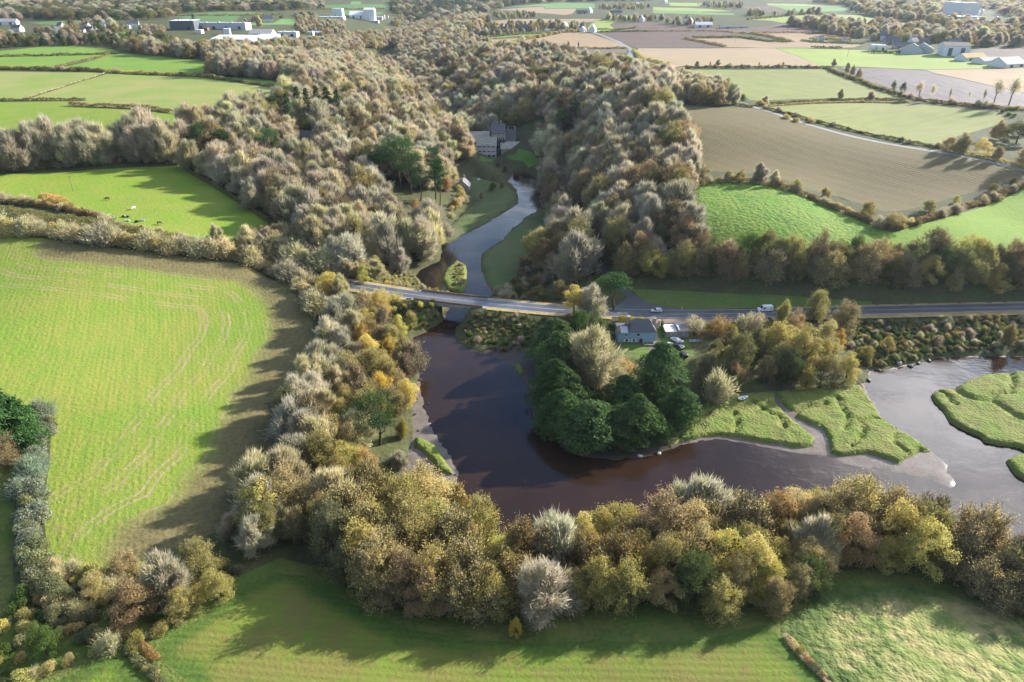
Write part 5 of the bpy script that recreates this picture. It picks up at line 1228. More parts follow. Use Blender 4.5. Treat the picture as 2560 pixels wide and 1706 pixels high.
# room round the trees one knows by sight: chance neighbours too close to or right in front of them make way
_x = np.array([q[2] for q in PLANTS]); _y = np.array([q[3] for q in PLANTS]); _lab = np.array([bool(q[8]) for q in PLANTS]); _small = np.array([q[4] < 3.2 for q in PLANTS])
_drop = np.zeros(len(PLANTS), bool)
for q in PLANTS:
    if not q[8] or q[4] < 5: continue
    r_ = min(7.0, 0.36 * q[4]); fx_, fy_ = -q[2] / math.hypot(q[2], q[3]), -q[3] / math.hypot(q[2], q[3])
    _drop |= (np.hypot(_x - q[2], _y - q[3]) < r_) & ~_lab
    if q[0] in ("pine_tree", "tall_pine_tree", "spire_tree"):
        for k_ in (0.45, 0.8):
            _drop |= (np.hypot(_x - q[2] - fx_ * q[4] * k_, _y - q[3] - fy_ * q[4] * k_) < r_) & ~_lab & ~_small
PLANTS = [q for q, d_ in zip(PLANTS, _drop) if not d_]
N_ = len(PLANTS)
px_ = np.array([p[2] for p in PLANTS]); py_ = np.array([p[3] for p in PLANTS]); ph_ = np.array([p[4] for p in PLANTS])
pz_ = Hc(px_, py_)
sx_, sy_, sd_ = project(px_, py_, pz_ + ph_ * 0.55)
inview = (sx_ > -40) & (sx_ < 2600) & (sy_ > -20) & (sy_ < 1740) & (sd_ > 0)
size_ = ph_ * np.array([p[5] for p in PLANTS]) ** 0.5 / np.maximum(sd_, 1)
names = np.array([NAME[p[0]] for p in PLANTS])
solo = np.zeros(N_, bool)
for nm in set(names):
    ix = np.where((names == nm) & inview)[0]
    pri = size_[ix] + np.array([10.0 if PLANTS[i][8] else 0 for i in ix])
    solo[ix[np.argsort(-pri)][:292]] = True
print("plants", N_, {n: (int((names == n).sum()), int((solo & (names == n)).sum())) for n in set(names)})

LM = np.array([(a, b) for _, a, b in LANDMARKS], float)
fam = {}
for i in np.where(solo)[0]:
    kd, vr, x, y, h, wd, col, grp, lb = PLANTS[i]
    if lb: continue
    d2 = (LM[:, 0] - sx_[i]) ** 2 + ((LM[:, 1] - sy_[i]) * 1.4) ** 2
    j = int(d2.argmin()); dx, dy = sx_[i] - LM[j, 0], (sy_[i] - LM[j, 1]) * 1.4
    side = ("right of" if dx > 0 else "left of") if abs(dx) > abs(dy) else ("below" if dy > 0 else "above")
    fam.setdefault((WORD[col], DESC[kd], side, LANDMARKS[j][0]), []).append((d2[j], i))
LABEL = {}
for (w, ds, side, lm), l in fam.items():
    for r, (_, i) in enumerate(sorted(l)):
        LABEL[i] = f"{w} {ds} {side} {lm}" + (f", {ordn(r)}" if len(l) > 1 else "")

CATS = {"broadleaf_tree": "tree", "bare_tree": "tree", "pine_tree": "pine tree", "conifer_tree": "conifer", "bush": "bush"}
for i in np.where(solo)[0]:
    kd, vr, x, y, h, wd, col, grp, lb = PLANTS[i]
    c, t, iv, h0, R0 = PROTO[kd][vr]
    nm = NAME[kd]
    s = h / h0
    r = link(nm, None, loc=(x, y, pz_[i] - 0.05), rotz=float(rng.uniform(0, 6.28)))
    r.scale = (s * wd, s * wd, s)
    tag(r, lb or LABEL[i], CATS[nm], grp)
    cc = COLS[col]; v = rng.uniform(0.95, 1.05, 3) * rng.uniform(0.82, 1.18)
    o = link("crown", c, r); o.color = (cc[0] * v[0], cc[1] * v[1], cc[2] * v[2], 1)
    link("trunk", t, r)
    if iv:
        o = link("ivy", iv, r); o.color = (*COLS["green"], 1)

# everything past the limit: one object per mass, its trees set out on points
def mass(name, idx, label_kind="stuff"):
    if not len(idx): return
    pc = bpy.data.collections.new(name + "_kinds")
    keys = {}
    for i in idx:
        k = (PLANTS[i][0], PLANTS[i][1], PLANTS[i][6])
        keys.setdefault(k, len(keys))
    for (kd, vr, col), n in keys.items():
        c, t, iv, h0, R0 = PROTO[kd][vr]
        o = bpy.data.objects.new(f"{name}_{n:04d}", c)
        o.color = (*COLS[col], 1)
        pc.objects.link(o)
    V = np.stack([px_[idx], py_[idx], pz_[idx] - 0.05], 1)
    me = bpy.data.meshes.new(name)
    me.vertices.add(len(V)); me.vertices.foreach_set("co", V.astype(np.float32).ravel())
    kk = np.array([keys[(PLANTS[i][0], PLANTS[i][1], PLANTS[i][6])] for i in idx], np.int32)
    a = me.attributes.new("which", 'INT', 'POINT'); a.data.foreach_set("value", kk)
    s = np.array([PLANTS[i][4] / PROTO[PLANTS[i][0]][PLANTS[i][1]][3] for i in idx])
    w = np.array([PLANTS[i][5] for i in idx])
    a = me.attributes.new("size", 'FLOAT_VECTOR', 'POINT'); a.data.foreach_set("vector", np.stack([s * w, s * w, s], 1).astype(np.float32).ravel())
    a = me.attributes.new("turn", 'FLOAT_VECTOR', 'POINT'); a.data.foreach_set("vector", np.stack([s * 0, s * 0, rng.uniform(0, 6.28, len(s))], 1).astype(np.float32).ravel())
    tc_ = np.array([(*COLS[PLANTS[i][6]], 1) for i in idx]); tc_[:, :3] *= rng.uniform(0.85, 1.15, (len(idx), 1)) * rng.uniform(0.92, 1.08, (len(idx), 3))
    a = me.attributes.new("tint", 'FLOAT_COLOR', 'POINT'); a.data.foreach_set("color", tc_.astype(np.float32).ravel())
    ob = link(name, me)
    tag(ob, kind="stuff")
    ng = bpy.data.node_groups.new(name, 'GeometryNodeTree')
    ng.interface.new_socket("Geometry", in_out='INPUT', socket_type='NodeSocketGeometry')
    ng.interface.new_socket("Geometry", in_out='OUTPUT', socket_type='NodeSocketGeometry')
    gi, go = ng.nodes.new("NodeGroupInput"), ng.nodes.new("NodeGroupOutput")
    ci = ng.nodes.new("GeometryNodeCollectionInfo"); ci.inputs["Collection"].default_value = pc
    ci.inputs["Separate Children"].default_value = True; ci.inputs["Reset Children"].default_value = True
    ip = ng.nodes.new("GeometryNodeInstanceOnPoints"); ip.inputs["Pick Instance"].default_value = True
    def attr(nm, ty):
        n = ng.nodes.new("GeometryNodeInputNamedAttribute"); n.data_type = ty; n.inputs["Name"].default_value = nm
        return n.outputs["Attribute"]
    ng.links.new(gi.outputs[0], ip.inputs["Points"]); ng.links.new(ci.outputs[0], ip.inputs["Instance"])
    ng.links.new(attr("which", 'INT'), ip.inputs["Instance Index"])
    ng.links.new(attr("size", 'FLOAT_VECTOR'), ip.inputs["Scale"])
    er = ng.nodes.new("FunctionNodeEulerToRotation"); ng.links.new(attr("turn", 'FLOAT_VECTOR'), er.inputs[0])
    ng.links.new(er.outputs[0], ip.inputs["Rotation"])
    ng.links.new(ip.outputs[0], go.inputs[0])
    md = ob.modifiers.new("scatter", 'NODES'); md.node_group = ng
rest = np.where(~solo & (sd_ > 20))[0]
mass("woodland", np.array([i for i in rest if names[i] != "bush"]))
mass("undergrowth", np.array([i for i in rest if names[i] == "bush"]))
# ================================================================== roads, bridge, hedges
class MB:
    """collects boxes, prisms and tubes; build() links them as ONE mesh object"""
    def __init__(self):
        self.v, self.f = [], []
    def add(self, V, Fc):
        o = len(self.v)
        self.v += [tuple(map(float, p)) for p in V]
        self.f += [tuple(int(i) + o for i in q) for q in Fc]
        return self
    def box(self, cx, cy, z0, sx, sy, h, rot=0.0, top=1.0):
        c, s = math.cos(rot), math.sin(rot)
        V = []
        for z, k in ((z0, 1.0), (z0 + h, top)):
            for a, b in ((-1, -1), (1, -1), (1, 1), (-1, 1)):
                x, y = a * sx / 2 * k, b * sy / 2 * k
                V.append((cx + x * c - y * s, cy + x * s + y * c, z))
        return self.add(V, [(3, 2, 1, 0), (4, 5, 6, 7), (0, 1, 5, 4), (1, 2, 6, 5), (2, 3, 7, 6), (3, 0, 4, 7)])
    def tube(self, p0, p1, r0, r1=None, k=6):
        V, Fc = tube(p0, p1, r0, r0 if r1 is None else r1, k)
        self.add(V, Fc)
        n = len(V)
        return self.add([V[i] for i in range(k)] + [V[n - k + i] for i in range(k)], [tuple(range(k))[::-1], tuple(range(k, 2 * k))])
    def prism(self, poly, y0, y1):
        """polygon in x-z pulled along y"""
        n = len(poly)
        V = [(x, y0, z) for x, z in poly] + [(x, y1, z) for x, z in poly]
        Fc = [tuple(range(n)), tuple(range(2 * n - 1, n - 1, -1))] + [((i + 1) % n, i, n + i, n + (i + 1) % n) for i in range(n)]
        return self.add(V, Fc)
    def mesh(self, name, mat, smooth=False):
        me = bpy.data.meshes.new(name)
        me.from_pydata(self.v, [], self.f); me.update()
        me.materials.append(mat)
        if smooth: me.polygons.foreach_set("use_smooth", [True] * len(me.polygons))
        return me
    def build(self, name, mat, parent=None, loc=None, rotz=None, smooth=False):
        return link(name, self.mesh(name, mat, smooth), parent, loc, rotz)

m_road = flat("asphalt", (0.070, 0.072, 0.078), 0.38, 0.5, scale=0.25, col2=(0.092, 0.090, 0.090), bump=0.004)
m_white = flat("road_paint", (0.62, 0.62, 0.60), 0.6, 0.3, scale=2, var=0.35)
m_conc = flat("weathered_concrete", (0.36, 0.335, 0.29), 0.85, 0.2, scale=0.8, col2=(0.24, 0.22, 0.19))
m_rail = flat("brown_parapet", (0.20, 0.13, 0.085), 0.7, 0.3, scale=1.2, var=0.3)
m_dry = land_mat("dry_grass", (0.36, 0.27, 0.12), (0.27, 0.17, 0.085), (0.20, 0.20, 0.06), 5, 0.8, bump=0.4)

path = np.concatenate([west, east])
t_ = np.concatenate([[0], np.cumsum(np.hypot(*np.diff(path[:, :2], axis=0).T))])
S = np.arange(0, t_[-1], 3.0)
rp = np.stack([np.interp(S, t_, path[:, k]) for k in range(3)], 1)
for _ in range(10):
    rp[1:-1] = (rp[:-2] + 2 * rp[1:-1] + rp[2:]) / 4
tg = np.gradient(rp[:, :2], axis=0); tg /= np.linalg.norm(tg, axis=1)[:, None]
nr = np.stack([-tg[:, 1], tg[:, 0]], 1)

def ribbon(name, mat, o0, o1, dz, i0=0, i1=None, step=1):
    idx = np.arange(i0, len(rp) if i1 is None else i1, step)
    a = np.column_stack([rp[idx, :2] + nr[idx] * o0, rp[idx, 2] + dz]); b = np.column_stack([rp[idx, :2] + nr[idx] * o1, rp[idx, 2] + dz])
    n = len(idx)
    V = np.concatenate([a, b]); k = np.arange(n - 1)
    return link(name, mesh_np(name, V, np.stack([k, k + n, k + n + 1, k + 1], 1)[:, ::-1], mat))
def at_s(s, off=0.0, dz=0.0):
    x, y, z = (np.interp(s, S, rp[:, k]) for k in range(3))
    a, b = np.interp(s, S, nr[:, 0]), np.interp(s, S, nr[:, 1])
    return float(x + a * off), float(y + b * off), float(z + dz), math.atan2(-a, b)
s_wb = float(t_[len(west) - 1]); s_eb = float(t_[len(west)])
tag(ribbon("road", m_road, 3.7, -3.7, 0.0), kind="structure")
for o in (3.45, -3.45):
    tag(ribbon("edge_line", m_white, o + 0.09, o - 0.09, 0.005), kind="structure")
jx = float(np.interp(at([(1590, 785)], 5.8)[0, 0], rp[:, 0], S))
tag(ribbon("centre_line", m_white, 0.08, -0.08, 0.005, 0, int((jx - 22) / 3)), kind="structure")
tag(ribbon("centre_line", m_white, 0.08, -0.08, 0.005, int((jx + 12) / 3)), kind="structure")
mbd = MB()
for s in np.arange(jx - 22, jx + 12, 2.6):
    x, y, z, a = at_s(s); mbd.box(x, y, z + 0.004, 1.3, 0.14, 0.003, a)
tag(mbd.build("give_way_dashes", m_white), kind="structure")
# dry grass along the road edges: real sheets 4 cm over the land
for o0, o1, i0, i1 in ((5.6, 3.75, 0, int((s_wb - 2) / 3)), (-3.75, -5.6, 0, int((s_wb - 2) / 3)), (5.4, 3.75, int((s_eb + 5) / 3), int((jx - 14) / 3)), (-3.75, -5.8, int((s_eb + 5) / 3), int((jx - 6) / 3)), (-3.75, -7.0, int((jx + 52) / 3), None), (4.9, 3.75, int((jx + 58) / 3), None)):
    tag(ribbon("dry_verge", m_dry, o0, o1, -0.03, i0, i1), kind="structure")

# junction mouth: flared tarmac joining the lane
jm = at([(1520,776),(1545,762),(1560,752),(1572,738),(1582,728),(1596,742),(1612,753),(1640,763),(1690,773),(1740,779),(1700,784),(1600,782)], 5.75)
je = link("junction", mesh_np("junction", np.column_stack([jm, np.full(len(jm), 5.80)]), np.array([list(range(len(jm)))])[:, ::-1], m_road))
tag(je, kind="structure")

# the bridge
B = link("road_bridge", None, loc=(*at_s((s_wb + s_eb) / 2)[:2], 0)); tag(B, "concrete road bridge with brown parapets over the river narrows", "bridge")
bc = np.array(B.location)
def bpart(name, mb, mat):
    mb.v = [(x - bc[0], y - bc[1], z) for x, y, z in mb.v]
    return mb.build(name, mat, B)
L_ = s_eb - s_wb
deck = MB()
for i in range(int(L_ // 2) + 5):
    x, y, z, a = at_s(s_wb - 4 + i * 2 + 1); deck.box(x, y, z - 0.95, 2.02, 9.4, 0.90, a)
bpart("deck", deck, m_conc)
for side in (1, -1):
    wall, cop = MB(), MB()
    for i in range(int((L_ + 6) // 2)):
        x, y, z, a = at_s(s_wb - 3 + i * 2 + 1, side * 4.45); wall.box(x, y, z - 0.05, 2.0, 0.22, 0.72, a)
        x, y, z, a = at_s(s_wb - 3 + i * 2 + 1, side * 4.45); cop.box(x, y, z + 0.78, 2.0, 0.16, 0.10, a)
    bpart("parapet", wall, m_rail); bpart("handrail", cop, m_rail)
    for i in range(int((L_ + 6) // 2) + 1):
        x, y, z, a = at_s(s_wb - 3 + i * 2, side * 4.45); bpart("post", MB().box(x, y, z - 0.1, 0.16, 0.26, 0.98, a), m_rail)
    beam = MB()
    for i in range(int(L_ // 2) + 1):
        x, y, z, a = at_s(s_wb + i * 2 + 1, side * 3.9); beam.box(x, y, z - 1.75, 2.0, 0.5, 0.8, a)
    bpart("beam", beam, m_conc)
for s in (s_wb + 2.2, s_wb + 4.6, s_eb - 2.5):
    for off in (-3.6, 0, 3.6):
        x, y, z, a = at_s(s, off); bpart("pier", MB().box(x, y, -1.5, 0.8, 0.9, z - 0.2, a), m_conc)
for s in (s_wb - 3, s_eb + 3):
    x, y, z, a = at_s(s); bpart("abutment", MB().box(x, y, -1.0, 3.0, 8.6, z - 0.1, a), m_conc)

# ------------------------------------------------------------------ hedges: each a thing with its own foliage
def hedge(px, h, w, col, label, dens=1.0, name="hedge", cat="hedge", group=None, top=0.5, xy=None, leaf=None):
    P_ = ground(px) if xy is None else np.asarray(xy, float)
    q, n = strip(P_, w)
    seg = np.hypot(*np.diff(q, axis=0).T); L = seg.sum()
    dist = np.hypot(q[:, 0], q[:, 1]).mean()
    ls = leaf or max(0.34, dist * 0.0016)
    cnt_ = int(min(26000, dens * L * (w + 2 * h) * 2.3 / (ls * ls * 0.7)))
    s = rng.uniform(0, L, cnt_)
    cs = np.concatenate([[0], np.cumsum(seg)])
    cx, cy2 = np.interp(s, cs, q[:, 0]), np.interp(s, cs, q[:, 1])
    nx, ny = np.interp(s, cs, n[:, 0]), np.interp(s, cs, n[:, 1])
    hh = h * (0.45 + 1.05 * vnoise(s, s * 0, 3.5 + h, 3)) * (0.8 + 0.4 * vnoise(s, s * 0 + 5, 1.4, 9))
    ww = w * (0.75 + 0.5 * vnoise(s, s * 0 + 9, 4.0, 6))
    an = rng.uniform(0, math.pi, cnt_); rr = rng.uniform(0.55, 1, cnt_) ** 0.5
    off = np.cos(an) * ww * 0.5 * rr; zz = np.abs(np.sin(an)) ** top * hh * rr
    x, y = cx + nx * off, cy2 + ny * off
    z = Hc(x, y) + zz
    x0, y0, z0 = float(P_[:, 0].mean()), float(P_[:, 1].mean()), float(Hc(P_[:, 0].mean(), P_[:, 1].mean()))
    nm = np.stack([nx * np.cos(an), ny * np.cos(an), np.sin(an)], 1)
    V, Fc = leaf_quads(np.stack([x - x0, y - y0, z - z0], 1), nm + rng.normal(size=(cnt_, 3)) * 0.8, ls * rng.uniform(0.6, 1.4, cnt_))
    o = link(name, mesh_np(name, V, Fc, m_leaf, False, {"v": np.repeat(rng.random(cnt_), 4)}), loc=(x0, y0, z0))
    c = COLS[col]; o.color = (*c, 1)
    tag(o, label, cat, group)
    return o
GH_ = "hedges between the fields"
hedge([(108,1040),(100,1100),(88,1180),(75,1260),(68,1340),(72,1400)], 2.6, 4.5, "silver", "long silvery green hedge along the left side of the winter crop", 1.2, leaf=0.30)
hedge([(88,1420),(100,1455),(130,1490),(170,1520)], 3.0, 5.5, "sage", "sage green hedge continuing below the silvery one", 1.1, leaf=0.30)
# the two hedges on both sides of the sunken road
hedge([(-150,560),(0,575),(130,588),(200,600),(330,615),(440,628)], 4.0, 7.5, "straw", "tall straw-coloured hedge between the winter crop and the sunken road", 1.0)
hedge([(440,628),(548,642),(640,658),(705,678)], 3.6, 5.5, "khaki", "khaki hedge continuing along the top of the winter crop to the wood", 1.0)
hedge([(705,680),(752,715),(785,760),(803,800)], 3.4, 5, "straw", "pale hedge round the rounded end of the winter crop", 1.0)
hedge([(-100,504),(0,508),(60,508),(110,514),(160,524),(220,540),(262,554)], 2.6, 3.5, "brown", "brown hedge at the foot of the cow pasture's left half", 1.0)
hedge([(262,556),(320,573),(370,584),(470,602),(545,616),(600,618),(690,604)], 1.6, 2.5, "khaki", "low khaki hedge at the foot of the cow pasture's right half", 1.0)
hedge([(110,503),(150,511),(165,514)], 3.5, 6, "orange", "orange-tinted clump of hedge at the lower left edge of the cow pasture", 1.0)
hedge([(453,416),(475,434),(530,461),(585,498),(658,546),(697,574)], 1.6, 2.2, "dolive", "dark ditch hedge where the wood meets the cow pasture", 0.9)
hedge([(0,540),(110,553),(200,566),(300,586),(420,610),(520,632),(600,648)], 4.0, 9, "dolive", "dark bramble-filled hollow between the two hedges above the winter crop", 0.6)
# far left
hedge([(-100,143),(0,142),(140,140),(270,136)], 2.0, 3.5, "dolive", "straight dark hedge across the uppermost left field", 0.8)
hedge([(140,170),(190,157),(235,148),(285,134)], 1.6, 3, "brown", "oblique brown hedge in the upper left fields", 0.8)
hedge([(-100,176),(0,174),(100,175),(238,178),(262,181)], 2.8, 5, "dolive", "left half of the long dark hedge below the upper left fields", 0.8)
hedge([(268,182),(370,187),(501,191),(560,200)], 2.6, 4.5, "olive", "right half of the long dark hedge below the upper left fields", 0.8)
hedge([(518,194),(600,204),(700,221),(755,228)], 1.8, 3.2, "dolive", "dark hedge climbing down to the wood at the right end of the left meadows", 0.8)
hedge([(-100,255),(0,253),(120,251),(213,250)], 1.8, 3, "dolive", "short dark hedge reaching in from the left frame edge", 0.8)
hedge([(176,264),(210,268),(300,268),(375,274),(430,282)], 2.6, 4, "brown", "dark brown bank hedge in the middle of the left meadows", 0.9)
hedge([(58,249),(130,226),(200,203),(262,184)], 0.8, 1.6, "straw", "faint line of dry grass and posts between the left meadows", 0.35)
# right side
hedge([(1735,465),(1784,454),(1883,455),(1956,469)], 2.2, 3, "khaki", "hedge between lumpy meadow and stubble, part left of the spreading bare tree", 0.9)
hedge([(1956,470),(2011,492),(2065,513),(2120,532),(2168,557),(2215,577)], 2.4, 3.2, "brown", "hedge descending between lumpy meadow and stubble to the field corner", 0.9)
hedge([(2215,577),(2245,572),(2266,566),(2358,540),(2431,515),(2504,490),(2560,464),(2700,420)], 2.2, 3, "brown", "hedge rising from the field corner to the right frame edge", 0.9)
hedge([(1718,462),(1738,440),(1745,415)], 2.5, 4, "khaki", "short hedge where the stubble meets the valley wood", 0.9)
hedge([(1908,272),(1956,284),(2029,303),(2102,322),(2193,341),(2285,360),(2370,375)], 1.6, 2.4, "dolive", "dark hedge bank above the pale lane", 1.0)
hedge([(2376,378),(2467,398),(2560,424),(2700,460)], 1.6, 3, "olive", "hedge bank above the lane's right end", 0.9)
hedge([(1925,262),(2029,255),(2139,250),(2262,250)], 1.6, 2.4, "dolive", "dark hedge between the two young cereal fields", 0.9)
hedge([(1912,268),(1960,264),(2029,259),(2139,256),(2275,256)], 1.2, 2.0, "khaki", "khaki hedge running parallel below the dark one between young cereals", 0.8)
hedge([(2262,243),(2300,253),(2400,263),(2490,270),(2560,276),(2700,290)], 1.8, 3, "brown", "brown hedge at the foot of the wet ploughland", 0.9)
hedge([(2065,171),(2102,189),(2140,202),(2175,217),(2241,238),(2262,245)], 2.2, 3.2, "dolive", "dark hedge along the left edge of the wet ploughland", 0.9)
hedge([(1707,172),(1800,170),(1900,170),(2065,171)], 2.2, 3.4, "dolive", "long dark hedge at the top of the upper young cereal field", 0.9)
hedge([(1830,262),(1860,264),(1882,270)], 1.8, 4, "dolive", "low dark hedge at the stubble's top corner by the lane", 0.9)
hedge([(1272,126),(1400,124),(1500,122.5),(1566,122)], 2.4, 5, "brown", "straight brown hedge below the big pale stubble field", 0.8)
hedge([(1416,150),(1470,145),(1520,139),(1545,146),(1600,160),(1650,175),(1705,192)], 3.0, 6, "olive", "thick olive hedge round the top of the small straw stubble field", 0.8)
hedge([(1583,127),(1592,135),(1600,146),(1640,156),(1672,165)], 2.4, 5, "olive", "olive hedge along the lane by the large pale stubble", 0.8)
hedge([(1214,117),(1240,117),(1290,106),(1322,98),(1404,82),(1465,77)], 3.0, 6, "olive", "bushy hedge rising along the upper edge of the big pale stubble field", 0.8)
hedge([(1180,97),(1258,91),(1382,84)], 2.0, 5, "dolive", "dark hedge below the far farm's strip of grass", 0.8)
hedge([(1500,81),(1560,80),(1617,79)], 2.0, 5, "green", "green hedge at the top left of the dark ploughland", 0.8)
hedge([(1617,79),(1765,77.5),(1801,78),(1865,85),(1880,85)], 1.8, 4, "brown", "thin brown hedge across the dark ploughlands", 0.7)
hedge([(1712,97),(1760,106),(1814,117)], 2.4, 6, "brown", "left arm of the wedge-shaped hedge in the pale stubble", 0.8)
hedge([(1728,95),(1850,94),(1924,105),(1972,106)], 2.4, 6, "dolive", "right arm of the wedge-shaped hedge in the pale stubble", 0.8)
hedge([(1880,84),(1924,92),(1976,105)], 2.4, 6, "brown", "brown upper hedge of the wedge in the pale stubble", 0.8)
hedge([(1880,83),(1976,82),(2073,84),(2147,95)], 1.8, 5, "rust", "rusty hedge along the top of the far straw stubble", 0.7)
hedge([(2003,103),(2030,106),(2100,109),(2160,111)], 2.0, 5, "green", "green hedge in front of the far garden plot", 0.8)
hedge([(2025,101),(2070,99),(2120,104)], 3.0, 12, "dolive", "dark overgrown garden plot in the far straw stubble", 0.8)
hedge([(2027,121),(2060,121.5),(2105,122)], 2.6, 4, "dolive", "short trimmed hedge at the top of the lime meadow", 0.8)
hedge([(2178,133),(2200,135),(2258,133)], 3.0, 6, "green", "trimmed dark hedge in front of the white far house", 1.0)
hedge([(1475,73),(1543,76),(1560,74),(1590,70)], 2.0, 5, "dolive", "dark hedge under the far lime meadows", 0.7)
hedge([(1868,50),(1930,45),(2030,35),(2056,38)], 3.0, 8, "dolive", "far hedge behind the bright ridge meadow", 0.7)
hedge([(437,40),(560,40),(711,38)], 2.5, 7, "dolive", "far hedge across the left grasslands beyond the factory sheds", 0.6)
hedge([(740,26),(831,24),(960,22)], 2.5, 7, "dolive", "far hedge behind the white factory tower", 0.6)
# near ones
hedge([(1962,1590),(1985,1625),(2022,1664),(2075,1712),(2160,1790)], 0.7, 1.8, "straw", "low straw-coloured bank between the bottom field and the rough pasture", 1.0, leaf=0.26)
hedge([(318,1622),(352,1655),(400,1702),(450,1760)], 0.7, 1.8, "sage", "low sage green bank between the two bottom left fields", 1.0, leaf=0.26)
hedge([(345,1606),(372,1630),(395,1655)], 1.0, 1.6, "rust", "short rusty bramble bank at the left corner of the bottom field", 1.0, leaf=0.24)
hedge([(1545,803),(1580,803),(1622,809)], 2.0, 1.8, "lemon", "bright clipped hedge along the road behind the blue house", 1.5, leaf=0.24)
hedge([(1655,812),(1658,825),(1660,845)], 1.8, 1.2, "green", "narrow green hedge left of the concrete outbuildings", 1.4, leaf=0.24)
hedge([(1522,825),(1545,832)], 2.6, 2.6, "dark", "dark clipped shrub behind the left end of the blue house", 1.6, leaf=0.26)
hedge([(1730,820),(1790,822),(1880,822),(1920,812)], 1.6, 3.0, "lemon", "lime-green roadside growth right of the outbuildings", 1.0, leaf=0.26)
hedge([(1740,838),(1790,845),(1840,842)], 2.0, 3.0, "brown", "dark bramble strip behind the corrugated fence", 1.0, leaf=0.26)
hedge([(2520,1500),(2460,1480),(2410,1472)], 1.2, 3.0, "rust", "rust-brown bracken strip at the top of the rough pasture", 1.0, leaf=0.26)
# ================================================================== buildings
def wallm(name, c, var=0.2, sc=1.2): return flat(name, c, 0.85, 0.2, var=var, scale=sc)
mw_white = wallm("white_render", (0.60, 0.60, 0.58), 0.1); mw_cream = wallm("cream_render", (0.62, 0.56, 0.46)); mw_stone = wallm("stone_wall", (0.40, 0.36, 0.30), 0.35, 1.5)
mw_grey = wallm("grey_cladding", (0.42, 0.44, 0.47), 0.12); mw_dark = wallm("dark_cladding", (0.10, 0.11, 0.125), 0.2); mw_blue = flat("blue_render", (0.30, 0.44, 0.56), 0.8, 0.2, var=0.12, scale=0.7)
mw_palegreen = wallm("pale_green_cladding", (0.50, 0.60, 0.54), 0.1); mw_pink = wallm("pinkish_render", (0.68, 0.62, 0.61), 0.15); mw_steel = flat("pale_steel", (0.55, 0.58, 0.62), 0.5, 0.4, var=0.1)
mr_slate = flat("slate_roof", (0.075, 0.080, 0.092), 0.6, 0.35, scale=2, col2=(0.11, 0.11, 0.115)); mr_brown = flat("brown_roof", (0.145, 0.115, 0.10), 0.8, 0.2, var=0.3)
mr_white = flat("white_roofing", (0.60, 0.60, 0.59), 0.6, 0.3, var=0.08, scale=0.3); mr_grey = flat("fibre_cement_roof", (0.33, 0.32, 0.31), 0.8, 0.2, var=0.25, scale=0.6); mr_rust = flat("rusty_sheet", (0.25, 0.14, 0.08), 0.8, 0.2, var=0.5)
mr_moss = flat("lichened_slate", (0.40, 0.40, 0.335), 0.8, 0.2, scale=0.9, col2=(0.29, 0.29, 0.235)); mr_straw = flat("straw_covered_roof", (0.50, 0.38, 0.17), 0.9, 0.1, var=0.15)
m_glass = flat("dark_glass", (0.03, 0.035, 0.045), 0.15, 0.5, var=0.1); m_frame = flat("white_frame", (0.75, 0.75, 0.74), 0.6, 0.3, var=0.05); m_door = flat("brown_door", (0.09, 0.045, 0.03), 0.6, 0.3)
m_ivy = flat("ivy_cover", (0.03, 0.042, 0.022), 0.9, 0.1, scale=1.0, var=0.5); m_brick = flat("chimney_brick", (0.34, 0.25, 0.20), 0.85, 0.2, var=0.3, scale=3)
m_black = flat("black_rubber", (0.02, 0.02, 0.022), 0.7, 0.2); m_metal = flat("galvanised_steel", (0.42, 0.43, 0.44), 0.45, 0.4, metal=0.3); m_wood = flat("weathered_wood", (0.22, 0.18, 0.14), 0.9, 0.1, var=0.3)

def site(px, py, z=None):
    x, y = ground([(px, py)])[0]
    zz = Hs(x, y) if z is None else z
    return float(x), float(y), zz

def gable_wall(w, d, hw, hr, mat, parent, name="wall", x0=0, y0=0, z0=-0.6):
    m = MB().prism([(-d / 2, z0), (d / 2, z0), (d / 2, hw), (0, hw + hr), (-d / 2, hw)], -w / 2, w / 2)
    m.v = [(x0 + y, y0 + x, z) for x, y, z in m.v]; m.f = [f[::-1] for f in m.f]
    return m.build(name, mat, parent)

def gable_roof(w, d, hw, hr, mat, parent, ov=0.3, th=0.16, x0=0, y0=0, name="roof"):
    m = MB()
    k = (d / 2 + ov) / (d / 2)
    e = hw + hr - hr * k
    for s in (-1, 1):
        a = [(0, hw + hr + 0.03), (s * (d / 2 + ov), e + 0.03), (s * (d / 2 + ov), e + 0.03 + th), (0, hw + hr + 0.03 + th)]
        q = MB().prism(a, -w / 2 - ov, w / 2 + ov)
        m.add([(x0 + y, y0 + x, z) for x, y, z in q.v], q.f)
    return m.build(name, mat, parent)

def win(x, z, w, h, parent, y=0, axis='y', s=-1, fr=None, sub=True, name="window", pane=None, off=(0, 0)):
    """window on the wall face at local y (or x): a proud frame with a recessed dark pane"""
    t = 0.09
    f = MB()
    for a, b, c, d_ in ((-w / 2, h / 2 - t, w, t * 1.0), (-w / 2, -h / 2, w, t * 1.2), (-w / 2, -h / 2, t, h), (w / 2 - t, -h / 2, t, h)):
        f.box(a + c / 2, 0, b, c, 0.10, d_)
    p = MB().box(0, 0.02, -h / 2, w - t, 0.05, h)
    def put(m):
        V = []
        for (a, b, c) in m.v:
            V.append((x + a, y + s * 0.05 + b, z + c) if axis == 'y' else (x + s * 0.05 + b, y + a, z + c))
        m.v = V
    put(f); put(p)
    fo = f.build(name, fr or m_frame, parent)
    p.build("pane", pane or m_glass, fo if sub else parent)
    return fo

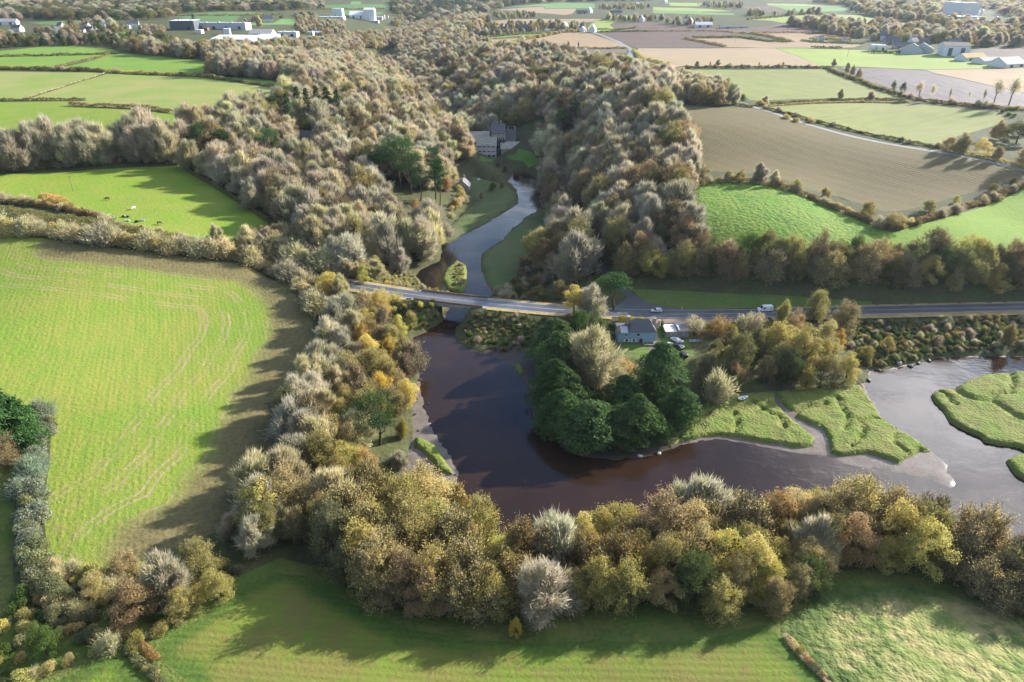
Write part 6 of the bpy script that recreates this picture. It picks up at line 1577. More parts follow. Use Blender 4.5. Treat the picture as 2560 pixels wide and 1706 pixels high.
def building(px, py, wpx, dpx_m, hw, hr, rot, wall, roof, label, cat="house", name="house", chim=(), wins=0, group=None, z=None, skyl=0, door=False, w=None):
    """front-centre of the base at a pixel, wpx wide in the photo; dpx_m depth in metres"""
    x, y, zz = site(px, py, z)
    dep = project(x, y, zz)[2]
    w = w or wpx * dep / F
    d = dpx_m; a = R_(rot)
    cx, cy_ = x - math.sin(a) * d / 2, y + math.cos(a) * d / 2
    zc = min(float(Hc(cx + i * w * .4, cy_ + j * d * .4)) for i in (-1, 1) for j in (-1, 1)) if z is None else z
    zc = min(zz, zc + 1.5)
    r = link(name, None, loc=(cx, cy_, zc), rotz=a)
    tag(r, label, cat, group)
    if hr > 0:
        gable_wall(w, d, hw, hr, wall, r, z0=-1.5); ro = gable_roof(w, d, hw, hr, roof, r)
    else:
        MB().box(0, 0, -1.5, w, d, hw + 1.5).build("wall", wall, r)
        ro = MB().box(0, 0, hw + 0.01, w + 0.4, d + 0.4, 0.28).build("roof", roof, r)
        if w > 9:
            for i in range(max(2, int(w // 18))):
                xx = -w / 2 + w * (i + 0.5) / max(2, int(w // 18))
                MB().box(xx, -d / 2 - 0.04, 0.1, min(4.5, w * 0.16), 0.12, min(4.2, hw * 0.6)).build("loading_door", m_glass if i % 2 else mw_dark, r)
                MB().box(xx + w * 0.06, -d * 0.1, hw + 0.3, min(3, w * .06), min(3, d * .15), 1.1).build("roof_vent", mw_grey, ro)
    for c in chim:
        MB().box(c * (w / 2 - 0.5), 0, hw + hr * 0.6, 0.7, 1.1, hr * 0.4 + 1.3).box(c * (w / 2 - 0.5), 0, hw + hr + 1.3, 0.85, 1.25, 0.2).build("chimney", m_brick, ro)
    if hr > 0 and not wins and w > 5:
        wins = 2 if cat == "house" else 0
        if cat != "house":
            for i in (-1, 1):
                MB().box(i * w * 0.24, -d / 2 - 0.04, 0, min(4, w * 0.2), 0.12, hw * 0.8).build("barn_door", mw_dark, r)
        elif w > 6:
            door = True
    for i in range(wins):
        xx = -w / 2 + w * (i + 0.7) / (wins + 0.4)
        win(xx, hw * 0.52, min(1.1, w / wins * 0.5), min(1.4, hw * 0.45), r, -d / 2)
    if door:
        MB().box(w * 0.04, -d / 2 - 0.03, 0, 1.0, 0.1, 2.1).build("door", m_door, r)
    for i in range(skyl):
        xx = -w / 2 + w * (i + 0.8) / (skyl + 0.6)
        zz_ = hw + hr * 0.5
        q = MB().box(xx, -d * 0.25, zz_ + 0.22, w / skyl * 0.45, 1.4, 0.08)
        q.build("skylight", mr_white, ro)
    return r

# ---- far hamlets, farms and works: every building a thing
HB = "houses of the far left hamlet"
for a in [
 (14,63,50,14,5,4,12,mw_white,mr_grey,"big grey-roofed barn cut by the left frame edge","barn","barn"),
 (40,80,24,9,5,4,-10,mw_cream,mr_slate,"cream house right of the frame-edge barn"),(151,83,16,8,4,4,60,mw_white,mr_slate,"small white gabled house in front of the far left hamlet"),
 (148,69,14,8,3.5,4,-20,mw_stone,mr_slate,"slate-roofed house furthest left in the row behind the white gable"),(178,75,14,8,3.5,4,-25,mw_stone,mr_slate,"slate-roofed house in the middle of the hamlet's row"),(212,71,17,8,4,4,-20,mw_white,mr_slate,"slate-roofed house with white walls right in the hamlet's row"),
 (222,81,18,8,3.2,4,-15,mw_stone,mr_slate,"low slate-roofed house before the dark round tree"),(234,74,8,7,4,3,10,mw_white,mr_slate,"narrow white house beside the dark round tree"),(266,70,7,7,6,4,80,mw_white,mr_slate,"white gable half hidden by the pale bare trees"),
 (334,70,26,10,6,5,20,mw_white,mr_slate,"tall white house with slate roof at the hamlet's right end"),(203,82,14,7,3,2,0,mw_cream,mr_brown,"low brown-roofed shed below the hamlet's row","shed","shed"),(316,72,14,7,3,2,0,mw_grey,mr_grey,"low grey shed left of the tall white house","shed","shed"),
 (803,170,18,9,4,4,25,mw_cream,mr_grey,"lone house with a pale roof in the left wood","house","house")]:
    building(*a[:10], *(a[10:] or ("house", "house")), chim=(-1, 1) if (len(a) < 11) else (), group=HB)
WB = "buildings of the works beyond the left wood"
for a in [
 (457,76,58,34,13,0,6,mw_dark,mr_white,"dark-clad warehouse at the left end of the works","warehouse","warehouse",0,0),(551,74,130,24,9,0,-3,mw_grey,mr_grey,"long pale grey hall behind the works","warehouse","warehouse",0,0),
 (512,77,14,8,4,0,0,mr_rust,mr_rust,"small orange-brown shed before the long grey hall","shed","shed",0,0),(497,85,14,10,5,0,0,mw_white,mr_white,"small white block at the edge of the works yard","shed","shed",0,0),
 (568,88,14,12,8,0,12,mw_white,mr_white,"white block with slanting face in the works yard","warehouse","warehouse",0,0),(577,107,106,55,6,3.5,-6,mw_grey,mr_white,"broad white-roofed hall in front of the works","warehouse","warehouse",0,0),
 (640,108,24,40,8,3,-25,mw_steel,mr_white,"blue-grey wing joined to the broad white hall","warehouse","warehouse",0,0),(674,107,30,26,9,0,0,mw_grey,mw_grey,"pale box-shaped block at the works' right end","warehouse","warehouse",0,0),
 (651,93,56,26,5,5,2,mw_steel,mr_grey,"grey-roofed hall with two rows of white skylights","warehouse","warehouse",0,9),(718,91,48,14,7,0,-3,mw_white,mr_white,"row of white units with dark openings","warehouse","warehouse",5,0),
 (775,88,15,10,5,0,0,mw_white,mr_white,"left one of two small white sheds beside the wood","shed","shed",0,0),(793,88,16,10,4,2,-15,mw_white,mr_white,"right one of two small white sheds beside the wood","shed","shed",0,0),
 (671,55,24,9,5,6,25,mw_white,mr_slate,"dark-roofed house with a white gable beyond the works","house","house",0,0),
 (819,46,78,22,6,0,-2,mw_white,mr_white,"long low white wing of the white factory","factory","factory",8,0),(844,44,25,16,18,0,-4,mw_palegreen,mw_palegreen,"pale green tower block of the white factory","factory","factory",2,0),
 (893,47,38,40,8,8,5,mw_white,mr_white,"white hall with pitched roof between the factory towers","factory","factory",0,0),(924,53,26,22,24,4,0,mw_white,mr_white,"tall white tower of the white factory","factory","factory",2,0),
 (947,49,18,10,6,0,0,mw_white,mr_white,"low white annex right of the white tower","factory","factory",0,0),(935,57,22,14,4,0,0,mw_grey,mr_white,"low grey annex at the foot of the white tower","factory","factory",0,0)]:
    building(*a[:12], wins=a[12], skyl=a[13], group=WB)
FB = "buildings of the farms among the pale fields"
for a in [
 (1302,69,27,14,4,5,0,mw_grey,mr_brown,"brown-roofed barn behind the central farm","barn","barn"),(1314,78,38,12,3,6,4,mw_stone,mr_slate,"long dark-roofed farmhouse with pale gables","house","house"),(1240,81,90,10,2.6,2,-2,mw_stone,mr_slate,"very long low shed of the central farm","barn","barn"),
 (1260,72,30,10,3.5,1.5,0,mw_white,mr_white,"low white shed behind the long farm sheds","shed","shed"),(1190,89,42,12,3,3,5,mw_stone,mr_slate,"dark low barn at the wood's edge left of the central farm","barn","barn"),(1346,64,14,9,3,4,0,mw_stone,mr_brown,"brown-roofed cottage right of the farm's barn","house","house"),
 (1417,72,16,9,4.5,6,55,mw_white,mr_slate,"white gabled house alone on the green strip","house","house"),(1463,80,12,9,3.5,5,50,mw_white,mr_slate,"left of two white gabled houses above the pale stubble","house","house"),(1489,81,15,9,5,6,65,mw_white,mr_slate,"larger white gabled house at the corner of the dark ploughland","house","house"),
 (1368,79,12,6,3,0,0,mw_white,mr_white,"small white hut beside the farm's lower hedge","shed","shed"),(1479,33,14,9,5,6,60,mw_white,mr_slate,"white gable of the upper farm","house","house"),(1455,35,26,10,3,4,0,mw_stone,mr_slate,"long dark roof left of the upper farm's white gable","barn","barn"),(1540,36,32,9,3,4,3,mw_white,mr_slate,"long slate-roofed house right of the upper farm","house","house"),
 (1612,54,16,9,4,6,50,mw_white,mr_slate,"white gable at the edge of the dark upper ploughland","house","house"),(1716,61,18,9,4,5,20,mw_white,mr_slate,"slate-roofed house among the farm trees on the plough","house","house"),(1731,61,12,8,5,5,60,mw_white,mr_slate,"white gable behind the white farm shed","house","house"),
 (1760,69,42,16,4,4,-4,mw_white,mr_white,"white farm shed on the ploughland","barn","barn"),(1836,71,70,10,2,1.5,2,mw_grey,mr_slate,"dark low sheds right of the white farm shed","shed","shed"),(1666,10,10,9,5,6,40,mw_white,mr_slate,"white house near the top edge above the centre fields","house","house"),(1595,15,8,8,4,5,40,mw_white,mr_slate,"tiny white house among the uppermost hedges","house","house"),
 (2207,102,15,9,6,5,-15,mw_white,mr_slate,"white house with blue-black roof highest in the right hamlet","house","house"),(2223,110,19,9,4,5,-10,mw_stone,mr_slate,"dark slate roof right of the hamlet's highest white house","house","house"),(2241,111,16,9,3,5,-8,mw_stone,mr_slate,"dark stone house in the right hamlet's middle","house","house"),
 (2260,122,46,9,2.6,4,-6,mw_stone,mr_slate,"long low dark roof in the right hamlet","barn","barn"),(2266,128,30,4,2,1,-4,mw_white,mr_grey,"low white lean-to along the hamlet's long dark roof","shed","shed"),(2288,113,18,9,4,4,15,mw_steel,mr_grey,"blue-grey shed right in the hamlet","shed","shed"),(2308,112,28,10,3,4,0,mw_stone,mr_brown,"brown-roofed barn behind the grey hamlet barns","barn","barn"),
 (2198,128,32,12,6,0,-8,mw_white,mr_white,"white flat-roofed modern house behind a trimmed hedge","house","house"),(2184,130,16,8,2.8,0,-8,mw_white,mr_grey,"low wing left of the modern white house","house","house"),
 (2306,134,26,22,4,6,62,mw_grey,mr_brown,"left bay of the twin-gabled grey barn","barn","barn"),(2332,133,26,22,4,6,62,mw_grey,mr_brown,"right bay of the twin-gabled grey barn","barn","barn"),
 (2388,141,58,26,10,3,-16,mw_steel,mr_brown,"big pale steel barn with a brown roof","barn","barn"),(2390,119,28,10,4,5,0,mw_stone,mr_slate,"dark stone house beyond the big steel barn","house","house"),
 (2440,152,66,14,3,3.5,14,mw_steel,mr_straw,"low shed with a straw-yellow roof","shed","shed"),(2486,160,64,16,2.6,3,12,mw_white,mr_grey,"low pale polytunnel-like shed next to the straw-roofed one","shed","shed"),(2540,169,70,20,3,5.5,20,mw_white,mr_grey,"wide pale shed cut by the right frame edge","shed","shed"),
 (2054,104,12,7,3,3,0,mw_white,mr_grey,"small white hut in the overgrown garden plot","shed","shed"),(2112,106,7,6,3,3,0,mw_white,mr_grey,"tiny white hut right of the garden plot","shed","shed")]:
    building(*a[:12], group=FB)
PB = "parts of the hazy plant among the right-hand woods"
for a in [
 (2421,52,40,60,26,0,0,mw_white,mr_white,"main white block of the hazy far plant","factory","factory"),(2425,64,58,40,12,0,0,mw_steel,mr_white,"lower blue-grey hall before the plant's main block","factory","factory"),(2341,37,34,24,8,0,-5,mw_white,mr_white,"long low white store left of the hazy plant","factory","factory"),(2384,49,36,24,8,0,-5,mw_grey,mr_white,"low hall joining the plant's left side","factory","factory"),(2444,73,66,30,5,0,4,mw_white,mr_white,"low white sheds at the foot of the hazy plant","factory","factory")]:
    building(*a[:12], group=PB)

def tower(px, py, hpx, r, mat, label, name="chimney_stack", cat="chimney", group=PB, k=12):
    x, y, z = site(px, py)
    h = hpx * project(x, y, z)[2] / F
    o = link(name, None, loc=(x, y, z)); tag(o, label, cat, group)
    MB().tube((0, 0, -1), (0, 0, h), r, r * 0.9, k).build("shaft", mat, o)
    MB().tube((0, 0, h), (0, 0, h + r * 0.35), r * 1.05, r * 0.8, k).build("cap", m_metal, o)
tower(2393, 45, 20, 3.0, mw_white, "slim white stack left of the hazy plant's main block")
tower(2483, 68, 23, 2.4, mw_white, "tall slim stack right of the hazy plant")
tower(2434, 67, 18, 3.6, mw_steel, "white cylindrical tower in front of the hazy plant", "silo", "silo")
tower(2468, 70, 14, 4.2, mw_white, "broad short tower at the hazy plant's right", "silo", "silo")
tower(2446, 50, 22, 4.0, mw_white, "round white tower touching the hazy plant's main block", "silo", "silo")
tower(877, 42, 13, 1.0, mw_white, "thin white chimney of the white factory", group=WB)
tower(960, 48, 8, 3.2, mw_white, "white silo right of the white factory", "silo", "silo", WB)
tower(970, 46, 5, 2.2, mw_white, "smaller white silo at the white factory's end", "silo", "silo", WB)
tower(1334, 78, 8, 1.6, mw_white, "left one of twin white silos by the central farm", "silo", "silo", FB)
tower(1339, 78, 8, 1.6, mw_white, "right one of twin white silos by the central farm", "silo", "silo", FB)

# ---- the stone mill in the valley: one thing, several wings
mx0, my0, mz0 = site(1245, 392)
mill = link("stone_mill", None, loc=(mx0, my0, mz0)); mill.scale = (1.12, 1.12, 1.15); tag(mill, "big stone mill with several wings and slate roofs on the valley floor", "mill")
MS = float(project(mx0, my0, mz0)[2]) / F
def wing(cx_px, back, w, d, hw, hr, rot, wall, roof, wl=(), chim=(), fr=None, hip=False):
    """a wing of the mill: x from the photo, set back by metres"""
    x = (cx_px - 1245) * MS; a = R_(rot)
    h = link("wing", MB().mesh("wing", wall)) if False else None
    g = MB().prism([(-d / 2, -2), (d / 2, -2), (d / 2, hw), (0, hw + hr), (-d / 2, hw)], -w / 2, w / 2)
    c, s = math.cos(a), math.sin(a)
    g.v = [(q[1], q[0], q[2]) for q in g.v]; g.f = [f[::-1] for f in g.f]
    wo = g.build("wall", wall, mill, (x, back + d / 2, 0), a)
    ro = gable_roof(w, d, hw, hr, roof, mill); ro.location = (x, back + d / 2, 0); ro.rotation_euler[2] = a
    for (wx, wz, ww, wh) in wl:
        win(wx, wz, ww, wh, wo, -d / 2, fr=fr, sub=False)
    for cx in chim:
        MB().box(cx * (w / 2 - 0.5), 0, hw + hr * 0.6, 0.9, 1.6, hr * 0.4 + 1.8).build("chimney", mw_stone, ro)
    return wo, ro
wing(1190, 9, 21, 11, 8.0, 5.5, 7, mw_stone, mr_moss, [(-6, 3, 1.2, 1.6), (2, 3, 1.2, 1.6), (7, 5.5, 0.9, 1.1)])
wo, ro = wing(1220, 0, 13.2, 9.5, 7.4, 4.6, -2, mw_pink, mr_moss, [(x, z, 1.9, 0.55) for z in (3.6, 6.6) for x in (-4.6, -1.6, 1.5, 4.6)] + [(x, 0.7, 2.2, 1.2) for x in (-4.2, -1.2, 1.9, 4.8)], fr=m_glass)
for i in range(5):
    MB().box(-2.0 + i * 1.15, -3.75, 8.35, 0.5, 1.9, 0.22).build("skylight", mr_white, ro)
for x in (-6.4, -3.1, 0.1, 3.2, 6.4):
    MB().box(x, -4.82, -1, 0.22, 0.12, 8.3).build("pilaster", mw_white, wo)
wing(1246, 4.5, 9.2, 9.5, 15.5, 4.0, 0, mw_stone, mr_slate, [(x, z, 0.95, 1.5) for z in (14.2, 11.2) for x in (-3.3, -2.2, -0.55, 0.55, 2.2, 3.3)], (0.4,))
tw = MB().box(0.5 * 0 + (1250 - 1245) * MS, 4.2, -2, 6.0, 0.5, 12.5).build("ivy_wall", m_ivy, mill)
for z in (1.8, 4.4, 7.0, 9.6):
    for x in (0.3, 2.9):
        win(x, z, 0.85, 1.5, tw, 3.95, sub=False)
wing(1270, 9, 8.6, 10, 10.0, 5.2, 0, mw_stone, mr_slate, [(-2.4, 8.4, 1.0, 1.3), (1.4, 8.4, 1.0, 1.3), (1.4, 5.2, 1.0, 1.3), (-2.4, 5.2, 1.0, 1.3)], (-0.2, 1))
wing(1272, 1.0, 12.8, 8, 5.2, 3.6, 4, mw_stone, mr_moss, [(-4.4, 2.6, 0.6, 2.0), (-2.4, 2.6, 0.6, 2.0), (3.8, 2.0, 0.8, 1.0)])
wing(1291, 8, 5.2, 8, 5.5, 2.2, 0, mw_stone, mr_slate, [(0.8, 3, 0.9, 1.2)])
for px, py, w, d, hw, hr, rot, lb in ((1203, 352, 9.5, 8, 4.0, 5, 52, "stone outbuilding with blue-grey slates just behind the mill"), (1176, 330, 13, 8, 4.5, 4.5, 60, "long slate-roofed stone house half hidden in the wood behind the mill")):
    building(px, py, 0, d, hw, hr, rot, mw_stone, mr_slate, lb, "house", "stone_house", w=w, wins=2)
building(1175, 476, 0, 8.5, 3.2, 3.8, 84, mw_stone, mr_slate, "small stone cottage with dark roof on the river meadow's lawn", "cottage", "stone_cottage", chim=(-1, 1), w=8.5)
sh = building(764, 352, 0, 7, 2.9, 2.6, -3, mw_stone, mr_slate, "long shed with two white doors in the left wood", "shed", "shed", w=13)
for x in (1.6, 4.2):
    MB().box(x, -3.56, 0, 1.5, 0.1, 2.4).build("door", m_frame, sh)

# ---- the blue house at the road
bx, by = at([(1590, 859)], 3.2)[0]; bz = 3.0
hs = link("blue_house", None, loc=(bx, by, bz)); tag(hs, "blue-painted house with dark hipped slate roof between road and pond", "house")
W, D, HW = 9.6, 7.2, 5.0
MB().box(1.9, D / 2, -1, W, D, HW + 1).build("wall", mw_blue, hs)
MB().box(-4.8, D / 2 + 0.0, -1, 3.75, D - 0.2, HW + 0.5).build("wall", mw_blue, hs)
xl, xr = 1.9 - W / 2 - 0.15, 1.9 + W / 2 + 0.3
rf = MB().add([(xl, -0.35, HW), (xr, -0.35, HW), (xr, D + 0.35, HW), (xl, D + 0.35, HW), (xl + 2.5, D / 2, HW + 3.4), (xr - 2.4, D / 2, HW + 3.4), (xl, -0.35, HW - 0.12), (xr, -0.35, HW - 0.12), (xr, D + 0.35, HW - 0.12), (xl, D + 0.35, HW - 0.12)],
    [(0, 1, 5, 4), (1, 2, 5), (2, 3, 4, 5), (3, 0, 4), (1, 0, 6, 7), (2, 1, 7, 8), (3, 2, 8, 9), (0, 3, 9, 6), (6, 9, 8, 7)])
rfo = rf.build("roof", mr_slate, hs)
MB().box(-2.75, 4.9, HW - 1.0, 0.95, 1.3, 4.6).box(-2.75, 4.9, HW + 3.6, 1.15, 1.5, 0.25).box(-2.95, 4.9, HW + 3.85, 0.35, 0.4, 0.4).build("chimney", mw_stone, hs)
MB().box(6.75, 4.6, HW - 1.0, 0.95, 1.3, 4.0).box(6.75, 4.6, HW + 3.0, 1.15, 1.5, 0.25).box(6.75, 4.6, HW + 3.25, 0.4, 0.4, 0.4).build("chimney", mw_stone, hs)
def slab(x0, x1, y0, y1, z0, z1, th, name, mat):
    MB().add([(x0, y0, z0), (x1, y0, z0), (x1, y1, z1), (x0, y1, z1), (x0, y0, z0 + th), (x1, y0, z0 + th), (x1, y1, z1 + th), (x0, y1, z1 + th)], [(3, 2, 1, 0), (4, 5, 6, 7), (0, 1, 5, 4), (1, 2, 6, 5), (2, 3, 7, 6), (3, 0, 4, 7)]).build(name, mat, hs)
slab(-5.75, -3.0, -0.25, 3.6, HW - 0.5, HW + 0.35, 0.12, "roof_sheet", mw_grey)
slab(-6.85, -5.77, -0.25, 3.6, HW - 0.5, HW + 0.35, 0.12, "roof_sheet", mr_rust)
slab(-6.85, -3.0, 3.62, D + 0.1, HW + 0.36, HW - 0.2, 0.12, "roof_sheet", mr_slate)
win(-3.85, 3.6, 0.7, 1.0, hs, 0); MB().box(-3.85, -0.12, 2.98, 0.9, 0.24, 0.10).build("sill", m_frame, hs)
w3 = win(0.55, 3.75, 1.1, 1.2, hs, 0, fr=mw_steel); MB().box(0.55, -0.14, 2.95, 1.3, 0.28, 0.12).build("sill", mw_steel, hs)
for x in (-3.45, -0.85):
    wo = win(x, 1.45, 0.95, 1.15, hs, 0)
    for s in (-1, 1):
        MB().box(x + s * 0.78, -0.06, 0.85, 0.5, 0.08, 1.2).build("shutter", m_frame, hs)
do = MB().box(1.65, -0.05, 0, 1.0, 0.12, 2.15).build("door", m_door, hs); MB().box(2.02, -0.14, 1.0, 0.06, 0.06, 0.14).build("handle", m_metal, do)
MB().box(1.15 + 0.2, -0.06, -0.1, 0.06, 0.1, 2.2).box(6.5, -0.07, -0.2, 0.1, 0.1, HW).build("drainpipe", m_metal, hs)
yd = link("garden_wall", None, loc=(bx + 4.3, by - 1.4, bz)); tag(yd, "low brown stone walled terrace at the blue house's front corner", "wall")
for cx, cy_, sx, sy in ((0, -1.0, 3.9, 0.25), (-1.9, 0.1, 0.25, 1.95), (1.9, 0.1, 0.25, 1.95)):
    MB().box(cx, cy_, -0.5, sx, sy, 1.6).build("wall_section", mw_stone, yd)
MB().box(0, 0.1, -0.4, 3.5, 1.9, 0.6).build("paving", mr_brown, yd)

# outbuildings
for px, w, d, h, roof, lb, nm in ((1677, 4.6, 6.6, 2.7, mr_white, "left concrete outbuilding with flat white roof", 0), (1707, 4.0, 6.4, 2.9, mr_slate, "right concrete outbuilding with dark sloping roof", 1)):
    x, y = at([(px, 846)], 3.2)[0]
    o = link("outbuilding", None, loc=(x, y, 3.0)); tag(o, lb, "outbuilding", "concrete outbuildings beside the drive")
    wo = MB().box(0, d / 2, -1, w, d, h + 1).build("wall", m_conc, o)
    if nm == 0:
        r_ = MB().box(0, d / 2, h + 0.01, w - 0.3, d - 0.3, 0.14).build("roof", mr_white, o)
        for k in range(4):
            MB().box(0.5 + 0.35 * (k % 2), 2.2 + k * 0.7, h + 0.152, 0.9 - 0.2 * (k % 3), 0.22 + 0.12 * (k % 2), 0.012).build("tar_patch", m_black, r_)
        for sx in (-1, 1): MB().box(sx * (w / 2 - 0.08), d / 2, h + 0.005, 0.15, d, 0.35).build("parapet", m_conc, o)
        MB().box(0, d + 0.02, h, w, 0.3, 0.4).build("parapet", mr_brown, o)
    else:
        MB().add([(-w / 2 - .15, -0.2, h), (w / 2 + .15, -0.2, h), (w / 2 + .15, d + .2, h + 0.8), (-w / 2 - .15, d + .2, h + 0.8), (-w / 2 - .15, -0.2, h + .12), (w / 2 + .15, -0.2, h + .12), (w / 2 + .15, d + .2, h + 0.92), (-w / 2 - .15, d + .2, h + 0.92)], [(3, 2, 1, 0), (4, 5, 6, 7), (0, 1, 5, 4), (1, 2, 6, 5), (2, 3, 7, 6), (3, 0, 4, 7)]).build("roof", mr_slate, o)
        MB().box(-w / 2 + .4, d / 2, h + 0.62, 0.7, d * 0.9, 0.03).build("roof_light", mw_steel, o)
    win(-0.2 + 0.3 * nm, 1.75, 0.55, 0.55, o, 0)
fx, fy = at([(1738, 856)], 3.2)[0]
fn = link("corrugated_fence", None, loc=(fx, fy, 2.9)); tag(fn, "pale corrugated sheet fence right of the outbuildings", "fence")
for i, (w, m) in enumerate(((1.2, mw_steel), (1.0, m_frame), (1.2, mw_grey), (1.4, m_conc))):
    MB().box(-1.7 + i * 1.25, 0, -0.3, w, 0.08, 1.7 - 0.25 * (i == 3)).build("sheet", m, fn)
for i in range(5):
    MB().box(-2.35 + i * 1.25, 0.1, -0.5, 0.09, 0.09, 2.0).build("post", m_wood, fn)
tx, ty = at([(1704, 858)], 3.2)[0]
tk = link("tank_box", None, loc=(tx, ty, 2.95), rotz=0.05); tag(tk, "pale blue-grey box cabinet in front of the right outbuilding", "cabinet")
MB().box(0, 0, 0, 1.1, 0.8, 1.1).build("case", mw_steel, tk); MB().box(0, 0, 1.1, 1.25, 0.95, 0.06).build("lid", m_frame, tk); MB().box(0.58, -0.43, -0.1, 0.07, 0.07, 1.2).build("leg", m_frame, tk)
for px in (1622, 1647):
    x, y = at([(px, 813)], 4.6)[0]
    o = link("gate_post", None, loc=(x, y, Hs(x, y))); tag(o, "stone gate post at the drive entrance, " + ("left" if px < 1630 else "right") + " one", "gate post", "gate posts of the drive")
    MB().box(0, 0, -0.5, 0.5, 0.5, 1.8).build("shaft", mw_stone, o); MB().box(0, 0, 1.3, 0.62, 0.62, 0.14).build("cap", mw_cream, o)

# ---- vehicles
def paint(name, c): return flat(name, c, 0.28, 0.6, var=0.04)
m_silver, m_darkpaint, m_wpaint, m_blackp = paint("silver_paint", (0.58, 0.60, 0.63)), paint("dark_grey_paint", (0.045, 0.05, 0.065)), paint("white_paint", (0.78, 0.78, 0.78)), paint("black_paint", (0.02, 0.022, 0.026))
m_lamp = flat("headlamp_glass", (0.7, 0.72, 0.74), 0.15, 0.6); m_tail = flat("tail_lamp", (0.35, 0.02, 0.02), 0.3, 0.5); m_hub = flat("wheel_rim", (0.5, 0.5, 0.52), 0.4, 0.5, metal=0.5)

def car(x, y, z, rot, mat, label, roofm=None, L=4.2, Wd=1.75, estate=False, rails=False, group=None, van=False):
    o = link("van" if van else "car", None, loc=(x, y, z), rotz=rot); tag(o, label, "van" if van else "car", group)
    Hh = 2.35 if van else 1.48
    if van:
        prof = [(-L / 2, .38), (L / 2 - .1, .38), (L / 2, .55), (L / 2 - .05, 1.0), (L / 2 - .95, 1.25), (L / 2 - 1.75, 2.2), (L / 2 - 2.2, Hh), (-L / 2 + .1, Hh), (-L / 2, 2.0)]
    else:
        rear = -L / 2 + (.15 if estate else .75)
        prof = [(-L / 2 + .05, .32), (L / 2 - .12, .32), (L / 2, .5), (L / 2 - .06, .72), (L / 2 - 1.05, .93), (L / 2 - 1.85, Hh - .06), (L / 2 - 2.2, Hh), (rear + .55, Hh), (rear + .1, Hh - .2 if not estate else Hh - .25), (-L / 2 + (.12 if estate else .35), .95), (-L / 2, .8), (-L / 2, .5)]
    n = len(prof); V = []
    for s in (-1, 1):
        for px_, pz in prof:
            k = 1 - 0.16 * max(0, (pz - 0.9) / (Hh - 0.9)) * (0.4 if van else 1)
            V.append((px_, s * Wd / 2 * k, pz))
    me = MB().add(V, [tuple(range(n)), tuple(range(2 * n - 1, n - 1, -1))] + [((i + 1) % n, i, n + i, n + (i + 1) % n) for i in range(n)])
    bm_o = me.build("body", mat, o)
    md = bm_o.modifiers.new("soft_edges", 'BEVEL'); md.width = 0.06; md.segments = 2
    zlo, zhi = (1.28, 2.0) if van else (.96, Hh - .12)
    for s in (-1, 1):
        k = lambda zz: Wd / 2 * (1 - 0.16 * max(0, (zz - 0.9) / (Hh - 0.9)) * (0.4 if van else 1)) + 0.012
        xs = [(L / 2 - 1.55, L / 2 - 2.5)] if van else [(L / 2 - 1.32, L / 2 - 2.15), (L / 2 - 2.25, -L / 2 + (0.45 if estate else 1.0))]
        for a, b in xs:
            q = [(a, s * k(zlo), zlo), (b, s * k(zlo), zlo), (b - (0 if b > 0 else -.18), s * k(zhi), zhi), (a - .42, s * k(zhi), zhi)]
            MB().add(q + [(p[0], p[1] - s * 0.03, p[2]) for p in q], [(0, 1, 2, 3) if s > 0 else (3, 2, 1, 0), (4, 5, 6, 7)]).build("side_window", m_glass, o)
    a0, a1 = ((L / 2 - 1.02, 1.32), (L / 2 - 1.70, 2.12)) if van else ((L / 2 - 1.12, .97), (L / 2 - 1.80, Hh - .1))
    for nm, (xa, za), (xb, zb), sg in (("windscreen", a0, a1, 1),) + (() if van else (("rear_window", (-L / 2 + (.20 if estate else .42), 1.0), (-L / 2 + (.27 if estate else .82), Hh - .22), -1),)):
        wv = [(xa + sg * .02, -Wd * .42, za + .02), (xa + sg * .02, Wd * .42, za + .02), (xb + sg * .02, Wd * .38, zb + .02), (xb + sg * .02, -Wd * .38, zb + .02)]
        MB().add(wv + [(p[0] - sg * .03, p[1], p[2] - .02) for p in wv], [(0, 1, 2, 3), (7, 6, 5, 4)]).build(nm, m_glass, o)
    if roofm:
        MB().box(-L * 0.1, 0, Hh + 0.005, L * 0.42, Wd * 0.74, 0.03).build("roof_panel", roofm, o)
    if rails:
        for s in (-1, 1): MB().box(-L * .12, s * Wd * .33, Hh + .03, L * .42, .06, .06).build("roof_rail", m_black, o)
    for sx in (L / 2 - .82, -L / 2 + .78):
        for s in (-1, 1):
            w_ = MB().tube((sx, s * (Wd / 2 - .2), .32), (sx, s * (Wd / 2 + .02), .32), .33, .33, 14).build("wheel", m_black, o)
            MB().tube((sx, s * (Wd / 2 + .0), .32), (sx, s * (Wd / 2 + .035), .32), .20, .19, 10).build("rim", m_hub, w_)
    for s in (-1, 1):
        MB().box(L / 2 - .04, s * Wd * .36, .62 + .25 * van, .12, .32, .15).build("headlight", m_lamp, o)
        MB().box(-L / 2 + .02, s * Wd * .42, .75 + .3 * van, .1, .2, .25).build("tail_light", m_tail, o)
    return o
cx_, cy2_ = at([(1641, 781)], 5.85)[0]
cs_ = float(np.interp(cx_, rp[:, 0], S)); X, Y, Z, A = at_s(cs_, 1.7)
car(X, Y, Z, A + math.pi, m_silver, "silver hatchback driving on the main road by the junction", estate=True)
vx, vy = at([(1916, 783)], 6.05)[0]
vs_ = float(np.interp(vx, rp[:, 0], S)); X, Y, Z, A = at_s(vs_, 1.6)
vn = car(X, Y, Z, A + math.pi, m_wpaint, "white van driving on the road behind the roadside trees", L=5.6, Wd=2.0, van=True)
MB().tube((-2.0, 1.0 * 0.98, 1.45), (-2.0, 1.02, 1.45), .28, .28, 14).build("green_emblem", flat("green_emblem", (0.04, 0.25, 0.10), 0.5), vn)
def yardpos(px, py):
    x, y = at([(px, py)], 3.0)[0]
    return float(x), float(y), Hs(x, y)
PK = "cars parked beside the blue house's drive"
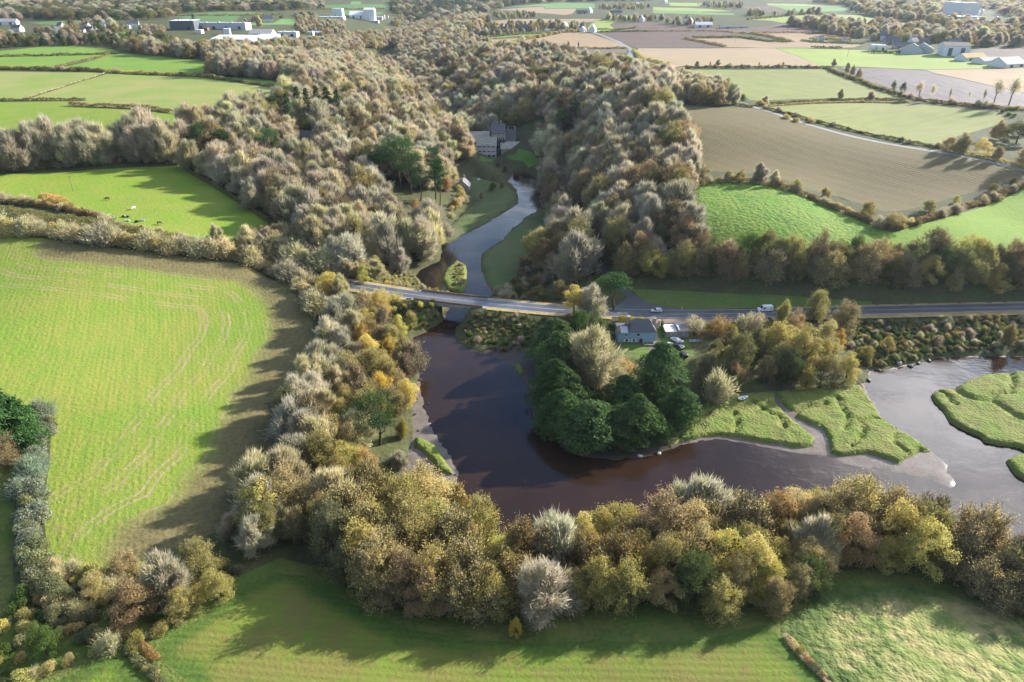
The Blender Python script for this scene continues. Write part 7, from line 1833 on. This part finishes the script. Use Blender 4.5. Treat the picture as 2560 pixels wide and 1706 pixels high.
car(*yardpos(1670, 868), R_(52), m_silver, "silver saloon parked nearest the drive", L=4.3, group=PK)
car(*yardpos(1689, 856), R_(122), m_wpaint, "white-roofed estate car with black roof rails parked by the outbuildings", L=4.0, estate=True, rails=True, group=PK)
car(*yardpos(1697, 871), R_(118), m_darkpaint, "dark grey car parked behind the white-roofed one", L=4.1, group=PK)
car(*yardpos(1708, 889), R_(104), m_blackp, "black car parked furthest down the garden", L=4.2, estate=True, group=PK)

# ---- white rowing boat on the marsh
bxx, byy = at([(1857, 1002)], 0.8)[0]
bt = link("rowing_boat", None, loc=(bxx, byy, Hs(bxx, byy) + 0.12), rotz=R_(22)); tag(bt, "small white rowing boat lying on the marsh grass", "boat")
sec = [(-1.75, .62, .5), (-1.2, .74, .5), (-.3, .80, .5), (.7, .70, .54), (1.4, .42, .62), (1.85, .06, .72)]
V = []
for x, b, h in sec:
    V += [(x, -b, h), (x, -b * .75, .12), (x, 0, 0), (x, b * .75, .12), (x, b, h), (x, b * .86, h), (x, b * .6, .18), (x, 0, .1), (x, -b * .6, .18), (x, -b * .86, h)]
Fc = []
for i in range(len(sec) - 1):
    for j in range(10):
        a = i * 10 + j; b = i * 10 + (j + 1) % 10
        Fc.append((a, b, b + 10, a + 10))
Fc += [tuple(range(5))[::-1] , (5, 6, 7, 8, 9), (0, 4, 5, 9), tuple(range(50, 55))]
MB().add(V, Fc).build("hull", m_wpaint, bt)
for x, w in ((-1.1, .55), (0.1, .62)):
    MB().box(x, 0, .33, .35, w * 2, .05).build("seat", m_frame, bt)
MB().box(1.25, 0, .56, .75, .55, .04).build("bow_deck", m_frame, bt)
MB().box(-.5, 0, .135, 1.0, .9, .02).build("floor_board", m_door, bt)
tp = link("covered_dinghy", None, loc=site(1196, 450), rotz=R_(60)); tag(tp, "blue tarpaulin-covered dinghy on the lawn behind the stone cottage", "boat")
MB().box(0, 0, 0, 3.2, 1.4, .5, top=.9).build("hull", mw_grey, tp)
MB().add([(-1.6, -.72, .5), (1.6, -.5, .5), (1.6, .5, .5), (-1.6, .72, .5), (-1.4, 0, 1.1), (1.5, 0, .85)], [(0, 1, 5, 4), (1, 2, 5), (2, 3, 4, 5), (3, 0, 4)]).build("tarpaulin", mw_blue, tp)

# ---- cows
M = NT_("cow_hide")
P = M.add("ShaderNodeTexCoord").outputs["Object"]; oi = M.add("ShaderNodeObjectInfo")
of = M.add("ShaderNodeVectorMath", operation='ADD'); cb = M.add("ShaderNodeCombineXYZ"); M.l.new(M.math('MULTIPLY', oi.outputs["Random"], 40.0), cb.inputs[0]); M.l.new(P, of.inputs[0]); M.l.new(cb.outputs[0], of.inputs[1])
thr = M.add("ShaderNodeSeparateColor"); M.l.new(oi.outputs["Color"], thr.inputs[0])
nz = M.noise(of.outputs[0], 1.1, 1, 0.4)
f = M.math('GREATER_THAN', nz, thr.outputs[0])
M.bsdf(M.mix(f, (0.018, 0.016, 0.016), (0.72, 0.68, 0.62)), 0.85, 0.1)
m_cow_hide = M.m
def cow_mesh(lying):
    me = bpy.data.meshes.new("cow_skeleton")
    b = -0.62 if lying else 0
    nodes = [(0, 0, 1.12, .36), (0.55, 0, 1.14, .34), (0.85, 0, 1.22, .24), (1.12, 0, 1.25 if lying else 1.0, .15), (1.38, 0, 1.38 if lying else 0.62, .15), (1.62, 0, 1.26 if lying else 0.40, .09),
             (-0.55, 0, 1.15, .34), (-0.86, 0, 1.22, .16), (-0.98, 0, .95, .04), (-1.0, 0, .62, .035)]
    ed = [(0, 1), (1, 2), (2, 3), (3, 4), (4, 5), (0, 6), (6, 7), (7, 8), (8, 9)]
    for s in (-1, 1):
        if lying:
            for root, pts in ((1, [(0.62, s * .25, .85, .14), (0.85, s * .34, .70, .08), (0.55, s * .36, .68, .06)]), (6, [(-0.5, s * .30, .85, .2), (-0.15, s * .45, .72, .1), (-0.5, s * .48, .68, .06)])):
                k = root
                for p in pts: nodes.append(p); ed.append((k, len(nodes) - 1)); k = len(nodes) - 1
        else:
            for root, pts in ((1, [(0.6, s * .2, .80, .13), (0.62, s * .2, .45, .075), (0.6, s * .2, .04, .065)]), (6, [(-0.62, s * .2, .85, .18), (-0.72, s * .2, .48, .08), (-0.66, s * .2, .04, .065)])):
                k = root
                for p in pts: nodes.append(p); ed.append((k, len(nodes) - 1)); k = len(nodes) - 1
        nodes.append((1.30, s * .22, (1.44 if lying else .76), .05)); ed.append((4, len(nodes) - 1))
    me.from_pydata([(x, y, z + b) for x, y, z, r in nodes], ed, [])
    o = bpy.data.objects.new("cow_skeleton", me); COL.objects.link(o)
    o.modifiers.new("skin", 'SKIN'); sm = o.modifiers.new("sub", 'SUBSURF'); sm.levels = 1; sm.render_levels = 1
    for i, n in enumerate(nodes):
        me.skin_vertices[0].data[i].radius = (n[3], n[3])
    me.skin_vertices[0].data[0].use_root = True
    dg = bpy.context.evaluated_depsgraph_get()
    out = bpy.data.meshes.new_from_object(o.evaluated_get(dg)); out.name = "cow_lying" if lying else "cow_grazing"
    bpy.data.objects.remove(o)
    out.materials.clear(); out.materials.append(m_cow_hide)
    out.polygons.foreach_set("use_smooth", [True] * len(out.polygons))
    return out
COWM = [cow_mesh(False), cow_mesh(True)]
for px, py, ly, rot, thr_, lb in ((269,501,0,200,.70,"dark cow grazing alone highest in the pasture"),(335,524,0,250,.25,"nearly white cow standing alone in the pasture's middle"),(267,541,1,30,.30,"white cow lying nearest the orange-tinted hedge clump"),(275,547,1,160,.33,"white cow lying just below the one by the hedge clump"),
    (286,548,1,10,.50,"pied cow lying third along the hedge"),(309,543,1,20,.52,"pied cow lying left in the close pair"),(318,544,1,200,.62,"mostly black cow lying right in the close pair"),(321,554,1,170,.28,"whitish cow lying below the close pair"),(342,556,1,350,.90,"all-black cow lying near the hedge"),(357,553,1,10,.46,"pied cow lying right of the all-black one"),(399,562,0,0,.58,"pied cow grazing furthest right near the tree shadow")):
    x, y, z = site(px, py)
    o = link("cow", COWM[ly], loc=(x, y, z + 0.02), rotz=R_(rot)); o.color = (thr_, 0, 0, 1)
    tag(o, lb, "cow", "cows in the pasture")

# ---- posts, poles, signs, rocks
for px, py, hpx, lb in ((2118,143,22,"leaning utility pole in the lime meadow"),(1838,107,24,"utility pole on the straw stubble by the wedge hedge"),(1759,119,16,"utility pole at the wedge hedge's lower tip"),(1587,119,14,"utility pole beside the lane at the ploughland's left tip"),(1684,119,10,"utility pole at the middle of the ploughland's lower edge"),(1632,80,14,"utility pole at the top edge of the dark ploughland"),(1967,84,20,"utility pole above the straw stubble"),(183,478,38,"tall thin pole standing alone in the cow pasture")):
    x, y, z = site(px, py); h = hpx * project(x, y, z)[2] / F
    o = link("utility_pole", None, loc=(x, y, z)); tag(o, lb, "utility pole", "utility poles in the fields")
    MB().tube((0, 0, -0.5), (0.03 * h, 0, h), 0.16, 0.11, 6).build("pole", m_wood, o)
    MB().box(0.03 * h, 0, h - 0.5, 1.6, 0.12, 0.12).build("crossarm", m_wood, o)
for px, py, lb in ((1705, 772, "white road marker post by the silver car"), (2132, 764, "white road marker post further right on the verge")):
    x, y = at([(px, py)], 6.0)[0]
    o = link("marker_post", None, loc=(x, y, Hs(x, y))); tag(o, lb, "road post", "white road marker posts")
    MB().tube((0, 0, -0.3), (0, 0, 1.1), 0.14, 0.12, 8).build("post", m_frame, o); MB().tube((0, 0, 0.85), (0, 0, 1.0), 0.15, 0.15, 8).build("band", m_tail, o)
x, y = at([(1534, 772)], 5.8)[0]
o = link("road_sign", None, loc=(x, y, Hs(x, y)), rotz=R_(-12)); tag(o, "round blue road sign with a white arrow at the junction", "road sign")
MB().tube((0, 0, -0.4), (0, 0, 1.9), 0.04, 0.04, 6).build("post", m_metal, o)
ds = MB().tube((0, -0.06, 1.6), (0, -0.03, 1.6), 0.48, 0.48, 20).build("sign_face", flat("sign_blue", (0.03, 0.22, 0.62), 0.4, var=0.02), o)
MB().add([(-.2, -.075, 1.62), (.12, -.075, 1.5), (.08, -.075, 1.4), (.3, -.075, 1.42), (.2, -.075, 1.62), (.16, -.075, 1.55), (-.16, -.075, 1.7)], [(0, 1, 5, 6), (1, 2, 3), (3, 4, 5, 1)]).build("arrow", m_frame, ds)
m_rock = flat("wet_rock", (0.065, 0.06, 0.055), 0.6, 0.4, var=0.5, scale=3, bump=0.1); m_rockp = flat("pale_rock", (0.42, 0.41, 0.39), 0.8, 0.2, var=0.3, scale=3, bump=0.1)
def rock_mesh(seed, mat):
    r = np.random.default_rng(seed)
    me = bpy.data.meshes.new("rock")
    import bmesh
    bm = bmesh.new(); bmesh.ops.create_icosphere(bm, subdivisions=2, radius=1)
    for v in bm.verts:
        p = np.array(v.co); k = 0.75 + 0.5 * float(vnoise(np.array([p[0] * 2 + seed]), np.array([p[1] * 2 + p[2] * 1.3]), 1.0, seed)[0])
        v.co = Vector(p * k) * 1.0; v.co.z *= 0.6
    bm.to_mesh(me); bm.free(); me.materials.append(mat)
    return me
RM = [rock_mesh(i, m_rock) for i in range(3)] + [rock_mesh(9, m_rockp)]
for i, (px, py, s, k, lb) in enumerate(((1050,950,.7,0,"dark rock on the left shore nearest the bridge"),(1043,996,.9,1,"largest dark rock on the left shore mud"),(1071,1009,.5,2,"small dark rock in the shallows of the left shore"),(1038,1037,.6,0,"dark rock under the golden trees of the left shore"),(1046,1078,.5,1,"dark rock on the mud before the spit"),(1140,1187,.45,2,"small rock at the tip of the muddy spit"),
    (2172,952,.8,1,"dark rock at the corner of the marsh by the river bend"),(2195,926,.9,0,"dark rock where the river bend begins"),(2248,913,1.0,3,"pale upright rock at the embankment foot"),(2275,916,1.1,1,"mossy dark rock right of the pale one"),(2296,909,.9,2,"dark rock further right at the embankment foot"),(2322,902,.8,0,"rightmost dark rock at the embankment foot"),(1600,1141,.8,3,"pale rock on the muddy point below the conifers"),(1648,1134,.7,3,"pale rock right of the other one on the muddy point"))):
    x, y = at([(px, py)], 0.1)[0]
    o = link("rock", RM[k], loc=(x, y, max(Hs(x, y), 0) + s * .15), rotz=i * 1.3); o.scale = (s, s * .8, s * (1.6 if lb.startswith("pale upright") else .9))
    tag(o, lb, "rock", "rocks on the shores")
# ================================================================== haze
hz = NT_("haze")
pv = hz.add("ShaderNodeVolumePrincipled")
pv.inputs["Color"].default_value = (0.72, 0.84, 1.0, 1)
pv.inputs["Density"].default_value = 0.00003
pv.inputs["Anisotropy"].default_value = 0.45
hz.l.new(pv.outputs[0], hz.out.inputs["Volume"])
hb = MB().box(0, 3500, -3.2, 20000, 14000, 129.5)
ho = hb.build("haze", hz.m); tag(ho, kind="stuff")
